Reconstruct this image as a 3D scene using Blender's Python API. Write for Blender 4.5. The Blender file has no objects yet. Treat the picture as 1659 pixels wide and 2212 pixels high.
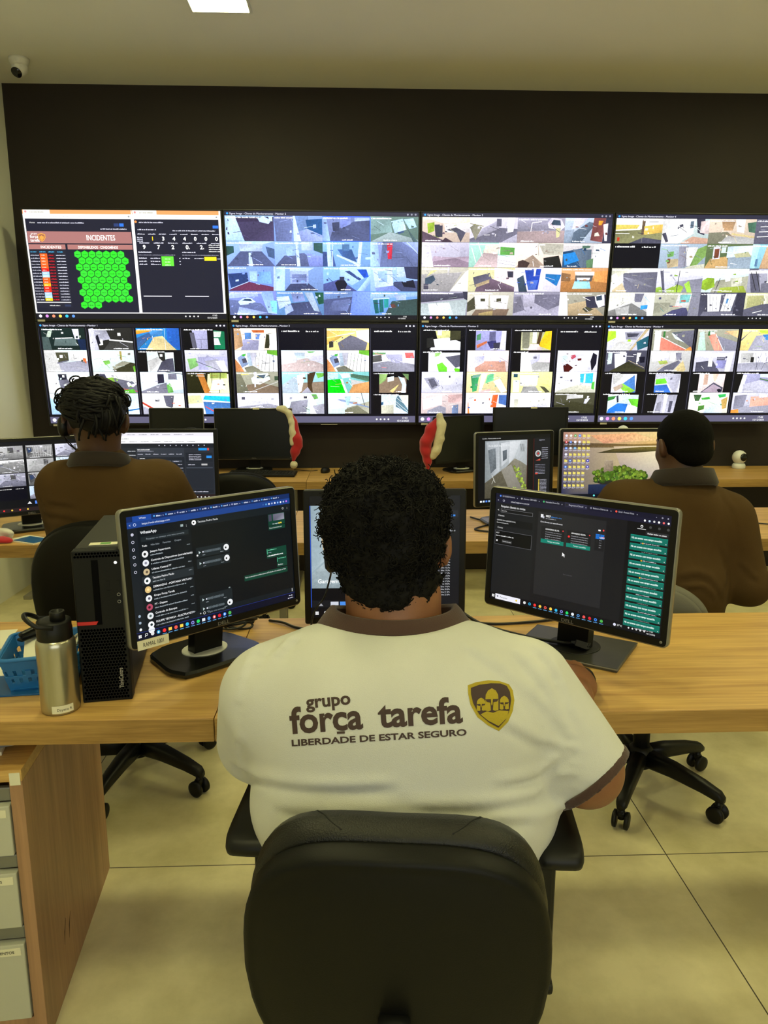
import bpy, bmesh, math, random
import numpy as np
from mathutils import Vector, Matrix, Euler
from mathutils.bvhtree import BVHTree
R = math.radians
PI = math.pi
sc = bpy.context.scene
COL = sc.collection

# ---------------------------------------------------------------- camera
CAM = (0.0, 0.0, 1.42)
FPX, PITCH, YAW = 1595.7, R(11.101), R(2.147)
cd = bpy.data.cameras.new('camera')
cd.sensor_fit = 'VERTICAL'
cd.sensor_height = 36.0
cd.lens = FPX / 2212 * 36.0
cd.clip_start = 0.05
cam = bpy.data.objects.new('camera', cd)
cam.location = CAM
cam.rotation_euler = (PI / 2 - PITCH, 0, -YAW)
COL.objects.link(cam)
sc.camera = cam

# ---------------------------------------------------------------- world, exposure
w = bpy.data.worlds.new('world')
sc.world = w
w.use_nodes = True
w.node_tree.nodes['Background'].inputs[0].default_value = (0.9, 0.86, 0.7, 1)
w.node_tree.nodes['Background'].inputs[1].default_value = 0.05
vs = sc.view_settings
vs.view_transform = 'Standard'
vs.look = 'None'
vs.gamma = 1.0
vs.use_curve_mapping = False
vs.exposure = 0.0
LAMP_POWER = 66.0
LAMP_COLOR = (0.99, 0.95, 0.45)
FILL_COLOR = (0.92, 0.97, 1.0)  # cool tint of the added fill window
FILL_POWER = 2.2
SCREEN_GAIN = 1.12


# ---------------------------------------------------------------- helpers
def s2l(c):
    c = c / 255.0
    return c / 12.92 if c <= 0.04045 else ((c + 0.055) / 1.055) ** 2.4


def hexc(h):
    """'abc' or 'aabbcc' or (r,g,b) 0-255 -> linear rgb"""
    if isinstance(h, str):
        if len(h) == 3:
            h = ''.join(k + k for k in h)
        h = tuple(int(h[i:i + 2], 16) for i in (0, 2, 4))
    return tuple(s2l(k) for k in h)


def ray(u, v):
    """camera direction through photo pixel u, v"""
    X = (u - 829.5) / FPX
    U = -(v - 1106) / FPX
    yr = math.cos(PITCH) + U * math.sin(PITCH)
    z = -math.sin(PITCH) + U * math.cos(PITCH)
    return Vector((X * math.cos(YAW) + yr * math.sin(YAW), -X * math.sin(YAW) + yr * math.cos(YAW), z))


def mat(name, col, rough=0.5, metal=0.0, spec=0.5, noise=0.0, nscale=40.0, bump=0.0, bscale=200.0, coat=0.0, sss=0.0, stretch=None, sheen=0.0):
    m = bpy.data.materials.new(name)
    m.use_nodes = True
    nt = m.node_tree
    b = nt.nodes['Principled BSDF']
    c = hexc(col)
    b.inputs['Base Color'].default_value = (*c, 1)
    b.inputs['Roughness'].default_value = rough
    b.inputs['Metallic'].default_value = metal
    b.inputs['Specular IOR Level'].default_value = spec
    b.inputs['Coat Weight'].default_value = coat
    b.inputs['Sheen Weight'].default_value = sheen
    if sss:
        b.inputs['Subsurface Weight'].default_value = sss
        b.inputs['Subsurface Radius'].default_value = (0.012, 0.005, 0.003)
        b.inputs['Subsurface Scale'].default_value = 1.0
    tc = nt.nodes.new('ShaderNodeTexCoord')
    src = tc.outputs['Object']
    if stretch:
        mp = nt.nodes.new('ShaderNodeMapping')
        mp.inputs['Scale'].default_value = stretch
        nt.links.new(src, mp.inputs['Vector'])
        src = mp.outputs['Vector']
    if noise:
        n = nt.nodes.new('ShaderNodeTexNoise')
        n.inputs['Scale'].default_value = nscale
        n.inputs['Detail'].default_value = 4
        nt.links.new(src, n.inputs['Vector'])
        mx = nt.nodes.new('ShaderNodeMix')
        mx.data_type = 'RGBA'
        mx.inputs[6].default_value = (*[k * (1 - noise) for k in c], 1)
        mx.inputs[7].default_value = (*[min(1, k * (1 + noise)) for k in c], 1)
        nt.links.new(n.outputs['Fac'], mx.inputs[0])
        nt.links.new(mx.outputs[2], b.inputs['Base Color'])
    if bump:
        n2 = nt.nodes.new('ShaderNodeTexNoise')
        n2.inputs['Scale'].default_value = bscale
        n2.inputs['Detail'].default_value = 3
        nt.links.new(src, n2.inputs['Vector'])
        bp = nt.nodes.new('ShaderNodeBump')
        bp.inputs['Strength'].default_value = bump
        bp.inputs['Distance'].default_value = 0.002
        nt.links.new(n2.outputs['Fac'], bp.inputs['Height'])
        nt.links.new(bp.outputs['Normal'], b.inputs['Normal'])
    return m


def wood_mat(name, light, dark, axis=0, scale=1.0):
    m = bpy.data.materials.new(name)
    m.use_nodes = True
    nt = m.node_tree
    b = nt.nodes['Principled BSDF']
    b.inputs['Roughness'].default_value = 0.42
    tc = nt.nodes.new('ShaderNodeTexCoord')
    mp = nt.nodes.new('ShaderNodeMapping')
    sv = [14 * scale] * 3
    sv[axis] = 0.9 * scale
    mp.inputs['Scale'].default_value = sv
    nt.links.new(tc.outputs['Object'], mp.inputs['Vector'])
    n = nt.nodes.new('ShaderNodeTexNoise')
    n.inputs['Scale'].default_value = 2.2
    n.inputs['Detail'].default_value = 8
    n.inputs['Roughness'].default_value = 0.62
    n.inputs['Distortion'].default_value = 0.6
    nt.links.new(mp.outputs['Vector'], n.inputs['Vector'])
    mp2 = nt.nodes.new('ShaderNodeMapping')
    sv2 = [120 * scale] * 3
    sv2[axis] = 3.0 * scale
    mp2.inputs['Scale'].default_value = sv2
    nt.links.new(tc.outputs['Object'], mp2.inputs['Vector'])
    n2 = nt.nodes.new('ShaderNodeTexNoise')
    n2.inputs['Scale'].default_value = 1.5
    n2.inputs['Detail'].default_value = 3
    nt.links.new(mp2.outputs['Vector'], n2.inputs['Vector'])
    ad = nt.nodes.new('ShaderNodeMath')
    ad.operation = 'MULTIPLY_ADD'
    ad.inputs[1].default_value = 0.35
    nt.links.new(n2.outputs['Fac'], ad.inputs[0])
    nt.links.new(n.outputs['Fac'], ad.inputs[2])
    cr = nt.nodes.new('ShaderNodeValToRGB')
    e = cr.color_ramp.elements
    e[0].position = 0.45
    e[0].color = (*hexc(dark), 1)
    e[1].position = 0.86
    e[1].color = (*hexc(light), 1)
    nt.links.new(ad.outputs[0], cr.inputs['Fac'])
    nt.links.new(cr.outputs['Color'], b.inputs['Base Color'])
    return m


def emis_mat(name, col, strength):
    m = bpy.data.materials.new(name)
    m.use_nodes = True
    b = m.node_tree.nodes['Principled BSDF']
    b.inputs['Base Color'].default_value = (0.8, 0.8, 0.8, 1)
    b.inputs['Emission Color'].default_value = (*col, 1)
    b.inputs['Emission Strength'].default_value = strength
    return m


def obj(name, verts, faces, m=None, parent=None, smooth=False, loc=None, rot=None):
    me = bpy.data.meshes.new(name)
    me.from_pydata([tuple(v) for v in verts], [], [tuple(f) for f in faces])
    if smooth:
        me.polygons.foreach_set('use_smooth', [True] * len(me.polygons))
    me.update()
    if m:
        me.materials.append(m)
    o = bpy.data.objects.new(name, me)
    COL.objects.link(o)
    if loc is not None:
        o.location = loc
    if rot is not None:
        o.rotation_euler = rot
    if parent:
        o.parent = parent
    return o


def tag(o, label=None, cat=None, group=None, kind=None):
    if label:
        o['label'] = label
    if cat:
        o['category'] = cat
    if group:
        o['group'] = group
    if kind:
        o['kind'] = kind
    return o


def thing(name, label, cat, loc=(0, 0, 0), rotz=0.0, group=None, rot=None):
    o = bpy.data.objects.new(name, None)
    o.empty_display_size = 0.1
    COL.objects.link(o)
    o.location = loc
    o.rotation_euler = rot if rot else (0, 0, rotz)
    return tag(o, label, cat, group)


def struct(o):
    o['kind'] = 'structure'
    return o


def copy_tree(o, parent=None):
    c = o.copy()
    COL.objects.link(c)
    c.parent = parent
    for ch in list(o.children):
        copy_tree(ch, c)
    return c


class MB:
    """collects shapes into ONE mesh"""

    def __init__(self):
        self.v = []
        self.f = []
        self.s = []

    def add(self, vs, fs, M=None, smooth=False):
        n = len(self.v)
        if M is not None:
            vs = [M @ Vector(p) for p in vs]
        self.v += [tuple(p) for p in vs]
        self.f += [tuple(i + n for i in q) for q in fs]
        self.s += [smooth] * len(fs)
        return self

    def box(self, c, size, bev=0.0, rot=None, seg=2):
        bm = bmesh.new()
        bmesh.ops.create_cube(bm, size=1.0)
        for p in bm.verts:
            p.co = Vector((p.co.x * size[0], p.co.y * size[1], p.co.z * size[2]))
        if bev > 0:
            bmesh.ops.bevel(bm, geom=bm.edges[:], offset=min(bev, min(size) * 0.49), segments=seg, affect='EDGES', profile=0.5)
        bm.verts.index_update()
        M = Matrix.Translation(c)
        if rot is not None:
            M = M @ Euler(rot).to_matrix().to_4x4()
        self.add([p.co.copy() for p in bm.verts], [[q.index for q in fc.verts] for fc in bm.faces], M)
        bm.free()
        return self

    def tube(self, pts, r, seg=8, cap=True, closed=False):
        pts = [Vector(p) for p in pts]
        n = len(pts)
        rs = r if isinstance(r, (list, tuple)) else [r] * n
        vs, fs = [], []
        prev = None
        for i, p in enumerate(pts):
            if closed:
                t = pts[(i + 1) % n] - pts[i - 1]
            else:
                t = pts[min(i + 1, n - 1)] - pts[max(i - 1, 0)]
            if t.length < 1e-9:
                t = Vector((0, 0, 1))
            t.normalize()
            if prev is None:
                a = Vector((0, 0, 1)) if abs(t.z) < 0.9 else Vector((1, 0, 0))
                nrm = t.cross(a).normalized()
            else:
                nrm = prev - t * prev.dot(t)
                if nrm.length < 1e-6:
                    nrm = t.orthogonal()
                nrm.normalize()
            prev = nrm
            b = t.cross(nrm)
            for k in range(seg):
                an = 2 * PI * k / seg
                vs.append(p + (nrm * math.cos(an) + b * math.sin(an)) * rs[i])
        m = n if closed else n - 1
        for i in range(m):
            j = (i + 1) % n
            for k in range(seg):
                k2 = (k + 1) % seg
                fs.append((i * seg + k, i * seg + k2, j * seg + k2, j * seg + k))
        if cap and not closed:
            fs.append(tuple(range(seg - 1, -1, -1)))
            fs.append(tuple((n - 1) * seg + k for k in range(seg)))
        self.add(vs, fs, None, True)
        return self

    def lathe(self, prof, c=(0, 0, 0), seg=32, M=None, sx=1.0, sy=1.0):
        """prof: list of (r, z) bottom to top"""
        vs, fs = [], []
        n = len(prof)
        for r_, z in prof:
            for k in range(seg):
                a = 2 * PI * k / seg
                vs.append((r_ * math.cos(a) * sx, r_ * math.sin(a) * sy, z))
        for i in range(n - 1):
            for k in range(seg):
                k2 = (k + 1) % seg
                fs.append((i * seg + k, i * seg + k2, (i + 1) * seg + k2, (i + 1) * seg + k))
        fs.append(tuple(range(seg - 1, -1, -1)))
        fs.append(tuple((n - 1) * seg + k for k in range(seg)))
        T = Matrix.Translation(c)
        if M is not None:
            T = T @ M
        self.add(vs, fs, T, True)
        return self

    def cyl(self, a, b, r, r2=None, seg=24):
        self.tube([a, b], [r, r if r2 is None else r2], seg)
        return self

    def rings(self, rings, cap=True, smooth=True, M=None):
        n = len(rings[0])
        vs = [p for q in rings for p in q]
        fs = []
        for i in range(len(rings) - 1):
            for k in range(n):
                k2 = (k + 1) % n
                fs.append((i * n + k, i * n + k2, (i + 1) * n + k2, (i + 1) * n + k))
        if cap:
            fs.append(tuple(range(n - 1, -1, -1)))
            fs.append(tuple((len(rings) - 1) * n + k for k in range(n)))
        self.add(vs, fs, M, smooth)
        return self

    def prism(self, pts, z0, z1, M=None):
        n = len(pts)
        vs = [(p[0], p[1], z0) for p in pts] + [(p[0], p[1], z1) for p in pts]
        fs = [(i, (i + 1) % n, n + (i + 1) % n, n + i) for i in range(n)]
        fs += [tuple(range(n - 1, -1, -1)), tuple(range(n, 2 * n))]
        self.add(vs, fs, M)
        return self

    def build(self, name, m, parent=None, loc=None, rot=None, fix=True, auto=None):
        me = bpy.data.meshes.new(name)
        me.from_pydata(self.v, [], self.f)
        me.polygons.foreach_set('use_smooth', self.s)
        me.update()
        if fix:
            bm = bmesh.new()
            bm.from_mesh(me)
            bmesh.ops.recalc_face_normals(bm, faces=bm.faces[:])
            bm.to_mesh(me)
            bm.free()
        if auto is not None:
            me.polygons.foreach_set('use_smooth', [True] * len(me.polygons))
            me.set_sharp_from_angle(angle=R(auto))
        if m:
            me.materials.append(m)
        o = bpy.data.objects.new(name, me)
        COL.objects.link(o)
        if loc is not None:
            o.location = loc
        if rot is not None:
            o.rotation_euler = rot
        if parent:
            o.parent = parent
        return o


def catmull(pts, n=8):
    P = [Vector(p) for p in pts]
    P = [P[0] * 2 - P[1]] + P + [P[-1] * 2 - P[-2]]
    out = []
    for i in range(1, len(P) - 2):
        for k in range(n):
            t = k / n
            a, b, c, d = P[i - 1], P[i], P[i + 1], P[i + 2]
            out.append(0.5 * ((2 * b) + (c - a) * t + (2 * a - 5 * b + 4 * c - d) * t * t + (3 * b - a - 3 * c + d) * t ** 3))
    out.append(P[-2])
    return out


# ---------------------------------------------------------------- lettering
_tx = {}


def text_mesh(s, bold=0.0):
    """triangles of a line of lettering, size 1, baseline at y = 0"""
    key = (s, bold)
    if key in _tx:
        return _tx[key]
    cu = bpy.data.curves.new('lettering', 'FONT')
    cu.body = s
    cu.size = 1.0
    cu.offset = bold
    cu.resolution_u = 3
    o = bpy.data.objects.new('lettering', cu)
    COL.objects.link(o)
    dg = bpy.context.evaluated_depsgraph_get()
    dg.update()
    ev = o.evaluated_get(dg)
    me = ev.to_mesh()
    vs = [(p.co.x, p.co.y) for p in me.vertices]
    fs = [tuple(q.vertices) for q in me.polygons]
    ev.to_mesh_clear()
    bpy.data.objects.remove(o)
    bpy.data.curves.remove(cu)
    _tx[key] = (vs, fs)
    return vs, fs


def text_obj(name, s, height, m, parent, M, bold=0.0, width=None, depth=0.0004):
    """thin raised lettering; x right, y up in M's frame, centred; height = cap height"""
    vs, fs = text_mesh(s, bold)
    xs = [p[0] for p in vs]
    k = height / 0.7
    kx = k if width is None else width / (max(xs) - min(xs))
    cx = (max(xs) + min(xs)) / 2
    n = len(vs)
    V = [((p[0] - cx) * kx, p[1] * k - height / 2, depth) for p in vs]
    mb = MB().add(V, fs, M)
    return mb.build(name, m, parent, fix=False)


# ---------------------------------------------------------------- flat art for screens, labels
class Art:
    """coloured flat shapes of a lit screen: x right, y down, in art units; front faces -Y"""

    def __init__(self, W, H, pw, ph, step=0.00012):
        self.W, self.H, self.kx, self.ky = W, H, W / pw, H / ph
        self.pw, self.ph = pw, ph
        self.v, self.f, self.c = [], [], []
        self.step = step

    def poly(self, pts, col, L=1, noise=0.0):
        n = len(self.v)
        for p in pts:
            self.v.append((p[0] * self.kx - self.W / 2, -L * self.step, self.H - p[1] * self.ky))
        a = 0.0
        for i in range(len(pts)):
            q, r_ = pts[i], pts[(i + 1) % len(pts)]
            a += q[0] * r_[1] - r_[0] * q[1]
        idx = list(range(n, n + len(pts)))
        cols = col if isinstance(col, list) else [col] * len(pts)
        if a > 0:          # y down: flip so that the normal faces -Y
            idx = idx[::-1]
            cols = cols[::-1]
        self.f.append(tuple(idx))
        for k in cols:
            cc = hexc(k)
            self.c += [cc[0], cc[1], cc[2], noise]

    def rect(self, x0, y0, x1, y1, col, L=1, noise=0.0):
        self.poly([(x0, y0), (x1, y0), (x1, y1), (x0, y1)], col, L, noise)

    def line(self, p, q, wd, col, L=1, noise=0.0):
        dx, dy = q[0] - p[0], q[1] - p[1]
        l = math.hypot(dx, dy) or 1
        nx, ny = -dy / l * wd / 2, dx / l * wd / 2
        self.poly([(p[0] + nx, p[1] + ny), (q[0] + nx, q[1] + ny), (q[0] - nx, q[1] - ny), (p[0] - nx, p[1] - ny)], col, L, noise)

    def circ(self, x, y, r, col, L=1, seg=16, noise=0.0, ry=None):
        ry = ry or r
        self.poly([(x + r * math.cos(2 * PI * k / seg), y + ry * math.sin(2 * PI * k / seg)) for k in range(seg)], col, L, noise)

    def text(self, s, x, y, h, col, L=3, bold=0.0, width=None):
        """x, y = left end of the baseline; h = cap height"""
        vs, fs = text_mesh(s, bold)
        k = h / 0.7
        xs = [p[0] for p in vs]
        kx = k if width is None else width / (max(xs) - min(xs))
        n = len(self.v)
        cc = hexc(col)
        for p in vs:
            X, Y = x + p[0] * kx, y - p[1] * k
            self.v.append((X * self.kx - self.W / 2, -L * self.step, self.H - Y * self.ky))
        for q in fs:
            self.f.append(tuple(n + i for i in q))
            for _ in q:
                self.c += [cc[0], cc[1], cc[2], 0.0]

    def scrib(self, x, y, wd, h, col, rng, L=3):
        """an unreadable line of small type"""
        t = x
        while t < x + wd:
            e = min(x + wd, t + h * rng.uniform(0.35, 0.8))
            self.rect(t, y - h * rng.choice((.68, .68, .95)), e, y, col, L)
            t = e + h * (0.16 if rng.random() < .8 else 0.55)

    def build(self, name, m, parent, loc=(0, 0, 0), rot=None):
        me = bpy.data.meshes.new(name)
        me.from_pydata(self.v, [], self.f)
        at = me.color_attributes.new('Col', 'FLOAT_COLOR', 'CORNER')
        at.data.foreach_set('color', self.c)
        me.materials.append(m)
        me.update()
        o = bpy.data.objects.new(name, me)
        COL.objects.link(o)
        o.location = loc
        if rot:
            o.rotation_euler = rot
        o.parent = parent
        return o


def screen_mat(name, gain, rough=0.25, nscale=55.0, emit=True):
    m = bpy.data.materials.new(name)
    m.use_nodes = True
    nt = m.node_tree
    b = nt.nodes['Principled BSDF']
    b.inputs['Base Color'].default_value = (0.004, 0.004, 0.005, 1)
    b.inputs['Roughness'].default_value = rough
    b.inputs['Specular IOR Level'].default_value = 0.25
    at = nt.nodes.new('ShaderNodeAttribute')
    at.attribute_name = 'Col'
    tc = nt.nodes.new('ShaderNodeTexCoord')
    n = nt.nodes.new('ShaderNodeTexNoise')
    n.inputs['Scale'].default_value = nscale
    n.inputs['Detail'].default_value = 6
    n.inputs['Roughness'].default_value = 0.75
    nt.links.new(tc.outputs['Object'], n.inputs['Vector'])
    s1 = nt.nodes.new('ShaderNodeMath')
    s1.operation = 'SUBTRACT'
    s1.inputs[1].default_value = 0.5
    nt.links.new(n.outputs['Fac'], s1.inputs[0])
    s2 = nt.nodes.new('ShaderNodeMath')
    s2.operation = 'MULTIPLY'
    nt.links.new(at.outputs['Alpha'], s2.inputs[1])
    s3 = nt.nodes.new('ShaderNodeMath')
    s3.operation = 'ADD'
    s3.use_clamp = False
    s3.inputs[1].default_value = 1.0
    s0 = nt.nodes.new('ShaderNodeMath')
    s0.operation = 'MULTIPLY'
    s0.inputs[1].default_value = 1.7
    nt.links.new(s1.outputs[0], s0.inputs[0])
    nt.links.new(s0.outputs[0], s2.inputs[0])
    nt.links.new(s2.outputs[0], s3.inputs[0])
    vm = nt.nodes.new('ShaderNodeVectorMath')
    vm.operation = 'SCALE'
    nt.links.new(at.outputs['Color'], vm.inputs[0])
    nt.links.new(s3.outputs[0], vm.inputs['Scale'])
    if emit:
        nt.links.new(vm.outputs[0], b.inputs['Emission Color'])
        b.inputs['Emission Strength'].default_value = gain
    else:
        nt.links.new(vm.outputs[0], b.inputs['Base Color'])
    return m


# ---------------------------------------------------------------- organic surfaces
class Field:
    """distance field on a grid, meshed with surface nets"""

    def __init__(self, lo, hi, h):
        self.h = h
        self.lo = np.array(lo, np.float32)
        self.n = [int(math.ceil((hi[i] - lo[i]) / h)) + 1 for i in range(3)]
        self.F = np.full(self.n, 0.5, np.float32)
        self.ax = [self.lo[i] + h * np.arange(self.n[i], dtype=np.float32) for i in range(3)]

    def sub(self, lo, hi):
        sl = []
        for i in range(3):
            a = max(0, int((lo[i] - self.lo[i]) / self.h) - 1)
            b = min(self.n[i], int((hi[i] - self.lo[i]) / self.h) + 3)
            if b <= a:
                return None
            sl.append(slice(a, b))
        x = self.ax[0][sl[0]][:, None, None]
        y = self.ax[1][sl[1]][None, :, None]
        z = self.ax[2][sl[2]][None, None, :]
        return tuple(sl), x, y, z

    def _put(self, lo, hi, fn, k, mode='add', grow=0.0):
        m = k + grow + 3 * self.h
        r_ = self.sub([a - m for a in lo], [a + m for a in hi])
        if r_ is None:
            return
        sl, x, y, z = r_
        d = fn(x, y, z).astype(np.float32) - grow
        F = self.F[sl]
        if mode == 'sub':
            F2, d2 = -F, d
        else:
            F2, d2 = F, d
        if k > 0:
            hh = np.maximum(k - np.abs(F2 - d2), 0) / k
            o = np.minimum(F2, d2) - hh * hh * k * 0.25
        else:
            o = np.minimum(F2, d2)
        self.F[sl] = -o if mode == 'sub' else o

    def ell(self, c, r, k=0.03, rot=None, mode='add', grow=0.0, clip=None):
        c = [float(q) for q in c]
        Mx = np.array(rot.inverted() if rot is not None else Matrix.Identity(3), np.float32)
        br = max(r) if rot is not None else None

        def fn(x, y, z):
            X, Y, Z = x - c[0], y - c[1], z - c[2]
            p = [Mx[i][0] * X + Mx[i][1] * Y + Mx[i][2] * Z for i in range(3)]
            k0 = np.sqrt(sum((p[i] / r[i]) ** 2 for i in range(3)))
            k1 = np.sqrt(sum((p[i] / r[i] ** 2) ** 2 for i in range(3))) + 1e-6
            d = k0 * (k0 - 1) / k1
            if clip:
                d = np.maximum(d, clip(x, y, z))
            return d
        rr = [br] * 3 if br else r
        self._put([c[i] - rr[i] for i in range(3)], [c[i] + rr[i] for i in range(3)], fn, k, mode, grow)
        return self

    def cap(self, a, b, ra, rb=None, k=0.02, mode='add', grow=0.0, clip=None):
        rb = ra if rb is None else rb
        a = [float(q) for q in a]
        b = [float(q) for q in b]
        d_ = [b[i] - a[i] for i in range(3)]
        l2 = sum(q * q for q in d_) + 1e-9

        def fn(x, y, z):
            X, Y, Z = x - a[0], y - a[1], z - a[2]
            t = np.clip((X * d_[0] + Y * d_[1] + Z * d_[2]) / l2, 0, 1)
            d = np.sqrt((X - t * d_[0]) ** 2 + (Y - t * d_[1]) ** 2 + (Z - t * d_[2]) ** 2) - (ra + t * (rb - ra))
            if clip:
                d = np.maximum(d, clip(x, y, z))
            return d
        m = max(ra, rb)
        self._put([min(a[i], b[i]) - m for i in range(3)], [max(a[i], b[i]) + m for i in range(3)], fn, k, mode, grow)
        return self

    def chain(self, pts, rs, k=0.02, grow=0.0):
        for i in range(len(pts) - 1):
            self.cap(pts[i], pts[i + 1], rs[i], rs[i + 1], k, grow=grow)
        return self

    def crease(self, a, b, w_, amp):
        """amp > 0 presses a fold in, amp < 0 raises one"""
        d_ = [b[i] - a[i] for i in range(3)]
        l2 = sum(q * q for q in d_) + 1e-9
        m = 3 * w_
        r_ = self.sub([min(a[i], b[i]) - m for i in range(3)], [max(a[i], b[i]) + m for i in range(3)])
        if r_ is None:
            return self
        sl, x, y, z = r_
        X, Y, Z = x - a[0], y - a[1], z - a[2]
        t = np.clip((X * d_[0] + Y * d_[1] + Z * d_[2]) / l2, 0, 1)
        d2 = (X - t * d_[0]) ** 2 + (Y - t * d_[1]) ** 2 + (Z - t * d_[2]) ** 2
        self.F[sl] += (amp * np.clip(0.45 + 0.9 * np.sin(PI * t), 0, 1) * np.exp(-d2 / (w_ * w_))).astype(np.float32)
        return self

    def wave(self, amp, freq, seed=0):
        rg = np.random.RandomState(seed)
        x, y, z = self.ax[0][:, None, None], self.ax[1][None, :, None], self.ax[2][None, None, :]
        for _ in range(6):
            d = rg.normal(size=3)
            d = d / np.linalg.norm(d) * freq * rg.uniform(0.6, 1.6)
            self.F += np.float32(amp / 3) * np.sin(d[0] * x + d[1] * y + d[2] * z + rg.uniform(0, 6)).astype(np.float32)
        return self

    def clip(self, fn):
        x, y, z = self.ax[0][:, None, None], self.ax[1][None, :, None], self.ax[2][None, None, :]
        self.F = np.maximum(self.F, fn(x, y, z).astype(np.float32))
        return self

    def mesh(self):
        F = self.F
        F[0] = F[-1] = 0.5
        F[:, 0] = F[:, -1] = 0.5
        F[:, :, 0] = F[:, :, -1] = 0.5
        S = F < 0
        nx, ny, nz = [q - 1 for q in F.shape]
        acc = np.zeros((nx, ny, nz), np.int8)
        cn = [(i, j, k) for i in (0, 1) for j in (0, 1) for k in (0, 1)]
        for i, j, k in cn:
            acc += S[i:i + nx, j:j + ny, k:k + nz]
        act = np.argwhere((acc > 0) & (acc < 8))
        idx = np.full((nx, ny, nz), -1, np.int64)
        idx[act[:, 0], act[:, 1], act[:, 2]] = np.arange(len(act))
        val = {c: F[act[:, 0] + c[0], act[:, 1] + c[1], act[:, 2] + c[2]] for c in cn}
        P = np.zeros((len(act), 3))
        cnt = np.zeros(len(act))
        for c in cn:
            for a in range(3):
                if c[a] == 0:
                    e = list(c)
                    e[a] = 1
                    v0, v1 = val[c], val[tuple(e)]
                    m = (v0 < 0) != (v1 < 0)
                    t = np.where(m, v0 / (v0 - v1 + 1e-20), 0)
                    q = np.tile(np.array(c, float), (len(act), 1))
                    q[:, a] += t
                    P[m] += q[m]
                    cnt[m] += 1
        P = (P / cnt[:, None] + act) * self.h + self.lo
        quads = []
        for a in range(3):
            b, c = (a + 1) % 3, (a + 2) % 3
            s0 = [slice(1, -1)] * 3
            s0[a] = slice(0, -1)
            s1 = [slice(1, -1)] * 3
            s1[a] = slice(1, None)
            A, B = S[tuple(s0)], S[tuple(s1)]
            for flag, sel in ((0, A & ~B), (1, ~A & B)):
                e = np.argwhere(sel)
                off = np.ones(3, int)
                off[a] = 0
                e = e + off

                def cell(db, dc):
                    q = e.copy()
                    q[:, b] -= db
                    q[:, c] -= dc
                    return idx[q[:, 0], q[:, 1], q[:, 2]]
                q = np.stack([cell(0, 0), cell(1, 0), cell(1, 1), cell(0, 1)], 1)
                quads.append(q[:, ::-1] if flag else q)
        Q = np.concatenate(quads)
        Q = Q[(Q >= 0).all(1)]
        return P, Q

    def build(self, name, m, parent=None, relax=1):
        P, Q = self.mesh()
        for _ in range(relax):       # light smoothing
            s = np.zeros_like(P)
            c = np.zeros(len(P))
            for i in range(4):
                j = (i + 1) % 4
                np.add.at(s, Q[:, i], P[Q[:, j]])
                np.add.at(s, Q[:, j], P[Q[:, i]])
                np.add.at(c, Q[:, i], 1)
                np.add.at(c, Q[:, j], 1)
            P = 0.5 * P + 0.5 * s / np.maximum(c, 1)[:, None]
        me = bpy.data.meshes.new(name)
        me.vertices.add(len(P))
        me.vertices.foreach_set('co', P.astype(np.float32).ravel())
        me.loops.add(len(Q) * 4)
        me.loops.foreach_set('vertex_index', Q.astype(np.int32).ravel())
        me.polygons.add(len(Q))
        me.polygons.foreach_set('loop_start', np.arange(0, len(Q) * 4, 4, dtype=np.int32))
        me.update(calc_edges=True)
        me.validate()
        me.polygons.foreach_set('use_smooth', [True] * len(me.polygons))
        if m:
            me.materials.append(m)
        o = bpy.data.objects.new(name, me)
        COL.objects.link(o)
        if parent:
            o.parent = parent
            o.matrix_parent_inverse = Matrix.Translation(parent.location).inverted()
        self.P, self.Q = P, Q
        return o

    def bvh(self):
        return BVHTree.FromPolygons([tuple(p) for p in self.P], [tuple(int(i) for i in q) for q in self.Q])
# ================================================================ the room
M_CEIL = mat('ceiling paint', (236, 235, 226), 0.9, noise=0.03, nscale=3)
M_WALLL = mat('pale wall paint', (222, 222, 208), 0.85, noise=0.03, nscale=4)
M_DARKW = mat('dark brown wall paint', (43, 37, 35), 0.7, spec=0.3, noise=0.08, nscale=5)
M_BLACK = mat('black plastic', (14, 14, 13), 0.45, spec=0.3)
M_BLACKM = mat('black matte plastic', (11, 11, 10), 0.6, spec=0.25)
M_WHITEP = mat('white plastic', (226, 226, 218), 0.4)
M_STEEL = mat('grey steel', (150, 150, 145), 0.35, metal=0.8)
M_PALELBL = mat('pale paper label', (222, 218, 190), 0.7)
M_FILL = emis_mat('glowing fill light pane', FILL_COLOR, FILL_POWER)  # glow of the added fill window
M_INK = mat('black ink', (25, 22, 20), 0.7)

# floor: large porcelain tiles with thin dark joints
m = bpy.data.materials.new('porcelain floor tiles')
m.use_nodes = True
nt = m.node_tree
b = nt.nodes['Principled BSDF']
tc = nt.nodes.new('ShaderNodeTexCoord')
n = nt.nodes.new('ShaderNodeTexNoise')
n.inputs['Scale'].default_value = 2.1
n.inputs['Detail'].default_value = 9
n.inputs['Roughness'].default_value = 0.62
nt.links.new(tc.outputs['Object'], n.inputs['Vector'])
cr = nt.nodes.new('ShaderNodeValToRGB')
e = cr.color_ramp.elements
e[0].position = 0.36
e[0].color = (*hexc((190, 180, 134)), 1)
e[1].position = 0.64
e[1].color = (*hexc((232, 222, 178)), 1)
nt.links.new(n.outputs['Fac'], cr.inputs['Fac'])
sep = nt.nodes.new('ShaderNodeSeparateXYZ')
nt.links.new(tc.outputs['Object'], sep.inputs[0])


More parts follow.
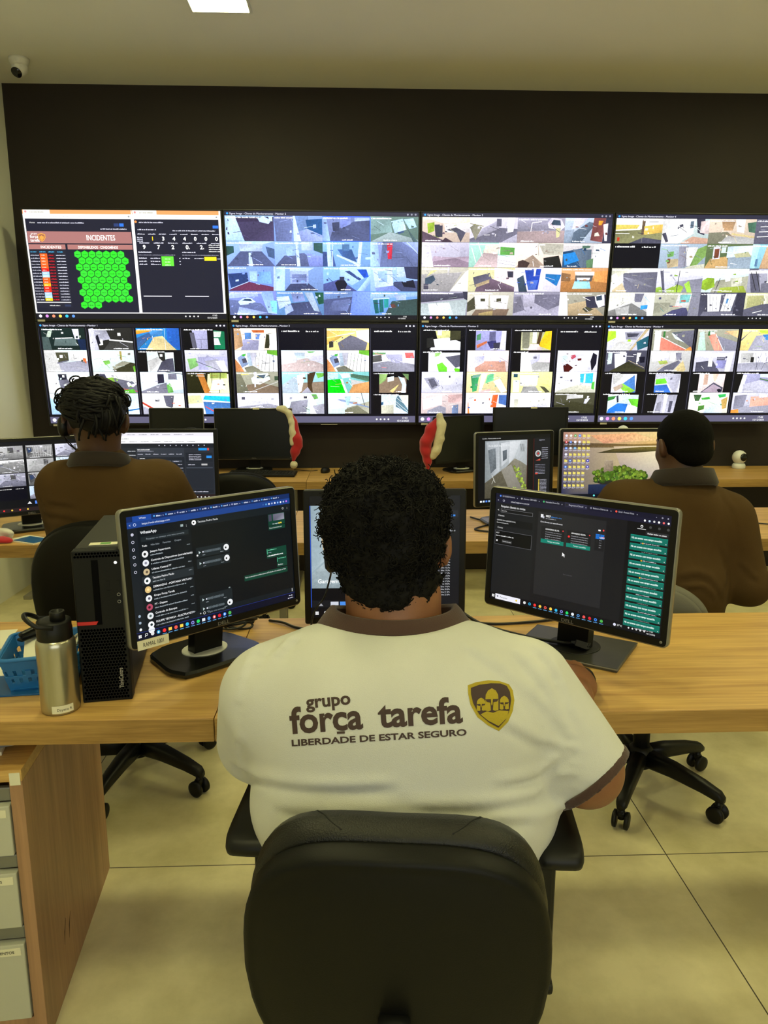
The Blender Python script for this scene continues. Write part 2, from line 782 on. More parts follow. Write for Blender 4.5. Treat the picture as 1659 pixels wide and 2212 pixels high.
def joint(sock, off, T, wd):
    a = nt.nodes.new('ShaderNodeMath'); a.operation = 'SUBTRACT'; a.inputs[1].default_value = off - 0.5 * T
    nt.links.new(sock, a.inputs[0])
    p = nt.nodes.new('ShaderNodeMath'); p.operation = 'FLOORED_MODULO'; p.inputs[1].default_value = T
    nt.links.new(a.outputs[0], p.inputs[0])
    q = nt.nodes.new('ShaderNodeMath'); q.operation = 'COMPARE'; q.inputs[1].default_value = 0.5 * T; q.inputs[2].default_value = wd
    nt.links.new(p.outputs[0], q.inputs[0])
    return q.outputs[0]


j1 = joint(sep.outputs[0], 0.9105, 1.85, 0.0017)
j2 = joint(sep.outputs[1], 1.9246, 1.62, 0.0017)
mx = nt.nodes.new('ShaderNodeMath'); mx.operation = 'MAXIMUM'
nt.links.new(j1, mx.inputs[0]); nt.links.new(j2, mx.inputs[1])
mc = nt.nodes.new('ShaderNodeMix'); mc.data_type = 'RGBA'
nt.links.new(mx.outputs[0], mc.inputs[0])
nt.links.new(cr.outputs['Color'], mc.inputs[6])
mc.inputs[7].default_value = (*hexc((66, 60, 40)), 1)
nt.links.new(mc.outputs[2], b.inputs['Base Color'])
b.inputs['Roughness'].default_value = 0.5
M_FLOOR = m

X0, X1, Y0, Y1, ZC = -2.179, 5.2, -2.6, 5.083, 3.145
T = 0.1


def slab(name, x0, x1, y0, y1, z0, z1, mt):
    return struct(MB().box(((x0 + x1) / 2, (y0 + y1) / 2, (z0 + z1) / 2), (x1 - x0, y1 - y0, z1 - z0)).build(name, mt))


slab('floor', X0 - T, X1 + T, Y0 - T, Y1 + T, -T, 0, M_FLOOR)
slab('ceiling', X0 - T, X1 + T, Y0 - T, Y1 + T, ZC, ZC + T, M_CEIL)
slab('wall_back', X0 - T, X1 + T, Y1, Y1 + T, 0, ZC, M_DARKW)
slab('wall_left', X0 - T, X0, Y0 - T, Y1, 0, ZC, M_WALLL)
slab('wall_right', X1, X1 + T, Y0 - T, Y1, 0, ZC, M_WALLL)
slab('wall_front', X0, X1, Y0 - T, Y0, 0, ZC, M_WALLL)

# unseen window added behind the viewer as a cool fill light
wn = struct(thing('fill_window_1', None, None, (0.8, Y0, 1.0)))
fm = MB()
for x in (-1.7, 0, 1.7):
    fm.box((x, 0.02, 0.75), (0.06, 0.05, 1.5))
for z in (0.03, 1.47):
    fm.box((0, 0.021, z), (3.47, 0.056, 0.06))
fm.build('fill_window_frame', M_WHITEP, wn)
for x in (-0.85, 0.85):
    MB().box((x, 0.008, 0.75), (1.64, 0.006, 1.38)).build('pane', M_FILL, wn)  # these panes glow to fill the room from behind

# square LED panels set in the ceiling
M_LED = emis_mat('lit lamp diffuser', LAMP_COLOR, LAMP_POWER)
pan = thing('ceiling_light', 'lit square ceiling lamp at the top edge above the video wall', 'ceiling light', (-0.648, 3.925, ZC), group='square ceiling lamps')
fr = MB()
S, B_ = 0.30, 0.012
for sx, sy, lx, ly in ((-1, 0, B_, S), (1, 0, B_, S), (0, -1, S - 2 * B_, B_), (0, 1, S - 2 * B_, B_)):
    fr.box((sx * (S - B_) / 2, sy * (S - B_) / 2, -0.007), (lx, ly, 0.014))
fr.build('lamp_frame', M_WHITEP, pan)
MB().box((0, 0, -0.004), (S - 2 * B_, S - 2 * B_, 0.006)).build('diffuser', M_LED, pan)
for x, y in ((-0.648, 2.45), (-0.648, 0.6), (2.75, 3.925), (1.75, 2.45), (1.75, 0.6), (3.6, 2.45), (0.6, -1.6)):
    c = copy_tree(pan)
    c.location = (x, y, ZC)
    c['label'] = 'lit square ceiling lamp out of the picture, over the desks'

# dome camera on the ceiling, far left
t = thing('dome_camera', 'small white dome security camera on the ceiling in the upper left corner', 'security camera', (-1.905, 4.70, ZC))
MB().lathe([(0.055, 0), (0.055, -0.012), (0.05, -0.03), (0.04, -0.045)]).build('camera_base', M_WHITEP, t)
q = MB().lathe([(0.003, -0.045), (0.02, -0.042), (0.034, -0.03), (0.043, -0.01), (0.045, 0.008), (0.04, 0.02), (0.03, 0.03)], (0, 0, -0.05),
               M=Euler((R(-42), 0, R(-15))).to_matrix().to_4x4()).build('camera_ball', M_WHITEP, t)
M_LENS = mat('dark glass lens', (12, 12, 14), 0.1)
Mx = Matrix.Translation((0, 0, -0.05)) @ Euler((R(-42), 0, R(-15))).to_matrix().to_4x4()
MB().lathe([(0.03, -0.0465), (0.029, -0.042), (0.024, -0.036)], M=Mx).build('lens_window', M_LENS, q)
MB().box((-0.016, 0.02, -0.012), (0.006, 0.006, 0.006)).build('cable_outlet', M_BLACK, t)
# ================================================================ video wall
M_SCR_WALL = screen_mat('lit wall screen', 1.42 * SCREEN_GAIN, nscale=75)
M_SCR_WALLB = screen_mat('bright lit wall screen', 1.5 * SCREEN_GAIN, nscale=75)
M_SCR = screen_mat('lit desk screen', 1.0 * SCREEN_GAIN, nscale=110)
M_BEZEL = mat('black display bezel', (16, 16, 18), 0.4)


def jit(h, rng, k):
    if len(h) == 3:
        h = ''.join(q + q for q in h)
    c = [int(h[i:i + 2], 16) for i in (0, 2, 4)]
    f = 1 + rng.uniform(-k, k)
    return tuple(max(0, min(255, q * f + rng.uniform(-6, 6))) for q in c)


def sh(h, f):
    if isinstance(h, str):
        if len(h) == 3:
            h = ''.join(q + q for q in h)
        h = tuple(int(h[i:i + 2], 16) for i in (0, 2, 4))
    return tuple(max(0, min(255, q * f)) for q in h)


def car(A, P, u, v, s, col, L):
    """small car seen from a high camera"""
    A.poly([P(u - s, v + .02), P(u - .8 * s, v - .45 * s), P(u - .35 * s, v - .95 * s), P(u + .45 * s, v - .9 * s), P(u + .85 * s, v - .3 * s), P(u + s, v + .12 * s), P(u + .8 * s, v + .5 * s), P(u - .7 * s, v + .42 * s)], col, L)
    A.poly([P(u - .55 * s, v - .4 * s), P(u - .28 * s, v - .8 * s), P(u + .38 * s, v - .76 * s), P(u + .6 * s, v - .32 * s)], '345', L + 1)
    A.circ(*P(u - .5 * s, v + .42 * s), .2 * s * 60, '112', L + 1, 10)
    A.circ(*P(u + .55 * s, v + .46 * s), .2 * s * 60, '112', L + 1, 10)


def photo_tile(A, x, y, wd, h, spec, rng, tint):
    """one security camera picture drawn from its list of shapes"""
    def P(t):
        return (x + min(1, int(t[:2]) / 98.5) * wd, y + min(1, int(t[2:]) / 98.5) * h)
    U = rng.uniform

    def col(hx, f=1.0):
        c = sh(hx, f)
        return tuple(min(255, c[i] * tint[i]) for i in range(3))
    parts_ = spec.split(';')
    g0 = parts_[0]
    dark = g0 == '112'
    A.poly([(x, y), (x + wd, y), (x + wd, y + h), (x, y + h)], [col(g0, 1.1), col(g0, 1.0), col(g0, .86), col(g0, .95)] if not dark else col('08080f'), 2, 0 if dark else .6)
    cols = [g0]
    for k, p in enumerate(parts_[1:]):
        f = p.split()
        L = 3 + k * .45
        if f[0][0] == '-':
            A.line(P(f[2]), P(f[3]), int(f[1]) * h * .014, col(f[0][1:]), L, .2)
            continue
        pts = [P(t) for t in f[1:]]
        cols.append(f[0])
        A.poly(pts, [col(f[0], U(.84, 1.16)) for _ in pts], L, .9)
    if not dark:
        for k in range(5):       # small things: signs, plants, pipes
            u, v, dx, dy = U(.02, .9), U(.12, .7), U(.01, .07), U(.02, .10)
            c = col(rng.choice(cols[:3]), U(.75, 1.15))
            A.poly([(x + u * wd, y + v * h), (x + min(.99, u + dx) * wd, y + (v + U(-.03, .03)) * h), (x + min(.99, u + dx + U(-.02, .02)) * wd, y + (v + dy) * h), (x + (u + U(-.01, .01)) * wd, y + (v + dy) * h)], c, 7.5, 1.0)
        for k in range(5):
            u, v = U(.02, .8), U(.1, .8)
            A.line((x + u * wd, y + v * h), (x + min(.99, u + U(-.02, .22)) * wd, y + min(.99, v + U(-.1, .25)) * h), h * U(.008, .02), col(rng.choice(cols), U(.6, 1.3)), 7.8, .5)
    A.scrib(x + wd * .02, y + h * .10, wd * U(.35, .7), h * .055, 'f4f4f8', rng, 9)
    if rng.random() < .7:
        A.scrib(x + wd * U(.05, .6), y + h * .96, wd * U(.2, .35), h * .05, 'f0f0f4', rng, 9)


def tile(A, x, y, wd, h, spec, rng):
    """one security camera picture"""
    f = spec.split()
    kind = f[0]
    L = 2
    if kind == 'K':
        A.rect(x, y, x + wd, y + h, '0a0a16', L)
        A.scrib(x + wd * .03, y + h * .16, wd * .42, h * .075, 'ddd', rng, 8)
        A.scrib(x + wd * .6, y + h * .17, wd * .3, h * .07, 'ccc', rng, 8)
        return
    a, b, c = f[1:4]
    ext = f[4:]
    x0, w0 = x, wd
    if 'p' in kind:
        A.rect(x, y, x + wd, y + h, '07070e', L)
        x, wd = x + wd * .15, wd * .68
    kd = kind[0]

    def P(u, v):
        return (x + min(1, max(0, u)) * wd, y + min(1, max(0, v)) * h)
    U = rng.uniform

    def pg(pts, col, L_, nz=.7):
        A.poly([P(*q) for q in pts], col, L_, nz)
    pg([(0, 0), (1, 0), (1, 1), (0, 1)], [sh(a, 1.12), sh(a, 1.0), sh(a, .86), sh(a, .95)], L, .6)
    if kd in 'RN':
        hz, u0, u1 = U(.28, .45), U(.2, .42), U(.6, .82)
        if kd == 'R' and rng.random() < .5:
            pg([(0, 0), (u0, 0), (u0 + .05, hz), (u0 - .12, 1), (0, 1)], [sh(a, 1.25), sh(a, 1.2), sh(a, 1.1), sh(a, 1.05), sh(a, 1.2)], 3, .3)
        else:
            pg([(1, 0), (u1, 0), (u1, hz), (1, .9)], [sh(a, 1.2), sh(a, 1.1), sh(a, 1.0), sh(a, 1.1)], 3, .3)
        pg([(0, U(.75, 1)), (u0, hz + .12), (u1, hz + .05), (1, U(.6, .9)), (1, 1), (0, 1)], [sh(b, 1.0), sh(b, 1.15), sh(b, 1.2), sh(b, .9), sh(b, .85), sh(b, .8)], 4, .9)
        d = U(.3, .66)
        pg([(d, .06), (d + U(.16, .26), .09), (d + U(.16, .24), hz + .1), (d, hz + .12)], [sh(c, 1.1), sh(c, 1), sh(c, .9), sh(c, .95)], 5, .6)
        A.line(P(u0, hz + .12), P(u1, hz + .05), h * .02, sh(a, 1.3), 6)
        if kd == 'N':
            pg([(.25, .6), (.7, .55), (.85, .8), (.3, .95)], [sh(c, 1), sh(c, .8), sh(c, .5), sh(c, .7)], 5, .9)
            A.circ(*P(.42, .2), h * .06, 'fff', 6, 8)
    elif kd == 'H':
        pg([(0, 1), (.3, .45), (.72, .45), (1, 1)], [sh(b, .9), sh(b, 1.2), sh(b, 1.2), sh(b, .9)], 3, .8)
        pg([(.26, .12), (.76, .12), (.72, .46), (.3, .46)], [sh(c, 1.1), sh(c, 1.1), sh(c, .9), sh(c, .9)], 3, .9)
        pg([(0, 0), (.26, .12), (.3, .46), (0, 1)], [sh(a, .95), sh(a, 1.1), sh(a, 1), sh(a, .8)], 3, .4)
        pg([(.47, .48), (.51, .48), (.53, 1), (.45, 1)], sh(c, 1.2), 4, .2)
        pg([(0, .12), (.14, .16), (.14, .42), (0, .6)], '354', 4, .6)
        A.line(P(.26, .12), P(.76, .12), h * .025, 'fff', 5)
    elif kd in 'SC':
        pg([(0, 0), (1, 0), (1, .2), (0, .28)], [sh(a, 1.2), sh(a, 1.3), sh(a, 1.2), sh(a, 1.1)], 3, 1.2)
        t = U(-.2, .2)
        pg([(.1 + t, .3), (.75 + t, .16), (1, .5), (1, 1), (0, 1), (0, .7)], [sh(b, 1.1), sh(b, 1.15), sh(b, 1), sh(b, .9), sh(b, .85), sh(b, 1)], 4, .8)
        pg([(0, .28), (.12 + t, .3), (.02, .8), (0, .9)], [sh(c, 1.1), sh(c, .9), sh(c, .8), sh(c, .9)], 5, 1.2)
        pg([(.6 + t, .16), (.95, .1), (1, .24), (1, .4)], [sh(c, 1.0), sh(c, 1.15), sh(c, .9), sh(c, .8)], 5, 1.2)
        A.line(P(.2 + t, .36), P(.78, .98), h * .02, 'dde', 6)
        if kd == 'C':
            car(A, P, U(.4, .62), U(.34, .44), .17, sh('dde', 1), 7)
    elif kd == 'G':
        pg([(0, .9), (.3, .55), (1, .7), (1, 1), (0, 1)], sh(b, 1), 3, .8)
        pg([(0, .05), (.24, .1), (.3, .55), (.06, .86)], [sh(a, .6), sh(a, .8), sh(a, .7), sh(a, .5)], 3, .6)
        pg([(.05, .2), (.2, .22), (.22, .45), (.08, .6)], '346', 4, .5)
        n = 11
        for k in range(n):
            u = .34 + .66 * k / n
            A.line(P(u, .08 + .05 * math.sin(k)), P(u - .1 + .08 * k / n, .92), wd * .02, sh(c, 1), 5)
        A.line(P(.3, .3), P(1, .2), h * .03, sh(c, .9), 5)
        A.line(P(.25, .75), P(1, .8), h * .03, sh(c, .9), 5)
    elif kd == 'V':
        t = U(.35, .6)
        pg([(0, 1), (0, .75), (t, .3), (1, .5), (1, 1)], [sh(b, .9), sh(b, 1), sh(b, 1.2), sh(b, 1), sh(b, .9)], 3, .8)
        pg([(0, .1), (t, .05), (t, .32), (0, .72)], [sh(a, 1.2), sh(a, 1), sh(a, .9), sh(a, 1.1)], 3, .5)
        gx, gy = U(.15, .8), U(.6, .85)
        for k in range(9):
            A.circ(*P(gx + U(-.17, .17), gy + U(-.16, .14)), h * U(.06, .13), jit(c, rng, .35), 5, 9, 1.2)
    if 'car' in ext:
        car(A, P, U(.45, .7), U(.3, .42), .22, sh('e4e8ee', 1), 7)
    if 'red' in ext:
        pg([(.34, .02), (.46, .02), (.44, .7), (.35, .7)], 'd8242c', 6, .5)
    if 'blue' in ext:
        pg([(.0, .35), (.35, .2), (.55, .5), (.2, 1), (0, 1)], ['157', '26a', '149', '137', '25a'], 6, .4)
    if 'grn' in ext:
        pg([(0, .38), (.3, .33), (.42, 1), (0, 1)], ['0b2', '0c1', '0a1', '0b0'], 6, .3)
    if 'yel' in ext:
        pg([(.72, .0), (1, .0), (1, .95), (.7, .7)], ['da1', 'eb2', 'c90', 'c91'], 6, .4)
    if 'man' in ext:
        A.circ(*P(.4, .42), h * .08, '334', 7)
        pg([(.26, .62), (.34, .5), (.46, .5), (.5, .7), (.44, .98), (.3, .98)], '112', 7)
    if 'roof' in ext:
        pg([(.68, .08), (.9, .06), (.96, .3), (.7, .32)], 'c55', 7, .4)
    # clutter: signs, plants, pipes, patches of light
    for k in range(13):
        u, v = U(0, .92), U(.02, .6)
        dx, dy = U(.02, .13), U(.03, .15)
        col = jit(rng.choice([a, a, a, b, b, c, 'dde', '667']), rng, .22)
        dx *= U(.4, 1.1)
        pg([(u, v + U(-.01, .01)), (u + dx, v), (u + dx + U(-.015, .015), v + dy), (u + U(-.015, .015), v + dy)], col, 6, 1.0)
    for k in range(4):
        u, v = U(0, .9), U(0, .8)
        A.line(P(u, v), P(u + U(-.2, .3), v + U(.05, .4)), h * U(.012, .03), jit(rng.choice([a, b, '556', 'eef']), rng, .2), 7)
    # time stamp and name
    A.scrib(x0 + w0 * .02, y + h * .10, w0 * U(.35, .7), h * .055, 'f4f4f8', rng, 9)
    if rng.random() < .7:
        A.scrib(x0 + w0 * U(.05, .2), y + h * .96, w0 * U(.2, .4), h * .05, 'f0f0f4', rng, 9)


def taskbar(A, y0, y1, rng, col='1a1a24', right=True):
    A.rect(0, y0, A.pw, y1, col, 2)
    cs = ['eef', 'c8d', 'e86', 'fc5', '3be', '58c']
    hh = y1 - y0
    for k in range(6):
        A.circ(14 + k * 22 * A.pw / 640, (y0 + y1) / 2, hh * .28, cs[k], 3, 10)
    if right:
        A.text('17:02', A.pw - 48 * A.pw / 640, y0 + hh * .45, hh * .28, 'eee', 4)
        A.text('15/12/2025', A.pw - 66 * A.pw / 640, y0 + hh * .88, hh * .28, 'eee', 4)
        for k in range(4):
            A.circ(A.pw - (96 + k * 14) * A.pw / 640, (y0 + y1) / 2, hh * .15, 'ccc', 3, 8)


def grid_screen(A, specs, title, rng, upper, gaps, tint):
    A.rect(0, 0, A.pw, A.ph, '0a0a14', 1)
    A.rect(0, 0, A.pw, 13, '2a2a3c' if upper else '15151f', 2)
    A.circ(9, 7, 3.5, '39f', 3, 8)
    A.text(title, 16, 10, 6.0, 'd8d8e8', 3)
    for k in range(3):
        A.circ(A.pw - 10 - k * 13, 7, 3.2, '889' if upper else 'ccd', 3, 8)
    if upper:
        y0, y1 = 13, 345
        taskbar(A, 345, 360, rng, '14141c')
    else:
        y0, y1 = 15, 327
        taskbar(A, 336, 360, rng, '55536a')
    th = (y1 - y0) / 4
    tw = A.pw / 4
    for i, sp in enumerate(specs):
        r_, c_ = divmod(i, 4)
        g = 14 if gaps else 0
        if sp == 'K':
            tile(A, c_ * tw + g * .6, y0 + r_ * th + .8, tw - g, th - 1.2, sp, rng)
        else:
            photo_tile(A, c_ * tw + g * .6, y0 + r_ * th + .6, tw - g, th - .8, sp, rng, tint)
        if gaps:
            A.rect(c_ * tw - .5, y0 + r_ * th, c_ * tw + .8, y0 + (r_ + 1) * th, '445', 4)


def shield(A, x, y, s, L, gold=(200, 150, 70), dark=(90, 60, 50)):
    o = [(-.5, -.42), (0, -.56), (.5, -.42), (.52, .05), (.3, .4), (0, .62), (-.3, .4), (-.52, .05)]
    A.poly([(x + p[0] * s, y + p[1] * s) for p in o], gold, L)
    A.poly([(x + p[0] * s * .78, y + p[1] * s * .78) for p in o], dark, L + 1)
    for dx, q in ((-.2, .7), (.2, .7), (0, 1)):
        A.poly([(x + s * (dx + px * q), y + s * (.02 + py * q)) for px, py in ((-.12, .2), (-.12, -.16), (0, -.3), (.12, -.16), (.12, .2))], gold, L + 2)
    A.poly([(x - .28 * s, y + .16 * s), (x + .28 * s, y + .16 * s), (x, y + .44 * s)], gold, L + 2)


def incidents(A, rng):
    A.rect(0, 0, 640, 360, 'f2f0ee', 1)
    for x0, x1 in ((0, 349), (352, 634)):
        A.rect(x0, 0, x1, 13, 'e0955c', 2)
        A.rect(x0 + 2, 0, x0 + (88 if x0 == 0 else 80), 14, 'f6efe8', 3)
        A.circ(x0 + 10, 6, 4, 'c88', 4, 8)
        A.scrib(x0 + 24, 9, 45, 4, '998', rng, 4)
        A.rect(x0, 13, x1, 27, 'f4f3f3', 2)
        A.scrib(x0 + 36, 22, 150, 3, 'bbb', rng, 4)
        A.circ(x1 - 8, 20, 3, '888', 4, 8)
        A.rect(x0 + 5, 28, x1 - 2, 338, '1b1c2c', 3)
    # left window
    A.text('Home', 18, 43, 5, 'ddd', 4)
    A.scrib(44, 43, 150, 4, 'ccd', rng, 4)
    A.rect(290, 42, 306, 52, '2a3a6a', 4)
    A.rect(308, 42, 322, 52, '2f6fe0', 4)
    A.scrib(245, 62, 85, 4, 'ccd', rng, 4)
    A.rect(6, 69, 344, 107, '9b6a68', 4)
    A.text('grupo', 18, 79, 6, 'f2eee8', 6)
    A.text('força', 14, 90, 9, 'f2eee8', 6, .02)
    A.text('tarefa', 14, 102, 9, 'f2eee8', 6, .02)
    shield(A, 52, 88, 24, 6, (214, 150, 70), (150, 95, 70))
    A.text('INCIDENTES', 196, 97, 17, 'fbf6f2', 6, .012, width=93)
    A.rect(6, 111, 125, 127, 'a06c68', 4)
    A.text('INCIDENTES', 44, 124, 8.5, 'f6ece6', 6, .02)
    A.rect(132, 111, 344, 127, 'a06c68', 4)
    A.text('DISPONIBILIDADE - CONDOMÍNIOS', 166, 124, 8, 'f6ece6', 6, .02, width=130)
    A.rect(6, 130, 125, 322, '20212f', 4)
    for k in range(4):
        A.scrib(9 + k * 29, 137, 20, 3.5, '4ad', rng, 5)
    cs = ['f45a1a', 'f45a1a', 'f7652a', 'f7652a', 'f45a1a', 'e81818', '9cc4ee', 'a9d0f2', 'f45a1a', 'f45a1a', 'f5a91a', 'e81818', 'f02a18', '9cc4ee', 'a9d0f2', 'f0c818']
    for k, q in enumerate(cs):
        y = 141 + k * 9.9
        A.scrib(8, y + 7, 28, 3, 'ccd', rng, 5)
        A.rect(38, y, 62, y + 9.4, q, 5)
        A.scrib(42, y + 6.5, 12, 2.6, 'fed', rng, 6)
        A.rect(64, y, 86, y + 9.4, '2a1420', 5)
        A.scrib(65, y + 6.6, 19, 3.4, 'd02030', rng, 6)
        A.scrib(91, y + 7, 30, 3, 'dde', rng, 5)
    A.rect(8, 302, 122, 305, 'e8e8e8', 5)
    A.scrib(50, 316, 34, 3.4, 'ddd', rng, 5)
    A.rect(100, 311, 120, 318, '2a3350', 5)
    # honeycomb of available sites
    n0 = [7, 7, 7, 7, 7, 7, 7, 7, 3]
    for r_ in range(9):
        for k in range(n0[r_]):
            x = 162 + (k * 23.6) + (11.8 if r_ % 2 else 0) + r_ * .4
            y = 143 + r_ * 21.2
            A.poly([(x + 13.2 * math.sin(PI / 3 * i), y + 13.6 * math.cos(PI / 3 * i)) for i in range(6)], '1a7a1c', 5)
            A.poly([(x + 12.2 * math.sin(PI / 3 * i), y + 12.6 * math.cos(PI / 3 * i)) for i in range(6)], '2fd02c' if (r_ + k) % 3 else '34c834', 6)
            A.scrib(x - 6, y + 1.5, 12, 2.4, '166018', rng, 7)
    # right window
    A.circ(362, 36, 4, 'e84', 4, 8)
    A.scrib(372, 40, 80, 4, 'ccd', rng, 4)
    A.rect(612, 47, 630, 56, '2f6fe0', 4)
    A.scrib(366, 63, 60, 4, 'ccd', rng, 4)
    A.scrib(480, 66, 140, 4, 'ccd', rng, 4)
    for k, q in enumerate(('', '1', '3', '4', '4', '0', '0', '0')):
        x = 376 + k * 35
        A.scrib(x - 12, 77, 24, 3.4, 'dde', rng, 4)
        if k == 0:
            for i in range(3):
                A.scrib(x - 14, 88 + i * 6, 18, 3.4, 'dde', rng, 4)
        else:
            A.text(q, x - 3, 96, 12, 'f2c81a' if k == 1 else 'fff', 5, .03)
    for k, q in enumerate(('9', '7', '2', '0s', '2s', '')):
        x = 382 + k * 47
        A.scrib(x - 14, 106, 32, 3.4, 'dde', rng, 4)
        if q:
            A.text(q[0], x - 4, 124, 13, 'fff', 5, .03)
            if len(q) > 1:
                A.text(q[1], x + 6, 124, 6, 'fff', 5)
        else:
            for i in range(4):
                A.scrib(x - 22, 112 + i * 7, 42, 3.6, 'eee', rng, 4)
    for x in (362, 506):
        A.scrib(x, 136, 44, 3.6, 'dde', rng, 4)
        A.scrib(x, 145, 120, 2.8, '99a', rng, 4)
    for i in range(3):
        A.scrib(362, 156 + i * 10, 26, 3.6, 'dde', rng, 4)
        A.scrib(400, 156 + i * 10, 32, 3.6, 'dde', rng, 4)
        A.scrib(495, 156 + i * 10, 4, 4, 'dde', rng, 4)
    A.rect(436, 148, 476, 180, '5fd43a', 5)
    for i in range(3):
        A.scrib(447, 158 + i * 10, 18, 3, 'e8ffe0', rng, 6)
    A.scrib(506, 156, 24, 3.6, 'dde', rng, 4)
    A.scrib(545, 156, 30, 3.6, 'dde', rng, 4)
    A.rect(578, 149, 618, 162, 'f0d824', 5)
    A.scrib(620, 157, 15, 3, 'dde', rng, 4)
    A.rect(366, 280, 460, 283, 'd4d4dc', 5)
    A.rect(505, 280, 585, 283, 'd4d4dc', 5)
    taskbar(A, 341, 360, rng, '17171f')


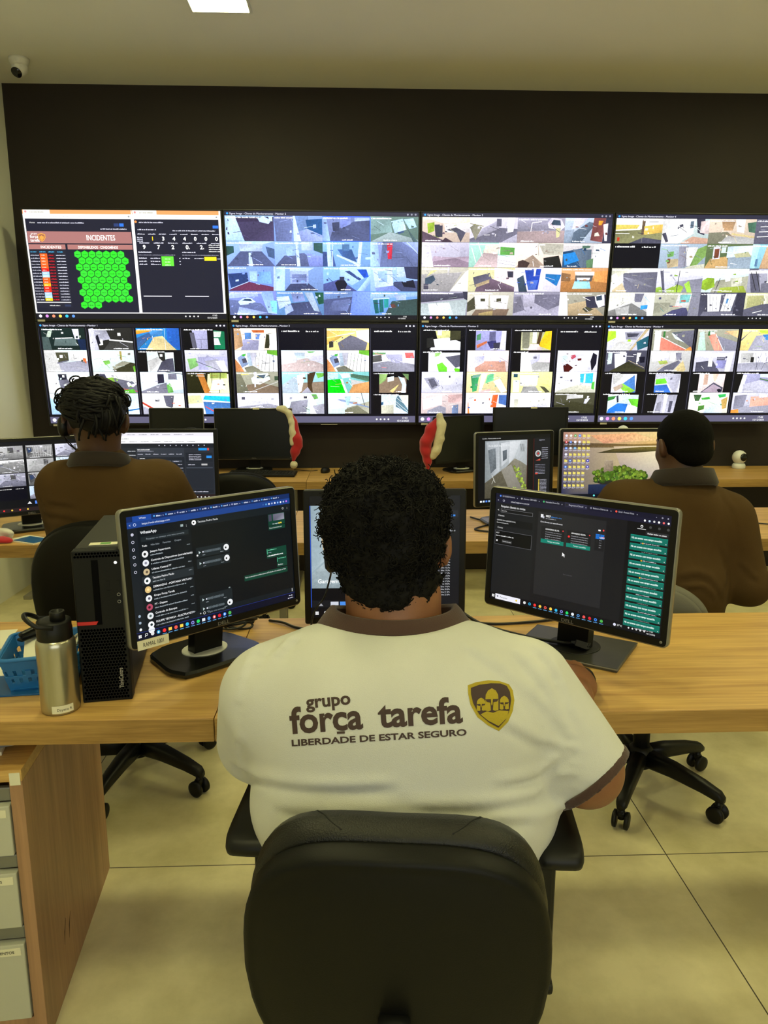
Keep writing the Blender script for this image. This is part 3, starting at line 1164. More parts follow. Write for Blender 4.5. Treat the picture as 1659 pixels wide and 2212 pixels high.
# each line is one camera picture: ground; then colour + corner points (uuvv, percent); '-' draws a line
TILES = {k: v.split('\n') for k, v in {
    'T2': '''bcd;434 2004 9904 9920 2425;545 2425 9920 9999 3899;def 0000 2000 3899 0099;eef 6610 7802 9418 8832 7024;ffe 8804 9604 9622 9020
9ac;778 0000 4200 3599 0499;dde 3900 4300 5599 4099;89a 4300 7000 7055 5060;257 6515 9910 9975 6850;eef 8034 8632 8646 8048;aab 5060 6850 9975 9999 5599
889;556 2060 6520 9915 9999 1499;445 2025 3522 3555 2260;99b 3610 5805 5830 3848;bcd 0000 0800 1699 0099;ccd 6605 9805 9815 6620;-26e 2 0002 9902;-26e 2 0098 9998;-26e 2 9802 9899
786;bb9 4060 9990 9999 0099;9a8 0000 4000 4560 0070;def 4218 6608 7450 5065;def 6810 8806 9540 8048;456 5560 7055 6862 5868;565 7545 9999 8899
abd;ccd 2612 7412 7240 2840;667 2840 7240 9999 0099;eee 4545 5045 5399 4499;354 0020 1520 1545 0058;567 8020 9830 9870 8560;def 2600 9900 7412 2612
abd;667 2055 6045 9999 0099;bcd 2220 4220 4555 2558;eef 4300 4800 5299 4599;ccd 5500 7800 7835 5535;354 8005 9905 9948 8035;99b 6545 9960 9999 7099
9bc;457 0040 2040 2799 0099;468 3030 6030 7080 4570;def 0800 1500 2099 1099;eef 7500 8200 7799 7099;578 4010 5510 5535 4035;eef 3050 8090 7596 2856;cde 8860 9960 9970 8870;-fff 2 2000 2099
99a;cdd 0000 1500 2099 0099;778 2500 6500 9940 9999 2099;aab 6500 9900 9940;d23 3404 4604 4468 3668;-eef 2 7500 9945;-445 1 4562 7560;-445 1 7560 9099
9ae;346 0030 4025 4260 0590;734 0592 4262 9985 9999 0099;bcd 4520 6020 6060 4562;8ab 6222 8820 9070 6268;eef 9500 9900 9999 9399;-dde 2 0590 4262;ccd 1555 2252 2260 1562
9ab;445 3070 6868 8899 1899;bbc 3018 6818 6868 3070;889 3432 6430 6462 3464;cde 0000 2000 1899 0099;dde 3005 8005 6818 3018;-667 1 3044 6843
9be;557 0070 3550 7099 0099;cde 3500 9900 9930 6075 3550;112 2465 3055 4555 5070 4499 3099;334 3440 4440 4455 3455;346 4518 5516 8050 7556;25a 7010 9010 9540 8545;bcd 7099 9930 9960 8599
bcd;445 5060 9955 9999 3099;eef 0510 4510 4875 1085;bcd 1518 3516 3560 1862;ccc 5500 7800 7840 5540;334 7000 9900 9950 7545;112 6560 9052 9585 7080;99b 1085 4875 6599 1299
99b;778 0035 6550 9099 0099;ccd 0010 6005 6022 0030;eef 1845 2830 4530 5545 3855 2258;345 2640 3233 4433 4842;bcd 6505 9000 9995 8090;9db 8540 9940 9990 8885;cce 2065 8090 5099 1599
79a;556 3050 8040 9599 2099;eee 0025 2520 3050 0575;ccd 1560 3055 3580 1899;99a 3005 5505 6040 3545;bba 5805 7505 9085 7880;253 8005 9905 9950 8855;-fff 2 0035 2730;-334 1 0045 2840
667;556 0035 7020 6099 0099;89a 0000 7000 7020 0035;9ae 6200 9900 9999 5599;778 2040 6030 5080 1080
8ac;454 4540 9930 9999 3099;bcc 0010 9903 9920 0030;265 0535 1533 1890 1092;3a8 2832 3830 3865 2970;265 1833 2732 2885 1988;eff 0530 4026 4030 0534;743 4055 5050 5565 4270;ccd 5015 7513 7535 5535''',
    'T3': '''cba;334 2530 4228 4278 2880;545 0055 3080 5599 0099;9b3 1025 2520 2555 1265;ccc 4528 9920 9960 4860;445 5050 7040 9060 8099 7060;323 4880 6599 4099;eec 0000 9900 9920 4526
ccd;667 0085 6040 9945 9999 0099;fff 7800 9300 9055 7860;99a 2545 6010 6045 1580;556 5505 6505 6535 5535;776 0040 1025 2540 1290;-885 2 0025 2835;aab 6599 9965 9999
99a;a99 0055 9950 9999 0099;889 0015 6010 9945 0055;dde 6220 7000 9005 9935 9050 6540;345 6828 7408 8810 9030;-eee 2 3020 5015;-eee 2 3020 2855;bb8 8040 9040 8875 8278
abc;567 2055 5015 6520 3599 0599;744 6000 8500 8095 5588;d93 7010 8010 7628 7028;ccb 6360 7055 7470 6372;334 8500 9900 9999 8099;eee 8025 9020 9090 8590;ccd 2000 4800 3035 1545;89a 0050 2045 1599 0099
bbc;a9a 2555 7060 9950 9999 1599;878 2575 7062 9980 9999 2099;eef 0000 1500 2599 0099;99a 8020 9920 9955 8058
9cb;baa 3040 6045 6099 1099;dcb 3505 6205 6045 3040;fff 6200 9900 9960 6245;594 6515 9520 9550 6548;fff 6050 9960 9999 6099;-889 1 6068 9980;-889 1 6080 9992;-fff 2 0520 1580;-fff 2 1800 2855
edc;987 1080 3548 6090 5099 0099;222 5860 9050 9999 6099;fff 1838 4208 4540 2060;bba 4500 9905 9950 5845;433 0575 1568 3080 2599 0599;-554 1 4505 4850
bbb;246 0035 4020 5599 0099;567 2025 6025 6099 4099;eee 6505 9900 9999 6099;27b 0045 2535 3570 0590;575 5070 6560 6599 5299;576 4008 5808 5520 4022
bba;999 0030 8520 6099 0099;345 0845 2532 3050 2068 0868;eee 9220 9910 9999 6099;445 0568 1568 1595 0595;ccc 5500 6000 5830 5530;dd9 2015 3510 1040
cc9;656 2070 5045 9980 9999 1599;556 1040 4522 5045 1580;a97 1570 4548 4562 2080;fee 5500 9910 9970 5550;334 8215 9515 9540 8440;eee 5045 9955 9978 5548
dde;24a 2005 5505 5090 3092;46b 2555 5050 4588 3090;fff 4000 4500 4335 4035;27b 6525 9928 9075 6545;eee 5505 6505 6090 5590;ccd 2592 5090 6099 2099;345 0545 1830 2899 1099
c96;a74 0060 4040 9945 9999 0099;9df 3050 6050 6585 2585;eee 2815 7215 7030 3030;555 3030 6830 6555 3055;eef 3340 6240 6050 3550;d95 7015 9910 9960 7055;864 0020 2025 2055 0055
99a;445 0010 9905 9925 0045;bcc 0050 9930 9599 0099;dee 1550 6045 7099 2099;334 8800 9900 9935 9230
bba;765 1875 9070 8599 1099;eee 1515 4512 4570 1870;ddd 4815 8815 8572 5068;443 2828 3828 3840 2840;443 6228 7226 7240 6240;a96 2590 5578 5599 2599;443 0045 1520 1870 0085
889;99a 0060 4045 9960 9999 0099;667 4510 9910 9955 7575 4545;aab 2010 4510 4555 2265;778 0020 1518 2575 0090;99a 7575 9955 9999 8099
998;a97 2050 6035 9999 2099;eee 0000 1500 2099 0099;334 5520 9910 9960 6070;ddd 7515 9508 9955 8565 7840;345 7818 9012 9232 8036;443 5070 6060 7572 6085''',
    'T4': '''eed;775 0050 9940 9999 0099;ffe 0000 9900 9922 0028;654 5505 6205 6065 5565;ba5 0025 5025 4540 0045;ca5 6030 9922 9955 6065;445 3099 6075 9985 9999;a32 0575 1075 1090 0590;-eee 1 0060 3060
bcc;ddd 0000 7000 6560 3599 0099;445 3525 4220 4430 3735;a87 4099 6570 9978 9999;334 7000 8800 9065 7555;cbb 8010 9905 9960 8055;445 0060 0855 1590 1095;567 5810 6508 6535 5838
cba;776 0055 4050 7099 0099;a86 2505 5505 5045 3045;aaa 4065 9975 9999 2599;eee 5500 7500 7555 6050;465 8015 9910 9955 8550;cb8 5055 9968 9975 4862;dcb 2540 3235 3050 2655
99a;556 0000 9900 9999 0099;-eee 2 1030 3028;-eee 2 0850 3048;-eee 2 0570 3068;-c34 2 4070 5599;ccc 5500 6800 7560 6099
K
9ab;ba8 1565 4060 4590 2099;695 1535 3030 3050 1855;889 4010 6010 6590 4299;ddd 5515 8012 7585 6090;795 8020 9905 9950 7599 6599;-444 1 5815 5599;643 1860 2460 2478 1880;bba 6590 9980 9999 5599
564;b96 1060 4550 5599 0099;cde 4510 9905 9950 4555;9ab 4855 9945 9999 5099;dde 1512 3010 3060 1562;743 1820 2818 2855 1858;cdd 3212 4212 4235 3235;aa8 6040 9030 9950 6555
8bc;b97 3010 9900 9999 2099;adf 0000 1500 1099 0099;a85 4030 9035 9070 4060;579 1060 1560 1590 0990
ddd;667 2520 9915 9999 3099;bba 0000 4500 2030 0060;cb9 0599 0590 2560 3599;eee 0030 1020 2050 0570;889 2535 6050 9580 4560;-fff 2 0555 2535
ccd;889 4055 9940 9999 4099;8a4 0080 1075 2099 0099;9b4 2090 4565 6075 5599 2599;556 0505 1205 2099 1599;eee 4500 9900 9925 4530;-334 2 4805 4599;eef 8018 9918 9930 8030;ad5 6065 7050 7899 6899
cdd;998 3050 9930 9999 2099;8a3 0050 1038 2540 2875 1090 0085;9a4 4080 9070 9999 3599;fff 4510 6005 6050 5055;ccb 6040 8535 8570 6575;-334 2 3840 3099;-dde 2 2590 4590;eee 6005 9905 9920 6022
99a;556 0000 2000 3099 1099;ddd 0010 9905 9915 0020;-eee 2 4010 4899;-eee 2 5510 6099;-eee 2 7010 7299;-eee 2 8510 8599;-222 2 0515 2090;-222 2 1510 3095;778 3060 9950 9999 3099
ccc;777 0080 5045 9999 0099;ddc 0000 5500 5040 0075;667 5505 7505 7040 5540;eee 8005 9905 9999 8599;38c 7055 8552 8568 7072;aaa 1570 4555 4590 2099
aa9;446 4075 7060 8099 2099;998 0045 3545 3575 0090;ccc 5010 8005 7565 4560;7bb 5510 7808 7540 5545;b43 5832 6832 6838 5838;889 8000 9900 9999 7599;-776 1 0044 3544
556;445 0000 1500 2599 0099;eee 1505 4505 4578 2080;eee 5505 7805 7078 4878;667 1080 8080 8599 0599;-556 1 2005 2578;-556 1 2805 3078;-556 1 3605 3878;-556 1 6005 5578;-556 1 6805 6278;334 8000 9900 9999 7590;58b 5825 6325 6145 5745
bb9;556 0070 4045 9950 9999 0099;aa7 0515 4510 4545 0565;ccb 4010 5010 5045 4248;d53 5555 6530 7535 7575 6080;e97 6030 7028 7040 6240;-eee 2 2085 4075''',
    'B1': '''122;bcb 1515 2510 2040 1045;455 0040 1540 2099 0099;566 3045 7545 8080 2580;ccd 7005 8505 8550 7550;124 8050 9950 9999 8599;ddd 4518 5018 5026 4526;eee 2545 7042 7046 2550
222;99a 0505 4010 4850 2060;ccd 0005 1000 2099 0099;fff 6522 7222 7235 6535;eee 4550 9960 9966 4556;333 4856 9966 9999 3099;eee 2055 3050 3075 2278;112 1535 2030 2570 1875
27b;cb8 4040 6035 7060 9099 2099;e93 0010 3005 3515 0028;25a 7000 9900 9999 8080 7050;358 0045 3020 3540 0090;-eef 1 3500 3860;-cde 1 6500 6599;48c 3015 6010 6030 3535;-356 2 0095 3535
112;99b 2010 5508 5595 3095;556 1520 2520 3090 2095;164 7010 9515 9595 7095;cdc 7015 8815 8540 7040;ddd 7045 8045 8575 7075;-334 1 3050 5550;-334 1 4050 4090
cdd;99a 2560 9945 9999 3599;443 2510 5510 5545 2855;eee 3522 4222 4235 3535;ddd 5805 9905 9950 5848;c63 8835 9538 9560 8858;bbb 0000 2500 3599 0099;667 2855 5545 5550 2862
cdd;332 4590 7550 9960 9999 5099;887 4575 7050 9055 5090;7b5 2550 4045 4260 3068;a95 6505 7005 7045 6645;ddd 3015 6212 6230 3035;6a3 9375 9970 9999 9599
112;cdd 2010 8210 8299 2099;445 4099 5545 8035 8299;222 4510 6210 6245 5055;bbb 2050 4530 5550 2599;eee 5018 5618 5630 5030;dde 6510 8210 8235 6540
bbc;99b 3030 9930 9599 3099;7a6 0540 2535 3070 1090;ccd 3005 8005 8020 3025;aab 4550 7540 9590 5595;-556 2 2550 7590;eee 7050 9045 9999 8599
cdd;667 2530 4530 7599 3099;223 2510 4510 4535 2738;eee 3514 4014 4025 3525;eed 4530 9510 9599 7599;ddd 0000 2000 3099 0099;-778 2 4535 8090
ccc;667 4025 9950 9999 3599;8b4 2530 4525 5055 3058;eef 7550 8840 9955 9070 7868;345 8046 8843 9453 8658;-b43 2 3065 9990;334 0510 2505 3555 1060;5a3 6085 9080 9599 6599
cde;778 0090 4060 6050 6599 0099;dde 0505 4005 4055 0585;223 4010 5510 5550 4055;6a5 6060 7050 7595 6299;667 6508 8508 8535 6535;eee 6538 9938 9980 7585;-332 2 6000 9910
221;dda 5010 9910 9999 4599;b73 2510 4010 5599 4099;9a5 5505 9505 9530 5530;-332 2 6005 5870;-332 2 8005 7599;fff 6040 8535 9080 5585
cde;9bd 0020 3060 2099 0099;bcd 4005 9905 9950 4055;556 2035 3035 3060 2062
ccd;bcd 0005 9905 9999 1099;26a 5085 9970 9976 5092;eee 3010 6010 6050 3055
eee;c43 0040 5099 4099 0050;eed 5005 9905 9999 5599;556 5010 7510 7070 5560;445 3030 4030 4038 3038;99a 0060 4099 0099
eee;47b 3540 9945 9999 4099;2bd 4010 9915 9940 3530;cc9 0010 3008 3545 0050;c44 4060 7095 6899 4065;eef 5545 6245 6050 5550''',
    'B2': '''edc;99b 2050 6055 5599 1599;58c 2520 4020 4048 2550;68c 5025 6225 6050 5050;c63 4008 7008 7020 4520;332 7525 8822 8090 7090;eee 8225 9920 9999 8299;a86 0000 1500 2080 0099;fff 6030 7230 6899 5599
K
fd8;667 2565 5530 7040 9565 9099 3099;ffe 6810 9905 9965 7040;ca5 0045 4030 2550 0075;333 0560 1555 1585 0588;-fff 2 2035 6520;db6 0010 6010 3030 0040
K
eee;c85 0040 1270 2099 0099;78a 0535 2015 3065 1580;9ab 2812 3810 4070 3072;445 1540 2535 2855 1860;4a4 1520 2515 2525 1828;776 2080 4070 6599 2599;-444 1 5010 4585;-444 1 5810 5290;-444 1 6610 6092;-444 1 7410 6895;-444 1 8210 7899;-444 1 9010 8899;6a3 7500 9900 9925 7515;bbc 3512 5010 4570 4068
cde;baa 0060 6035 9965 9999 0099;dde 0010 4005 3555 0065;abc 3010 5510 5535 3535;ccd 6518 9920 9958 6545;6a5 6005 8005 7510 6512;eee 7070 8270 8272 7072
eee;c85 0040 1270 2099 0099;78a 0535 2015 3065 1580;9ab 2812 3810 4070 3072;445 1540 2535 2855 1860;4a4 1520 2515 2525 1828;776 2080 4070 6599 2599;-444 1 5010 4585;-444 1 5810 5290;-444 1 6610 6092;-444 1 7410 6895;-444 1 8210 7899;-444 1 9010 8899;6a3 7500 9900 9925 7515;bbc 3512 5010 4570 4068
dde;889 0060 3550 7055 9965 9999 0099;555 0025 2020 2250 0055;bbd 3018 7018 7055 5560 3545;d66 7510 9510 9835 7835;eee 7535 9035 9050 7550;696 0008 3005 3018 0020
998;765 2560 6050 9970 9999 1599;dee 3530 5008 7505 8035 5558 3855;567 5015 7012 6530 4830;ccd 4200 4800 4570 4272;-bbb 2 3095 9945;cb6 1005 3505 3012 1015;665 0010 1005 3099 0099;343 9020 9920 9938 9040
9cd;876 5050 9945 9999 4099;432 6005 8000 7060 7295 6095;bcd 0060 3020 5040 4099 0099;eef 3515 5510 4590 3899;6a4 8005 9905 9920 8530;99a 4599 6070 7099
7bb;ccc 5535 9950 9999 6099;b85 6060 9945 9999 5099;0b1 0038 3033 4299 0099;acc 0005 2505 2530 0035;eee 3010 5005 5525 3530;465 5508 9920 9945 5525;eee 3033 3533 4899 4299
112;765 1525 8025 8099 1599;8a6 1510 3508 3040 1560;cde 6020 7530 8060 7899 6899 7060;dee 3525 5020 5040 3548;cb7 4090 6060 6260 4899;685 7008 8510 8540 8030
ccd;99a 0065 9945 9999 0099;556 1018 1818 1830 1030;eef 2005 7005 7035 2040;-eee 2 3070 6060;dde 7010 9905 9960 7550
cdd;889 2040 6030 5599 1099;eed 3512 6010 6025 3530;eef 6510 7210 9099 6599;6a5 6805 8005 8525 7530;334 5015 5815 5825 5025;aab 7060 9950 9999 8099
cdd;998 4570 9940 9999 4099;eef 0510 3505 4070 1075;78a 2030 3530 9965 9970 3038;665 4080 7060 9999 4099;a76 6045 7042 7050 6052;-445 2 8000 8860;9bd 4015 5515 5055 4558
112;cde 2010 8510 8599 2099;bba 2060 5055 5099 2099;578 5530 6010 8580 8595 5565;ddc 6510 8510 8560 7040;-eee 1 5540 8590;-eee 1 5550 8098;357 2045 2542 2555 2058;-eee 1 5825 8565''',
    'B3': '''112;dde 2050 6040 9060 9099 2099;cc8 3010 7010 7040 3545;222 1045 2540 3085 1088;332 6510 9010 9050 6555;eee 3510 4510 4530 3530
112;99c 1810 9010 9099 1899;336 4560 6550 7080 5595;b64 2075 4555 4565 2290;557 5015 6512 6555 5055;334 6065 7862 7895 6299;dde 8010 9010 9099 7595;475 2030 3020 3050 2055
112;aa8 1815 9015 9099 1899;776 2015 3815 3890 2290;eee 4515 5515 5565 4565;eb2 7512 9010 9099 6078;432 6015 6815 6280 5575;cbb 4070 6070 7099 3599
K
112;eef 1510 9010 9099 1599;556 5530 9020 9075 8080;6c3 3565 4855 6080 6099 4099;6c2 7580 9085 9099 8099;ddd 4525 8080 7590 4045;9c7 3012 4510 4025 3030
dcc;c98 1095 4050 9050 9499 2599;bbd 1530 4025 4055 1880;eee 0510 1010 2099 0599;dcd 4015 9910 9550 4548;ddd 5525 6025 6045 5545
112;dcd 2010 9010 9099 2099;aaa 4550 9055 9099 4599;bbd 4020 6515 6545 4565;fff 2010 3810 5099 2099;667 5028 5828 5838 5038
dde;ccd 3520 9015 8099 3599;411 1570 2560 4080 3099 1899;a45 3025 4218 4530 3542;511 4838 5835 5845 5048;bcc 0530 2515 2550 1065;112 8510 9520 9560 8599 8050
cce;889 0530 3025 4565 2585;556 1535 3030 3865 2575;eef 5805 9005 7060 5060;334 6518 6918 6928 6528;bbc 4570 9955 9999 3599
dc9;385 1020 3015 2590 1595;7a9 1515 3510 3025 1330;eee 3510 5005 3599 3099;6b8 5015 6505 6540 4555;ffe 6545 8030 9990 8599;dbb 3090 6080 5599 3099
dd9;888 3070 6068 7099 2599;eee 2015 6515 6360 2262;443 7068 8068 9595 8599;cdd 0540 2040 2095 0595;ee8 6555 9060 9578 7065;ccb 2562 6560 6068 3070;245 0510 1510 1525 0525
dde;ccb 0590 5560 9970 9999 0099;eef 0520 5015 5560 0885;3ac 5810 9005 9055 6050;eee 6812 7210 7250 6850;445 1022 1622 1630 1030;5b4 8850 9545 9585 8880;445 3538 4036 4046 3646
cbb;99a 1585 4560 6070 6099 1599;dde 0530 5010 5055 0580;caa 6510 9905 9950 6545;679 7560 9055 9099 7599
dde;e63 6510 7808 7470 6068;46a 8010 9910 9960 8050;eee 0525 6015 5570 1080;d84 0530 1099 0599;556 4045 4545 4352 4052
eee;fff 0510 9910 9950 0550;ccb 1030 2030 2070 1070;bbc 4060 9050 9999 4099
443;bbb 3010 7010 7025 3030;ccd 7530 8825 8050 7255;332 0060 4040 9960 9999 0099;eee 8015 8515 8040 7855''',
    'B4': '''ccd;ad3 0010 1805 2040 0060;99a 4015 8510 7050 4548;445 4520 7520 7035 4838;ccc 2560 6055 6099 0599;a97 9000 9900 6099 5599;256 7060 9930 9980 7599;eee 2010 3510 3055 2060
887;c76 2035 9099 2599 1590;ddd 0510 2005 2099 0599;dee 4520 6512 8525 8845 7862 5545;68a 6520 7815 8230 7235;363 2510 3008 3035 2545;667 4515 9905 9990;-eee 2 2035 9099;e84 8099 9580 9999
998;778 3020 9960 9999 5099;c87 2525 4520 6599 4599;bdc 0515 1510 2599 0599;363 2510 4008 3030 2530;dee 3012 4012 4222 3025;db8 6510 9905 9940 8025;-eee 2 4525 6899
dc8;99a 3530 6025 9999 2099;ad4 4005 7005 7020 4520;667 0045 2505 2010 0055;48c 5025 9020 9950 6050;cb7 0060 3035 2099 0099
445;ccd 2015 5010 5070 2590;fff 3205 4805 4550 3550;332 5550 9990 9999 1099;eed 7510 8510 8050 7555;112 8030 9528 9555 8558;-cb8 1 5545 9580;bcc 0510 1510 1560 0565
bbb;667 3575 7045 7555 5599 2099;cce 0515 4510 4545 0550;eee 4810 6505 6050 4848;9a5 2050 4045 4560 2565;cb8 6095 8045 9090 8599;778 6010 7510 7540 6545;-b97 2 2090 4555
bbc;445 0555 4545 6599 0599;dde 0515 8010 8030 0535;eee 3535 4535 4575 3575;556 5530 7530 7550 5550;88b 5545 8045 7585 5580;eee 8010 9505 9099 7899;-dd5 1 3555 4555
dde;99a 0060 9950 9999 0099;bbb 0510 3510 3550 0560;-334 1 4010 5090;-334 1 5510 4590;-334 1 6510 7590;-334 1 7510 6090;-334 1 8510 9590;222 3030 3830 3855 3055
112;ccd 2010 8010 8099 2099;47b 4560 7515 8099 5099;8c4 3565 4855 8090 7099 5599;a98 2575 4555 5070 3095;ccc 2010 5010 4540 2560
112;ccd 1810 8010 8099 1899;36b 1865 4860 6099 1899;6c3 2035 4530 4855 2060;aab 4025 8010 7599 6599;667 5530 6025 6035 5540
112;dcc 1810 8210 8099 1899;445 2599 5550 8075 7899;a9a 3095 5558 7578 7099;ca9 3012 4012 4060 3062;112 6585 7280 7892 7099;dba 5010 6510 6045 5545
112;99b 1810 9910 9999 1899;eee 1815 2815 2099 1099;aab 2060 6040 9960 9999 2599;464 6030 9545 9550 6036;cde 6010 9910 9530 6025
112;cdd 1510 9010 9099 1599;26b 1880 4050 7055 6595 1599;6c3 6530 9030 9070 7560;373 1520 3515 3030 1540;eed 6555 8565 8099 6099;334 3515 4012 4245 3848
112;aab 2810 7810 7299 2299;eee 4510 5510 5099 4599;445 6040 6840 6595 5895;889 3050 4040 4099 2599
eed;bcd 4560 8540 8599 4099;4a4 3025 5020 5545 3550;353 1010 3010 2540 1540;b95 8035 9520 9575 8580;473 2565 4060 4080 2590;fff 3035 7030 7055 3560;3a5 7010 9005 9020 7525
bbc;99a 1070 9050 9999 0599;c98 4520 9915 9960 4570;778 0515 3510 3070 0580;e94 0085 1880 2099 0099;cce 6505 9905 9920 6525''',
}.items()}
LBL = {
    'T1': 'wall display with the INCIDENTES dashboard and green hexagons, top row far left',
    'T2': 'wall display of blue tinted camera pictures, top row beside the dashboard',
    'T3': 'wall display of pale camera pictures in the top row, third from the left',
    'T4': 'wall display cut by the right picture edge, top row',
    'B1': 'wall display in the bottom row directly below the INCIDENTES dashboard',
    'B2': 'wall display in the bottom row with a bright green lawn picture and black blank tiles',
    'B3': 'wall display in the bottom row third from the left, behind the tilted hat monitor',
    'B4': 'wall display cut by the right picture edge, bottom row above the short haired man',
}
WD, HD, TILT = 1.213, 0.6671, 0.1203
rng = random.Random(11)
M_STICK = mat('small pale sticker', (205, 200, 185), 0.6)
for row, key in ((1, 'T'), (0, 'B')):
    for i in range(4):
        k = key + str(i + 1)
        s0 = row * HD
        px = -2.0201 + WD * i + WD / 2
        t = thing('wall_display', LBL[k], 'wall display', (px, 4.9628 - s0 * math.sin(TILT), 1.0414 + s0 * math.cos(TILT)), group='displays of the video wall', rot=(TILT, 0, 0))
        fw, fh, bz = WD - 0.004, HD - 0.003, 0.010
        fr = MB()
        fr.box((0, 0.012, bz * .75), (fw, 0.03, bz * 1.5), 0.002)
        fr.box((0, 0.012, fh - bz / 2), (fw, 0.03, bz), 0.002)
        for sx in (-1, 1):
            fr.box((sx * (fw - bz) / 2, 0.012, fh / 2), (bz, 0.03, fh - 2 * bz), 0.002)
        fr.build('bezel', M_BEZEL, t)
        MB().box((0, 0.035, fh / 2), (fw - 0.02, 0.045, fh - 0.02), 0.004).build('back_cover', M_BLACKM, t)
        A = Art(fw - 2 * bz, fh - 2.5 * bz, 640, 360)
        if k == 'T1':
            incidents(A, rng)
        else:
            grid_screen(A, TILES[k], 'Sigma Image - Cliente de Monitoramento - Monitor %d' % (i + 1), rng, row == 1, row == 0, (.80, .90, 1.14) if k == 'T2' else (1, .98, 1.0) if k == 'T3' else (1, 1, 1))
        A.build('screen', M_SCR_WALL if row else M_SCR_WALLB, t, (0, 0.004, 1.5 * bz))
        MB().box((-fw / 2 + 0.05 if row == 0 else -fw / 2 + 0.04, -0.004, 0.004), (0.045, 0.002, 0.012)).build('sticker', M_STICK, t)
        gap = (5.083 - (4.9628 - (s0 + HD / 2) * math.sin(TILT))) / math.cos(TILT)
        for sx in (-.25, .25):
            MB().box((sx, 0.05 + (gap - 0.06) / 2, fh / 2), (0.05, gap - 0.06, 0.05)).build('wall_bracket', M_BLACKM, t)
        if k in ('B2', 'B4'):
            MB().box((0.02, -0.004, 0.004), (0.11, 0.003, 0.004)).build('status_light_strip', M_STICK, t)
# ================================================================ long desks
M_WOOD = wood_mat('oak laminate', (210, 170, 100), (164, 122, 62), 0)
M_WOODE = wood_mat('darker oak edge band', (178, 140, 76), (128, 94, 42), 0, 1.6)
M_WOODV = wood_mat('brown wood laminate', (184, 142, 106), (146, 110, 80), 2, 0.8)
M_LEG = mat('grey painted steel', (142, 138, 126), 0.4, metal=0.3)
M_BEAM = mat('black steel beam', (24, 23, 21), 0.5)


def desk(label, x0, x1, y0, y1, group, legs, zt=0.74, seed=0):
    t = thing('long_desk', label, 'desk', ((x0 + x1) / 2, (y0 + y1) / 2, 0), group=group)
    w_, d_ = x1 - x0, y1 - y0
    MB().box((0, 0.0005, zt - 0.025), (w_ - 0.002, d_ - 0.001, 0.05), 0.001).build('desktop', M_WOOD, t)
    MB().box((0, -d_ / 2, zt - 0.0258), (w_ - 0.002, 0.0016, 0.0484), 0.0006).build('edge_band', M_WOODE, t)
    MB().box((0, d_ / 2 - 0.12, zt - 0.075), (w_ - 0.08, 0.05, 0.05)).build('support_beam', M_BEAM, t)
    for lx in legs:
        mb = MB()
        for dy in (-0.03, 0.03):
            mb.box((lx - (x0 + x1) / 2, dy, (zt - 0.05) / 2 + 0.01), (0.03, 0.03, zt - 0.07), 0.003)
        mb.box((lx - (x0 + x1) / 2, 0, 0.0125), (0.05, d_ * 0.86, 0.025), 0.004)
        mb.box((lx - (x0 + x1) / 2, 0, zt - 0.0605), (0.045, d_ * 0.86, 0.02), 0.003)
        mb.build('leg', M_LEG, t)
    return t


SE = -0.285
D1 = (1.364, 1.953)
D2 = (2.845, 3.511)
D3 = (4.438, 5.051)
desk('oak desk in the front row, under the bottle and the left monitor', -2.12, SE, *D1, 'front row desks', (-2.05,))
desk('oak desk in the front row, under the right monitor with the square base', SE, 2.4, *D1, 'front row desks', (2.3,))
desk('oak desk in the middle row where the man with twisted hair works', -2.12, SE, *D2, 'middle row desks', (-2.05, -0.33))
desk('oak desk in the middle row where the short haired man works', SE, 2.4, *D2, 'middle row desks', (1.62,))
desk('oak desk along the wall holding the monitor with the hat on its right corner', -2.12, SE - 0.02, *D3, 'back row desks', (-2.05, -0.4))
desk('oak desk along the wall holding the tilted monitor with the hat on its left corner', SE - 0.02, 1.55, *D3, 'back row desks', (1.45,))
desk('oak desk along the wall under the white round camera at the right', 1.55, 3.4, *D3, 'back row desks', (3.3,))

# cable cover on the joint of the front row
MB().box((SE - 0.02, 1.93, 0.743), (0.05, 0.035, 0.006), 0.002).build('cable_port', M_BLACKM)
tag(bpy.data.objects['cable_port'], 'small black cable port cap at the joint of the front desks behind the left monitor', 'cable port')

# ---------------------------------------------------------------- drawer pedestal under the front desk
ped = thing('drawer_pedestal', 'brown wooden pedestal with grey labelled drawers under the front desk, lower left', 'drawer unit', (-0.9275, 1.62, 0), R(5.5))
PW, PDp, PH = 0.47, 0.57, 0.615
body = MB()
body.box((PW / 2 - 0.0125, 0, PH / 2), (0.025, PDp, PH), 0.001)
body.box((-PW / 2 + 0.0125, 0, PH / 2), (0.025, PDp, PH), 0.001)
body.box((0, PDp / 2 - 0.01, PH / 2), (PW - 0.05, 0.02, PH), 0.001)
body.box((0, 0, 0.03), (PW - 0.05, PDp - 0.02, 0.06), 0.001)
body.build('cabinet_body', M_WOODV, ped)
MB().box((0, 0, PH + 0.0125), (PW, PDp, 0.025), 0.001).build('cabinet_top', M_WOOD, ped)
M_DRW = mat('pale grey drawer laminate', (186, 186, 168), 0.55)
M_ALU = mat('grey handle strip', (130, 130, 124), 0.4, metal=0.5)
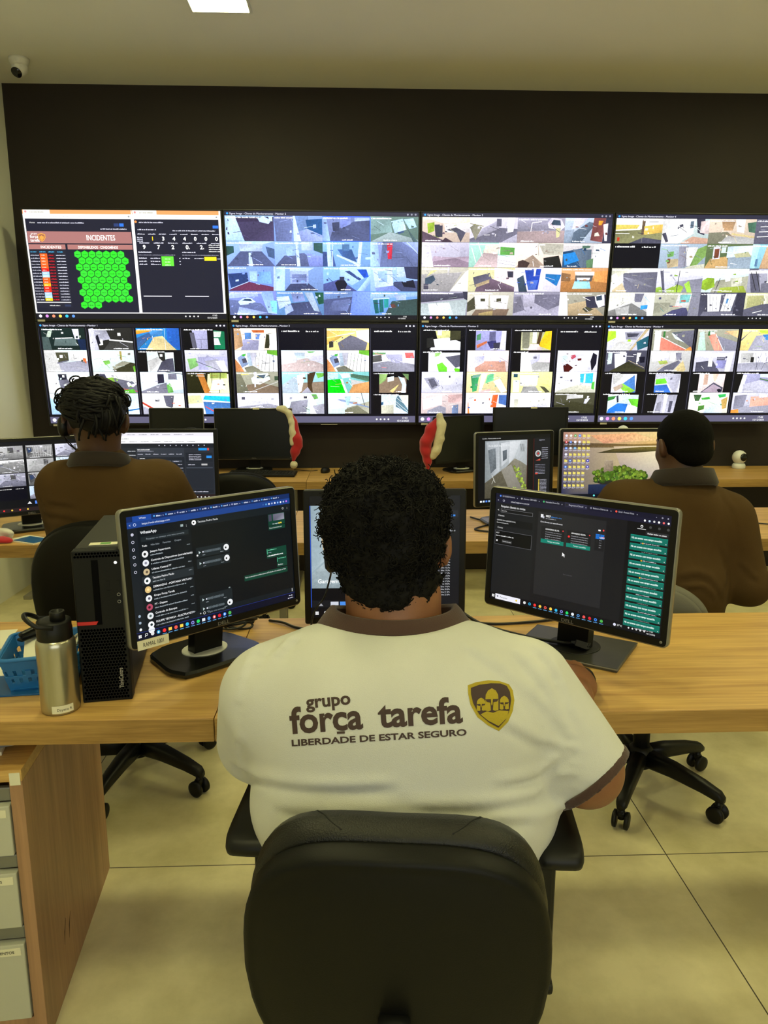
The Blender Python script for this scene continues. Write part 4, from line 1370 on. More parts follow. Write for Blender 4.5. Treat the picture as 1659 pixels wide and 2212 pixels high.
for z0, z1, s in ((0.455, 0.565, 'S'), (0.29, 0.415, 'ARQUIVOS'), (0.07, 0.25, 'DOCUMENTOS')):
    d = MB().box((0, -PDp / 2 + 0.006, (z0 + z1) / 2), (PW - 0.056, 0.02, z1 - z0), 0.002).build('drawer', M_DRW, ped)
    MB().box((0, -PDp / 2 + 0.016, z1 + 0.018), (PW - 0.056, 0.012, 0.03), 0.003).build('handle_strip', M_ALU, d)
    lab = MB().box((PW / 2 - 0.075, -PDp / 2 - 0.0045, z1 - 0.016), (0.08, 0.001, 0.017)).build('drawer_label', M_PALELBL, d)
    Mt = Matrix.Translation((PW / 2 - 0.078 if len(s) > 1 else PW / 2 - 0.05, -PDp / 2 - 0.0052, z1 - 0.016)) @ Euler((PI / 2, 0, 0)).to_matrix().to_4x4()
    text_obj('label_print', s, 0.0062, M_INK, d, Mt, 0.01)
sc_ = MB()
for x, y, z in ((PW / 2, -0.1, 0.12), (PW / 2, -0.135, 0.13)):
    sc_.tube([(x, y + 0.02, z + 0.035), (x + 0.0002, y + 0.005, z + 0.01), (x, y, z - 0.02)], [0.0004, 0.0012, 0.0003], 6)
sc_.build('scratch', mat('dark scratch', (70, 50, 34), 0.8), ped)
cp = MB().box((PW / 2 - 0.013, -PDp / 2 - 0.0008, PH + 0.006), (0.02, 0.0015, 0.026)).build('tape_patch', M_PALELBL, ped)

# magazines on top of the pedestal
M_PAPER = mat('white paper', (226, 222, 204), 0.7)
M_MAG = mat('grey blue magazine cover', (120, 124, 128), 0.4, noise=0.35, nscale=25)
for k, (rz, dx, dy, lb, mm) in enumerate(((14, -0.005, 0.0, 'lower white paper pad lying on the drawer pedestal', M_PAPER), (22, 0.0, 0.01, 'glossy grey magazine lying topmost on the drawer pedestal', M_MAG))):
    o = MB().box((0, 0, 0.004), (0.17, 0.24, 0.008), 0.001).build('magazine' if k else 'paper_pad', mm, loc=(-0.835 + dx, 1.51 + dy, PH + 0.0255 + 0.0085 * k), rot=(0, 0, R(rz)))
    tag(o, lb, 'magazine' if k else 'paper')
# ================================================================ desk monitors
M_SILVER = mat('silver plastic rim', (128, 126, 116), 0.35, metal=0.45)
M_OFFSCR = mat('switched off screen glass', (9, 12, 14), 0.32, spec=0.4)
M_LOGO = mat('grey logo print', (120, 118, 112), 0.5)
M_GLOSSB = mat('glossy black base', (26, 27, 25), 0.25, noise=0.15, nscale=60)


def rr(w_, h_, r_, n=5):
    pts = []
    for cx, cz, a0 in ((w_ / 2 - r_, h_ / 2 - r_, 0), (-w_ / 2 + r_, h_ / 2 - r_, 90), (-w_ / 2 + r_, -h_ / 2 + r_, 180), (w_ / 2 - r_, -h_ / 2 + r_, 270)):
        for k in range(n):
            a = R(a0 + 90 * k / (n - 1))
            pts.append((cx + r_ * math.cos(a), cz + r_ * math.sin(a)))
    return pts


def monitor(label, base, yaw, panel, size, zb, art=None, tilt=4, rim='silver', stand='slab', base_yaw=None, bz=0.016, chin=0.018, group=None, logo=True, sticker=None, cr=0.012, power=True, post_w=0.075):
    """base: (x, y) of the stand on its desk; panel: (x, y) of the middle of the panel's front; yaw of the panel in degrees"""
    W_, H_ = size
    zt = 0.74
    t = thing('desk_monitor', label, 'computer monitor', (base[0], base[1], zt), group=group)
    pm = Matrix.Translation((panel[0] - base[0], panel[1] - base[1], zb - zt)) @ Euler((R(-tilt), 0, R(yaw))).to_matrix().to_4x4()
    PM = pm @ Matrix.Translation((0, 0, H_ / 2))

    def ring(pts, y):
        return [Vector((p[0], y, p[1])) for p in pts]
    o_, i_ = rr(W_, H_, cr), rr(W_ - 0.006, H_ - 0.006, max(0.002, cr - 0.003))
    ys = (chin - bz) / 2
    scr = [(p[0], p[1] + ys) for p in rr(W_ - 2 * bz, H_ - bz - chin, 0.0008)]
    MB().rings([ring(rr(W_ - 0.008, H_ - 0.008, cr), 0.018), ring(o_, 0.013), ring(o_, 0.002), ring(i_, 0.0)], cap=False, M=PM).build('silver_rim' if rim == 'silver' else 'outer_rim', M_SILVER if rim == 'silver' else M_BLACK, t)
    MB().rings([ring(i_, 0.0), ring(i_, -0.0004), ring(scr, -0.0004), ring(scr, 0.003)], cap=False, smooth=False, M=PM).build('bezel', M_BLACK, t)
    bk = MB()
    bk.rings([ring(rr(W_ - 0.008, H_ - 0.008, cr), 0.017), ring(rr(W_ - 0.02, H_ - 0.02, cr), 0.034), ring(rr(W_ * .62, H_ * .62, 0.02), 0.052), ring(rr(W_ * .5, H_ * .5, 0.02), 0.056)], M=PM)
    bk.build('back_cover', M_BLACKM, t)
    sw, shh = W_ - 2 * bz, H_ - bz - chin
    if art is None:
        MB().rings([ring(scr, 0.0025), ring(scr, 0.006)], smooth=False, M=PM).build('screen', M_OFFSCR, t)
    else:
        A = art(sw, shh)
        so = A.build('screen', M_SCR, t)
        so.data.transform(PM @ Matrix.Translation((0, 0.0026, ys - shh / 2)))
    if logo:
        text_obj('logo', 'DELL', 0.0075, M_LOGO, t, PM @ Matrix.Translation((0, -0.0006, -H_ / 2 + chin * 0.48)) @ Euler((PI / 2, 0, 0)).to_matrix().to_4x4(), 0.015, width=0.03)
    if power:
        MB().lathe([(0.003, 0), (0.003, 0.001)], M=PM @ Matrix.Translation((W_ / 2 - 0.014, 0, -H_ / 2 + 0.012)) @ Euler((PI / 2, 0, 0)).to_matrix().to_4x4(), seg=12).build('power_button', M_LOGO, t)
    if sticker:
        MB().box((0, 0, 0), (0.042, 0.0012, 0.011), 0, None).build('name_sticker', M_PALELBL, t).data.transform(PM @ Matrix.Translation((sticker, -0.0012, H_ / 2 - 0.003)))
    # stand
    by = R(yaw if base_yaw is None else base_yaw)
    BM = Euler((0, 0, by)).to_matrix().to_4x4()
    YM = Euler((0, 0, R(yaw))).to_matrix().to_4x4()
    # the neck leans from the base to the back of the panel
    hub = pm @ Vector((0, 0.05, min(H_ * 0.45, 0.16)))
    nb = MB()
    if stand != 'low':
        f0 = YM @ Vector((0, 0.012, 0)) * 0.0
        h = hub.z
        a, b_ = Vector((f0.x, f0.y, 0.008)), Vector((hub.x, hub.y, h))
        ax = YM @ Vector((1, 0, 0))
        ay = YM @ Vector((0, 1, 0))
        rs = []
        for p, ww, dd in ((a, post_w, 0.03), (a.lerp(b_, .35), post_w, 0.028), (b_.lerp(a, .2), post_w * .95, 0.026), (b_, post_w * .9, 0.025)):
            rs.append([p + ax * sx * ww / 2 + ay * sy * dd / 2 for sx, sy in ((-1, -1), (1, -1), (1, 1), (-1, 1))])
        nb.rings(rs, smooth=False)
        nb.build('stand_neck', M_BLACK, t)
    else:
        nb.box((hub.x, hub.y, hub.z / 2 + 0.003), (0.06, 0.03, hub.z))
        nb.build('stand_neck', M_BLACK, t)
    bs = MB()
    if stand == 'slab':                      # thick rounded black foot with a pale disc
        out = [(-.125, -.05), (-.105, -.098), (.105, -.098), (.125, -.05), (.11, .07), (.06, .095), (-.06, .095), (-.11, .07)]
        sm = []
        for k in range(len(out)):
            p, q = Vector(out[k]), Vector(out[(k + 1) % len(out)])
            sm += [tuple(p.lerp(q, .12)), tuple(p.lerp(q, .88))]
        bs.rings([[Vector((p[0] * s, p[1] * s, z)) for p in sm] for s, z in ((.97, 0), (1, .004), (1, .01), (.96, .016), (.3, .019))], smooth=False, M=BM)
        bs.build('base', M_GLOSSB, t)
        MB().lathe([(.056, .012), (.056, .0205), (.054, .0212)], M=BM, seg=40, sx=1.0, sy=.82).build('base_disc', mat('pale grey plastic disc', (220, 218, 204), .5), t)
    elif stand == 'plate':                   # thin square plate with a bright edge
        bs.box((0, 0, .0045), (.258, .196, .009), .002, (0, 0, by))
        bs.build('base', mat('brushed dark grey base', (74, 74, 66), .3, metal=.4, noise=.2, nscale=30), t)
        e = MB()
        e.tube([BM @ Vector(p) for p in ((-.129, -.098, .007), (.129, -.098, .007), (.129, .098, .007), (-.129, .098, .007))], .0016, 6, closed=True)
        e.build('bright_edge', M_SILVER, t)
        MB().lathe([(.062, .008), (.062, .0105), (.06, .011)], M=BM, seg=40).build('base_disc', M_BLACK, t)
    else:
        bs.box((0, 0, .006), (.22, .17, .012), .004, (0, 0, by))
        bs.build('base', M_GLOSSB, t)
    return t


rngm = random.Random(5)
ICONS = ['fff', 'eee', 'ddd', '2a9fd0', 'e33', 'f2c94c', 'e8574a', 'f6d04d', '35b6e6', '8a8ad8', '25d366', 'dfe6ee', '4f8fd0', 'e05050', 'd02030', '3a86f0', '4caf50']


def win_bar(A, y0, y1, n, x0, dx, col='0c0f18'):
    A.rect(0, y0, A.pw, y1, col, 2)
    hh = y1 - y0
    ym = (y0 + y1) / 2
    for i in (0, 1):
        for j in (0, 1):
            A.rect(x0 + i * hh * .22, ym - hh * .2 + j * hh * .22, x0 + i * hh * .22 + hh * .18, ym - hh * .2 + j * hh * .22 + hh * .18, 'fff', 3)
    for k in range(1, n):
        x = x0 + k * dx
        c = ICONS[k % len(ICONS)]
        if k == 1:
            A.circ(x + 6, ym - 2, hh * .2, 'eee', 3, 12)
            A.circ(x + 6, ym - 2, hh * .13, col, 4, 12)
            A.line((x + 3, ym + 1), (x, ym + 5), 2, 'eee', 4)
        elif k in (5, 7, 11):
            A.rect(x, ym - hh * .22, x + hh * .5, ym + hh * .2, c, 3)
        else:
            A.circ(x + 6, ym, hh * .26, c, 3, 12)
            if k % 2:
                A.circ(x + 6, ym, hh * .12, col if k in (10, 14, 9) else 'fff', 4, 8)
        if k > 3:
            A.rect(x - 1, y1 - hh * .1, x + 13, y1 - hh * .02, '6ad', 3)


def art_chat(W_, H_):
    A = Art(W_, H_, 640, 400)
    g = rngm
    A.rect(0, 0, 640, 400, '0c1116', 1)
    A.rect(0, 0, 640, 18, '142a5c', 2)
    A.rect(22, 1, 86, 18, '1d4699', 3)
    A.text('Whats', 44, 12, 6, 'e8ecf4', 4)
    for k in range(12):
        A.circ(96 + k * 42, 9, 3, ['5ae', '59d', 'aac', '258', '47b'][k % 5], 4, 8)
        A.scrib(103 + k * 42, 12, 18, 5, 'c8d0e0', g, 4)
        A.text('x', 126 + k * 42, 12, 5, 'dde', 4)
    A.rect(0, 18, 640, 38, '1b3f86', 2)
    A.text('<', 8, 32, 8, 'dde', 4)
    A.circ(28, 28, 5, 'cdf', 3, 12)
    A.circ(28, 28, 3.6, '1b3f86', 4, 12)
    A.text('https://web.whatsapp.com', 52, 31, 6.5, 'dfe6f4', 4)
    for k in range(9):
        A.circ(520 + k * 13, 28, 3.6, ['359', '59c', 'eef', 'abd', 'eef', '8bf', 'fff', 'abd', 'c7e'][k], 4, 8)
    A.rect(0, 38, 34, 374, '161c22', 2)
    for k in range(6):
        A.circ(17, 58 + k * 24, 5, 'ccd', 3, 10)
        A.circ(17, 58 + k * 24, 3.2 if k else 1, '161c22', 4, 10)
    for k in range(3):
        A.circ(17, 322 + k * 22, 4.5, '9ab' if k < 2 else 'eee', 3, 10)
    A.rect(34, 38, 222, 374, '10161b', 2)
    A.text('WhatsApp', 44, 60, 9, 'e8eaec', 4, .02)
    A.rect(186, 50, 196, 58, '9aa', 4)
    A.text(':', 206, 60, 9, 'ccc', 4, .02)
    A.rect(44, 70, 214, 86, '1d2529', 3)
    A.text('Pesquisar ou começar uma nova conversa', 62, 81, 5.6, '8a949a', 4)
    for k, q in enumerate(('Tudo', 'Não lidas', 'Favoritas', 'Grupos')):
        A.text(q, (46, 76, 118, 160)[k], 102, 5.6, 'fff' if k == 0 else '9aa4aa', 4, .01 if k == 0 else 0)
    rows = ['Jessyca Supervisora', 'Controle de Dispositivos (entrada/saída)', 'Líderes Central FT', 'Tecnico Pedro Paulo', 'DEMANDAS - PORTARIA VIRTUAL', 'Grupo Força Tarefa', 'FT - Dayane', 'Controle de Estoque', 'EQUIPE TECNICA - ELECTRATECH']
    av = ['e8e8e8', 'e4e6ea', 'c8b48a', 'eef0f2', 'd8b878', 'e6e8ea', 'b04860', 'dfe3e6', 'eef0f2']
    for k, q in enumerate(rows):
        y = 112 + k * 29
        if k == 3:
            A.rect(36, y - 1, 222, y + 27, '22292e', 3)
        A.circ(54, y + 14, 11, av[k], 4, 20)
        A.circ(54 + (k % 3) - 1, y + 14, 4.5, ['222', '889', '654', '233', 'fd9', '556', '412', '566', '233'][k], 5, 12)
        A.text(q, 72, y + 11, 6.4, 'f0f2f4', 4, .012)
        A.scrib(72, y + 22, 44 if k in (0, 3) else 118, 4.4, '98a2a8', g, 4)
        A.scrib(204, y + 9, 12, 3.4, '8a949a', g, 4)
    A.circ(54, 375, 11, 'e4e8ea', 3, 20)
    A.rect(222, 38, 640, 374, '0b1014', 2)
    A.rect(222, 38, 640, 64, '131a1f', 3)
    A.circ(236, 51, 8.5, 'f0f0f0', 4, 18)
    A.circ(235, 51, 3, '222', 5, 10)
    A.text('Tecnico Pedro Paulo', 250, 54, 6.6, 'e4e8ea', 4)
    A.circ(606, 52, 4, 'ccc', 4, 10)
    A.circ(606, 52, 2.6, '131a1f', 5, 10)
    A.text(':', 624, 56, 9, 'ccc', 4, .02)
    for y in (138, 176, 302, 334):
        A.rect(236, y, 366, y + 34, '1a2226', 3)
        A.poly([(246, y + 12), (246, y + 22), (254, y + 17)], 'bcc', 4)
        for k in range(26):
            hh = 1.5 + 3.5 * abs(math.sin(k * 1.7 + y))
            A.rect(264 + k * 2.6, y + 17 - hh, 265.6 + k * 2.6, y + 17 + hh, '68747a', 4)
        A.circ(262, y + 17, 2.6, 'eef', 5, 8)
        A.scrib(260, y + 29, 10, 3, '8a949a', g, 4)
        A.scrib(330, y + 29, 12, 3, '8a949a', g, 4)
        if y != 302:
            A.circ(354, y + 16, 11, 'e6e8ea', 4, 18)
            A.circ(352, y + 17, 3.5, '222', 5, 10)
    A.text('ok', 352, 300, 5, 'cdd', 4)
    A.circ(240, 164, 3.4, 'ddd', 4, 8)
    A.rect(538, 66, 612, 108, '0d3d2e', 3)
    A.rect(540, 68, 554, 92, '445', 4)
    A.poly([(560, 68), (610, 68), (610, 92), (560, 92)], ['667', '778', '99a', '556'], 4)
    A.circ(586, 103, 3.4, 'f0d040', 5, 8)
    A.circ(594, 103, 3.4, 'f0d040', 5, 8)
    A.text('Los angeles', 556, 105, 4.6, 'dee', 4)
    A.rect(538, 110, 612, 124, '0d3d2e', 3)
    A.text('O que eu fiz pra merecer isso?', 541, 119, 4.6, 'e8f0ec', 4, width=56)
    A.rect(522, 190, 612, 226, '0d3d2e', 3)
    A.rect(524, 192, 526, 210, '5fd0a0', 4)
    A.scrib(529, 198, 38, 3.6, '6fd0a8', g, 4)
    A.scrib(529, 207, 14, 3.4, '9ab', g, 4)
    A.scrib(526, 220, 70, 4.6, 'f0f4f2', g, 4)
    A.rect(566, 228, 612, 266, '0d3d2e', 3)
    A.rect(568, 230, 570, 246, '5fd0a0', 4)
    A.scrib(573, 236, 34, 3.6, '6fd0a8', g, 4)
    A.text('Perfeito', 570, 260, 5, 'f0f4f2', 4)
    A.rect(420, 270, 612, 290, '0d3d2e', 3)
    A.text('Pedro me passa qual era o problema da porta da Pio Brandão e foi a resolução, por favor', 424, 280, 5, 'f0f4f2', 4, width=180)
    A.rect(222, 356, 640, 374, '131a1f', 3)
    A.text('+', 232, 368, 8, 'ccc', 4, .02)
    A.circ(250, 365, 5, 'ccc', 4, 12)
    A.circ(250, 365, 3.4, '131a1f', 5, 12)
    A.text('Digite uma mensagem', 264, 368, 5.6, '8a949a', 4)
    A.line((628, 358), (628, 370), 3, 'ccc', 4)
    win_bar(A, 376, 400, 17, 8, 21, '0b0f22')
    A.rect(0, 375, 640, 376.2, '26348a', 3)
    A.scrib(612, 386, 16, 4, 'dde', g, 4)
    A.scrib(606, 395, 26, 4, 'dde', g, 4)
    return A


def art_alarm(W_, H_):
    A = Art(W_, H_, 640, 400)
    g = rngm
    A.rect(0, 0, 640, 400, '0f0f10', 1)
    A.rect(0, 0, 640, 17, '171728', 2)
    for k, q in enumerate(('15/12/2025 Relatório', 'clientes CRM-001', 'Chamados Drums Diu', 'Segware Cloud', 'Relatorio Diários de', 'Gmail - Portaria Virtua')):
        x = 20 + k * 88
        if k == 3:
            A.rect(x - 8, 1, x + 74, 17, '26263c', 3)
        A.circ(x, 9, 3.6, ['58e', '999', '4a6', '222', '778', 'e54'][k], 4, 10)
        A.text(q, x + 7, 11.5, 5.4, 'c8c8d2', 4, width=52)
        A.text('x', x + 68, 12, 5, 'ccd', 4)
    for k in range(3):
        A.text('-ox'[k], 590 + k * 18, 13, 7, 'dde', 4)
    A.rect(0, 17, 640, 34, '1b1b2e', 2)
    A.text('<', 8, 29, 7, 'ccd', 4)
    A.circ(34, 25.5, 4, 'ccd', 3, 10)
    A.circ(34, 25.5, 2.8, '1b1b2e', 4, 10)
    A.text('cloud.segware.com.br', 64, 28.5, 6, 'd6d6de', 4)
    for k in range(6):
        A.circ(556 + k * 15, 26, 3.6, ['eee', 'bcd', 'ccc', 'fff', 'e66', 'eee'][k], 4, 8)
    A.rect(0, 34, 166, 376, '1b1c1e', 2)
    A.text('Pesquisar clientes ou contas', 24, 50, 8.2, 'e6e6e8', 4, .008, width=100)
    A.text('<', 10, 66, 9, 'ddd', 4)
    A.rect(24, 56, 156, 69, '77777c', 3)
    A.rect(25, 57, 155, 68, '151516', 4)
    A.text('leandro', 28, 65, 5, 'ccc', 5)
    A.text('Clientes', 14, 84, 5.6, 'ddd', 4)
    A.rect(6, 92, 158, 118, '131415', 3)
    A.text('LEANDRO SILVA (LEANDRO SILVA)', 10, 101, 4.8, 'ccc', 4, .01, width=78)
    A.scrib(10, 110, 50, 4, 'aaa', g, 4)
    A.text('Contas', 14, 129, 5.6, 'ddd', 4)
    A.rect(6, 138, 158, 190, '6a6a70', 3)
    A.rect(7, 139, 157, 189, '0c0c0d', 4)
    A.text('0027', 10, 149, 4.8, 'ddd', 5)
    A.scrib(10, 159, 74, 4.4, 'ddd', g, 5)
    A.rect(36, 170, 78, 182, '333', 5)
    A.text('Controle de acesso', 39, 178, 4.4, 'ddd', 6, width=36)
    A.rect(12, 173, 18, 179, 'ddd', 5)
    A.rect(166, 34, 500, 376, '19191b', 2)
    A.rect(178, 46, 430, 346, '242426', 3)
    A.rect(188, 54, 198, 66, 'e6e6ea', 4)
    A.rect(196, 60, 202, 68, 'b8b8c4', 5)
    A.text('0027', 208, 62, 6.6, 'fff', 4, .02)
    A.text('@leandro-silva', 228, 62, 4.6, '3f8ae0', 4)
    A.scrib(208, 69, 40, 3.2, '9a9aa0', g, 4)
    A.text('Ocorrências em atendimento', 188, 83, 5, 'e0e0e4', 4, .01)
    A.rect(404, 78, 412, 83, 'eee', 4)
    A.circ(422, 79, 3, 'e44', 4, 8)
    A.rect(396, 94, 410, 110, '1f7ae0', 4)
    A.rect(412, 94, 426, 110, '1f7ae0', 4)
    for k, x in enumerate((194, 292, 394)):
        wd = 88 if k < 2 else 34
        A.rect(x, 96, x + wd, 150, '1c1c1e', 4)
        A.circ(x + 8, 118, 4, ['222', 'e03030', '222'][k], 5, 10)
        A.text('LEANDRO SILVA' if k < 2 else 'LEAN', x + 16, 107, 5, 'eee', 5, .02)
        for j in range(4):
            A.scrib(x + 16, 116 + j * 8, wd - 26, 3.2, '88888e', g, 5)
        if k < 2:
            A.rect(x, 141, x + wd, 155, '0f7a68', 5)
            A.text('Tempo excedido', x + 26, 150, 4.8, 'e8fff8', 6)
        A.circ(x + wd - 5, 103, 2.4, 'e44', 5, 8)
    A.poly([(280, 178), (280, 192), (284, 188), (288, 194), (290, 192), (287, 187), (291, 186)], 'f4f4f4', 5)
    A.text('Sem eventos', 288, 256, 4.6, '55555a', 4)
    A.rect(500, 34, 640, 376, '121213', 2)
    for k in range(4):
        A.circ(548 + k * 28, 46, 4.4, 'fff' if k == 0 else '444', 4, 10)
    A.circ(548, 46.5, 2.6, '121213', 5, 10)
    A.rect(534, 54, 562, 55.5, 'eee', 4)
    A.rect(562, 60, 634, 72, '2a2a2c', 3)
    A.text('Fechar todos os avisos', 568, 69, 5, 'f4f4f4', 4, .015, width=60)
    for k in range(11):
        y = 76 + k * 28.4
        A.rect(514, y, 634, y + 22, '0f6b5c', 3)
        A.rect(514, y, 634, y + 2, '158a76', 4)
        A.text('Há um evento com tempo excedido', 518, y + 13, 6.2, 'ecfff8', 5, .02, width=98)
        A.text('x', 627, y + 19, 5, 'fff', 5)
        A.scrib(548 + (k % 3) * 6, y + 26, 60 - (k % 4) * 8, 3, '77807c' if k % 2 else 'c8c8cc', g, 4)
        if k in (0, 2, 4):
            A.circ(556, y + 25, 2.6, 'e8b030', 5, 8)
    A.rect(0, 376, 640, 400, '101014', 2)
    for i in (0, 1):
        for j in (0, 1):
            A.rect(8 + i * 5.4, 383 + j * 5.4, 12.4 + i * 5.4, 387.4 + j * 5.4, 'fff', 3)
    A.rect(22, 378, 128, 398, 'e6e6f0', 3)
    A.text('Pesquisar', 42, 391, 6, '44444c', 4)
    A.circ(32, 387, 3.4, '667', 4, 10)
    A.circ(112, 388, 4, 'e0c040', 4, 8)
    for k in range(15):
        A.circ(146 + k * 21, 388, 5.4, ICONS[k + 2], 3, 12)
        if k % 3 == 1:
            A.circ(146 + k * 21, 388, 2.4, '101014', 4, 8)
        if k > 1:
            A.rect(139 + k * 21, 396.6, 153 + k * 21, 398.4, '6ad', 3)
    A.circ(486, 388, 5, 'dde', 3, 10)
    A.text('27°C', 494, 391, 6, 'eee', 3)
    for k in range(5):
        A.circ(534 + k * 13, 388, 3, 'ddd', 3, 8)
    A.text('17:02', 600, 386, 4.6, 'eee', 3)
    A.text('15/12/2025', 592, 395, 4.6, 'eee', 3)
    return A


def art_garage(W_, H_):
    A = Art(W_, H_, 640, 512)
    g = rngm
    A.rect(0, 0, 640, 512, '0d0d10', 1)
    A.rect(4, 40, 470, 388, '95a8b0', 2)
    A.poly([(4, 40), (200, 40), (120, 220), (4, 320)], ['8fa4ae', 'a8bac2', 'c0ccd0', '9db0b8'], 3, .4)
    A.poly([(4, 388), (4, 330), (150, 200), (470, 240), (470, 388)], ['8b9ba2', '98a8ae', 'c6d2d6', 'a8b4ba', '8a989e'], 3, .6)
    A.poly([(40, 120), (58, 120), (84, 300), (66, 304)], ['c8b08a', 'b89a70', 'a58a60', 'c8b08a'], 4, .3)
    A.poly([(150, 60), (300, 60), (300, 240), (150, 220)], ['7c8a92', '8c9aa2', '6c7a82', '78868e'], 4, .5)
    A.line((40, 240), (140, 160), 3, '6a787e', 5)
    A.line((80, 330), (200, 280), 2, '7a888e', 5)
    A.text('Garagem Interna', 30, 366, 17, 'f2f4f4', 6, .02)
    A.rect(472, 0, 640, 460, '17181c', 2)
    A.text('segware', 516, 40, 15, 'b8bcc4', 4)
    A.circ(496, 34, 9, '889', 4, 12)
    A.circ(496, 34, 6, '17181c', 5, 12)
    A.rect(480, 62, 632, 92, '22242a', 3)
    A.text('CPU', 560, 74, 7, 'cfd4dc', 4)
    A.text('Mem', 560, 88, 7, 'cfd4dc', 4)
    A.rect(588, 80, 620, 87, '3a86e0', 4)
    A.rect(556, 98, 598, 110, 'c8c8cc', 3)
    A.scrib(560, 106, 30, 4, '444', g, 4)
    A.text('Servidores', 572, 150, 8, 'cfd4dc', 4)
    for k in range(22):
        A.text('Silva %02d (Po' % (k + 1), 560, 180 + k * 11.6, 6, 'd4d6dc', 4)
        A.rect(548, 175 + k * 11.6, 555, 180 + k * 11.6, '5a5a60', 4)
    A.rect(4, 440, 470, 470, '18191c', 2)
    A.poly([(24, 464), (38, 446), (52, 464)], '9a9aa0', 3)
    for k in range(5):
        A.rect(84 + k * 40, 446, 118 + k * 40, 466, ['c8cdd8', '4a8ae0', '6aa6f0', '3f80da', '4a8ae0'][k], 3)
    win_bar(A, 478, 512, 6, 18, 38, '0c0c10')
    A.rect(0, 40, 3, 470, '2a52c0', 4)
    return A


def art_tiles(W_, H_):
    A = Art(W_, H_, 640, 400)
    g = random.Random(9)
    A.rect(0, 0, 640, 400, '101114', 1)
    A.scrib(100, 14, 90, 4, 'ccc', g, 3)
    sp = ['R bbb 777 444', 'R aaa 888 555', 'G 999 777 ccc', 'R bbc 889 666', 'R 999 777 333', 'S ccc 888 aaa', 'R aaa 999 555', 'R bcd 99a 457', 'C 999 888 bbb', 'R aab 778 555',
          'G 888 666 ccc', 'R 99b 778 446', 'C 888 777 999', 'K', 'R abc 99a 557', 'K']
    for i, s in enumerate(sp):
        r_, c = divmod(i, 4)
        tile(A, 14 + c * 152, 24 + r_ * 78, 138, 74, s, g)
    A.rect(460, 340, 560, 372, 'f2f2f2', 9)
    A.scrib(470, 350, 50, 4, '777', g, 10)
    A.poly([(300, 360), (312, 344), (324, 360)], 'ddd', 9)
    for k in range(6):
        A.rect(340 + k * 20, 344, 356 + k * 20, 362, ['58e', 'cde', '47d', '58e', '69f', '47d'][k], 9)
    A.rect(0, 378, 640, 400, '2a1f20', 2)
    for k in range(8):
        A.circ(20 + k * 40, 389, 5, ICONS[k], 3, 8)
    return A


def art_config(W_, H_):
    A = Art(W_, H_, 640, 400)
    g = random.Random(4)
    A.rect(0, 0, 640, 400, '2b2f36', 1)
    A.rect(0, 0, 640, 22, 'ece9f2', 2)
    for k in range(8):
        A.scrib(20 + k * 66, 13, 46, 4, '8a8a98', g, 3)
    A.rect(0, 22, 640, 64, 'f8f7fb', 2)
    A.scrib(40, 38, 120, 4, '888', g, 3)
    for k in range(8):
        A.scrib(30 + k * 66, 56, 44, 4, '777', g, 3)
    A.rect(0, 64, 640, 90, '1e2128', 2)
    for k in range(9):
        A.circ(330 + k * 32, 76, 3.5, 'ccd', 3, 8)
    A.rect(0, 90, 200, 372, '23272e', 2)
    for k in range(9):
        A.scrib(150, 112 + k * 24, 44, 5, 'c8ccd4', g, 3)
    A.rect(200, 90, 470, 372, '333841', 2)
    A.scrib(206, 104, 70, 6, 'eee', g, 3)
    A.scrib(206, 112, 90, 4, 'aab', g, 3)
    for k in range(6):
        A.scrib(206 + k * 44, 130, 30, 4.6, 'dde', g, 3)
    A.rect(206, 146, 470, 242, '23272e', 3)
    A.scrib(216, 156, 30, 5, 'eee', g, 4)
    for k in range(4):
        A.rect(214 + k * 62, 166, 270 + k * 62, 176, '4a505a', 4)
        A.scrib(222 + k * 62, 173, 30, 4, 'ccd', g, 5)
    for k in range(5):
        A.scrib(224 + k * 52, 192, 24, 4, 'ccd', g, 4)
        A.scrib(224 + k * 52, 214, 30, 4, 'ccd', g, 4)
    A.rect(336, 206, 372, 216, '2b8ae0', 5)
    A.rect(214, 226, 336, 236, '4a505a', 4)
    A.rect(340, 226, 462, 236, '4a505a', 4)
    A.rect(478, 120, 632, 176, '23272e', 3)
    for k in range(4):
        A.scrib(496, 134 + k * 10, 70, 5, 'ccd', g, 4)
    A.rect(596, 138, 626, 152, '2b8ae0', 4)
    A.rect(478, 180, 632, 338, '262a31', 3)
    A.scrib(490, 194, 40, 5, 'ccd', g, 4)
    A.rect(566, 186, 600, 196, 'bbb', 4)
    A.rect(480, 206, 630, 214, '3e444e', 4)
    A.rect(478, 342, 632, 366, '23272e', 3)
    A.scrib(500, 358, 100, 6, 'ccd', g, 4)
    A.rect(552, 92, 600, 106, '1f8fe0', 4)
    A.rect(602, 92, 612, 106, 'e05050', 4)
    A.rect(0, 372, 640, 400, '2a1f20', 2)
    for k in range(7):
        A.circ(470 + k * 22, 388, 4, 'eee', 3, 8)
    return A


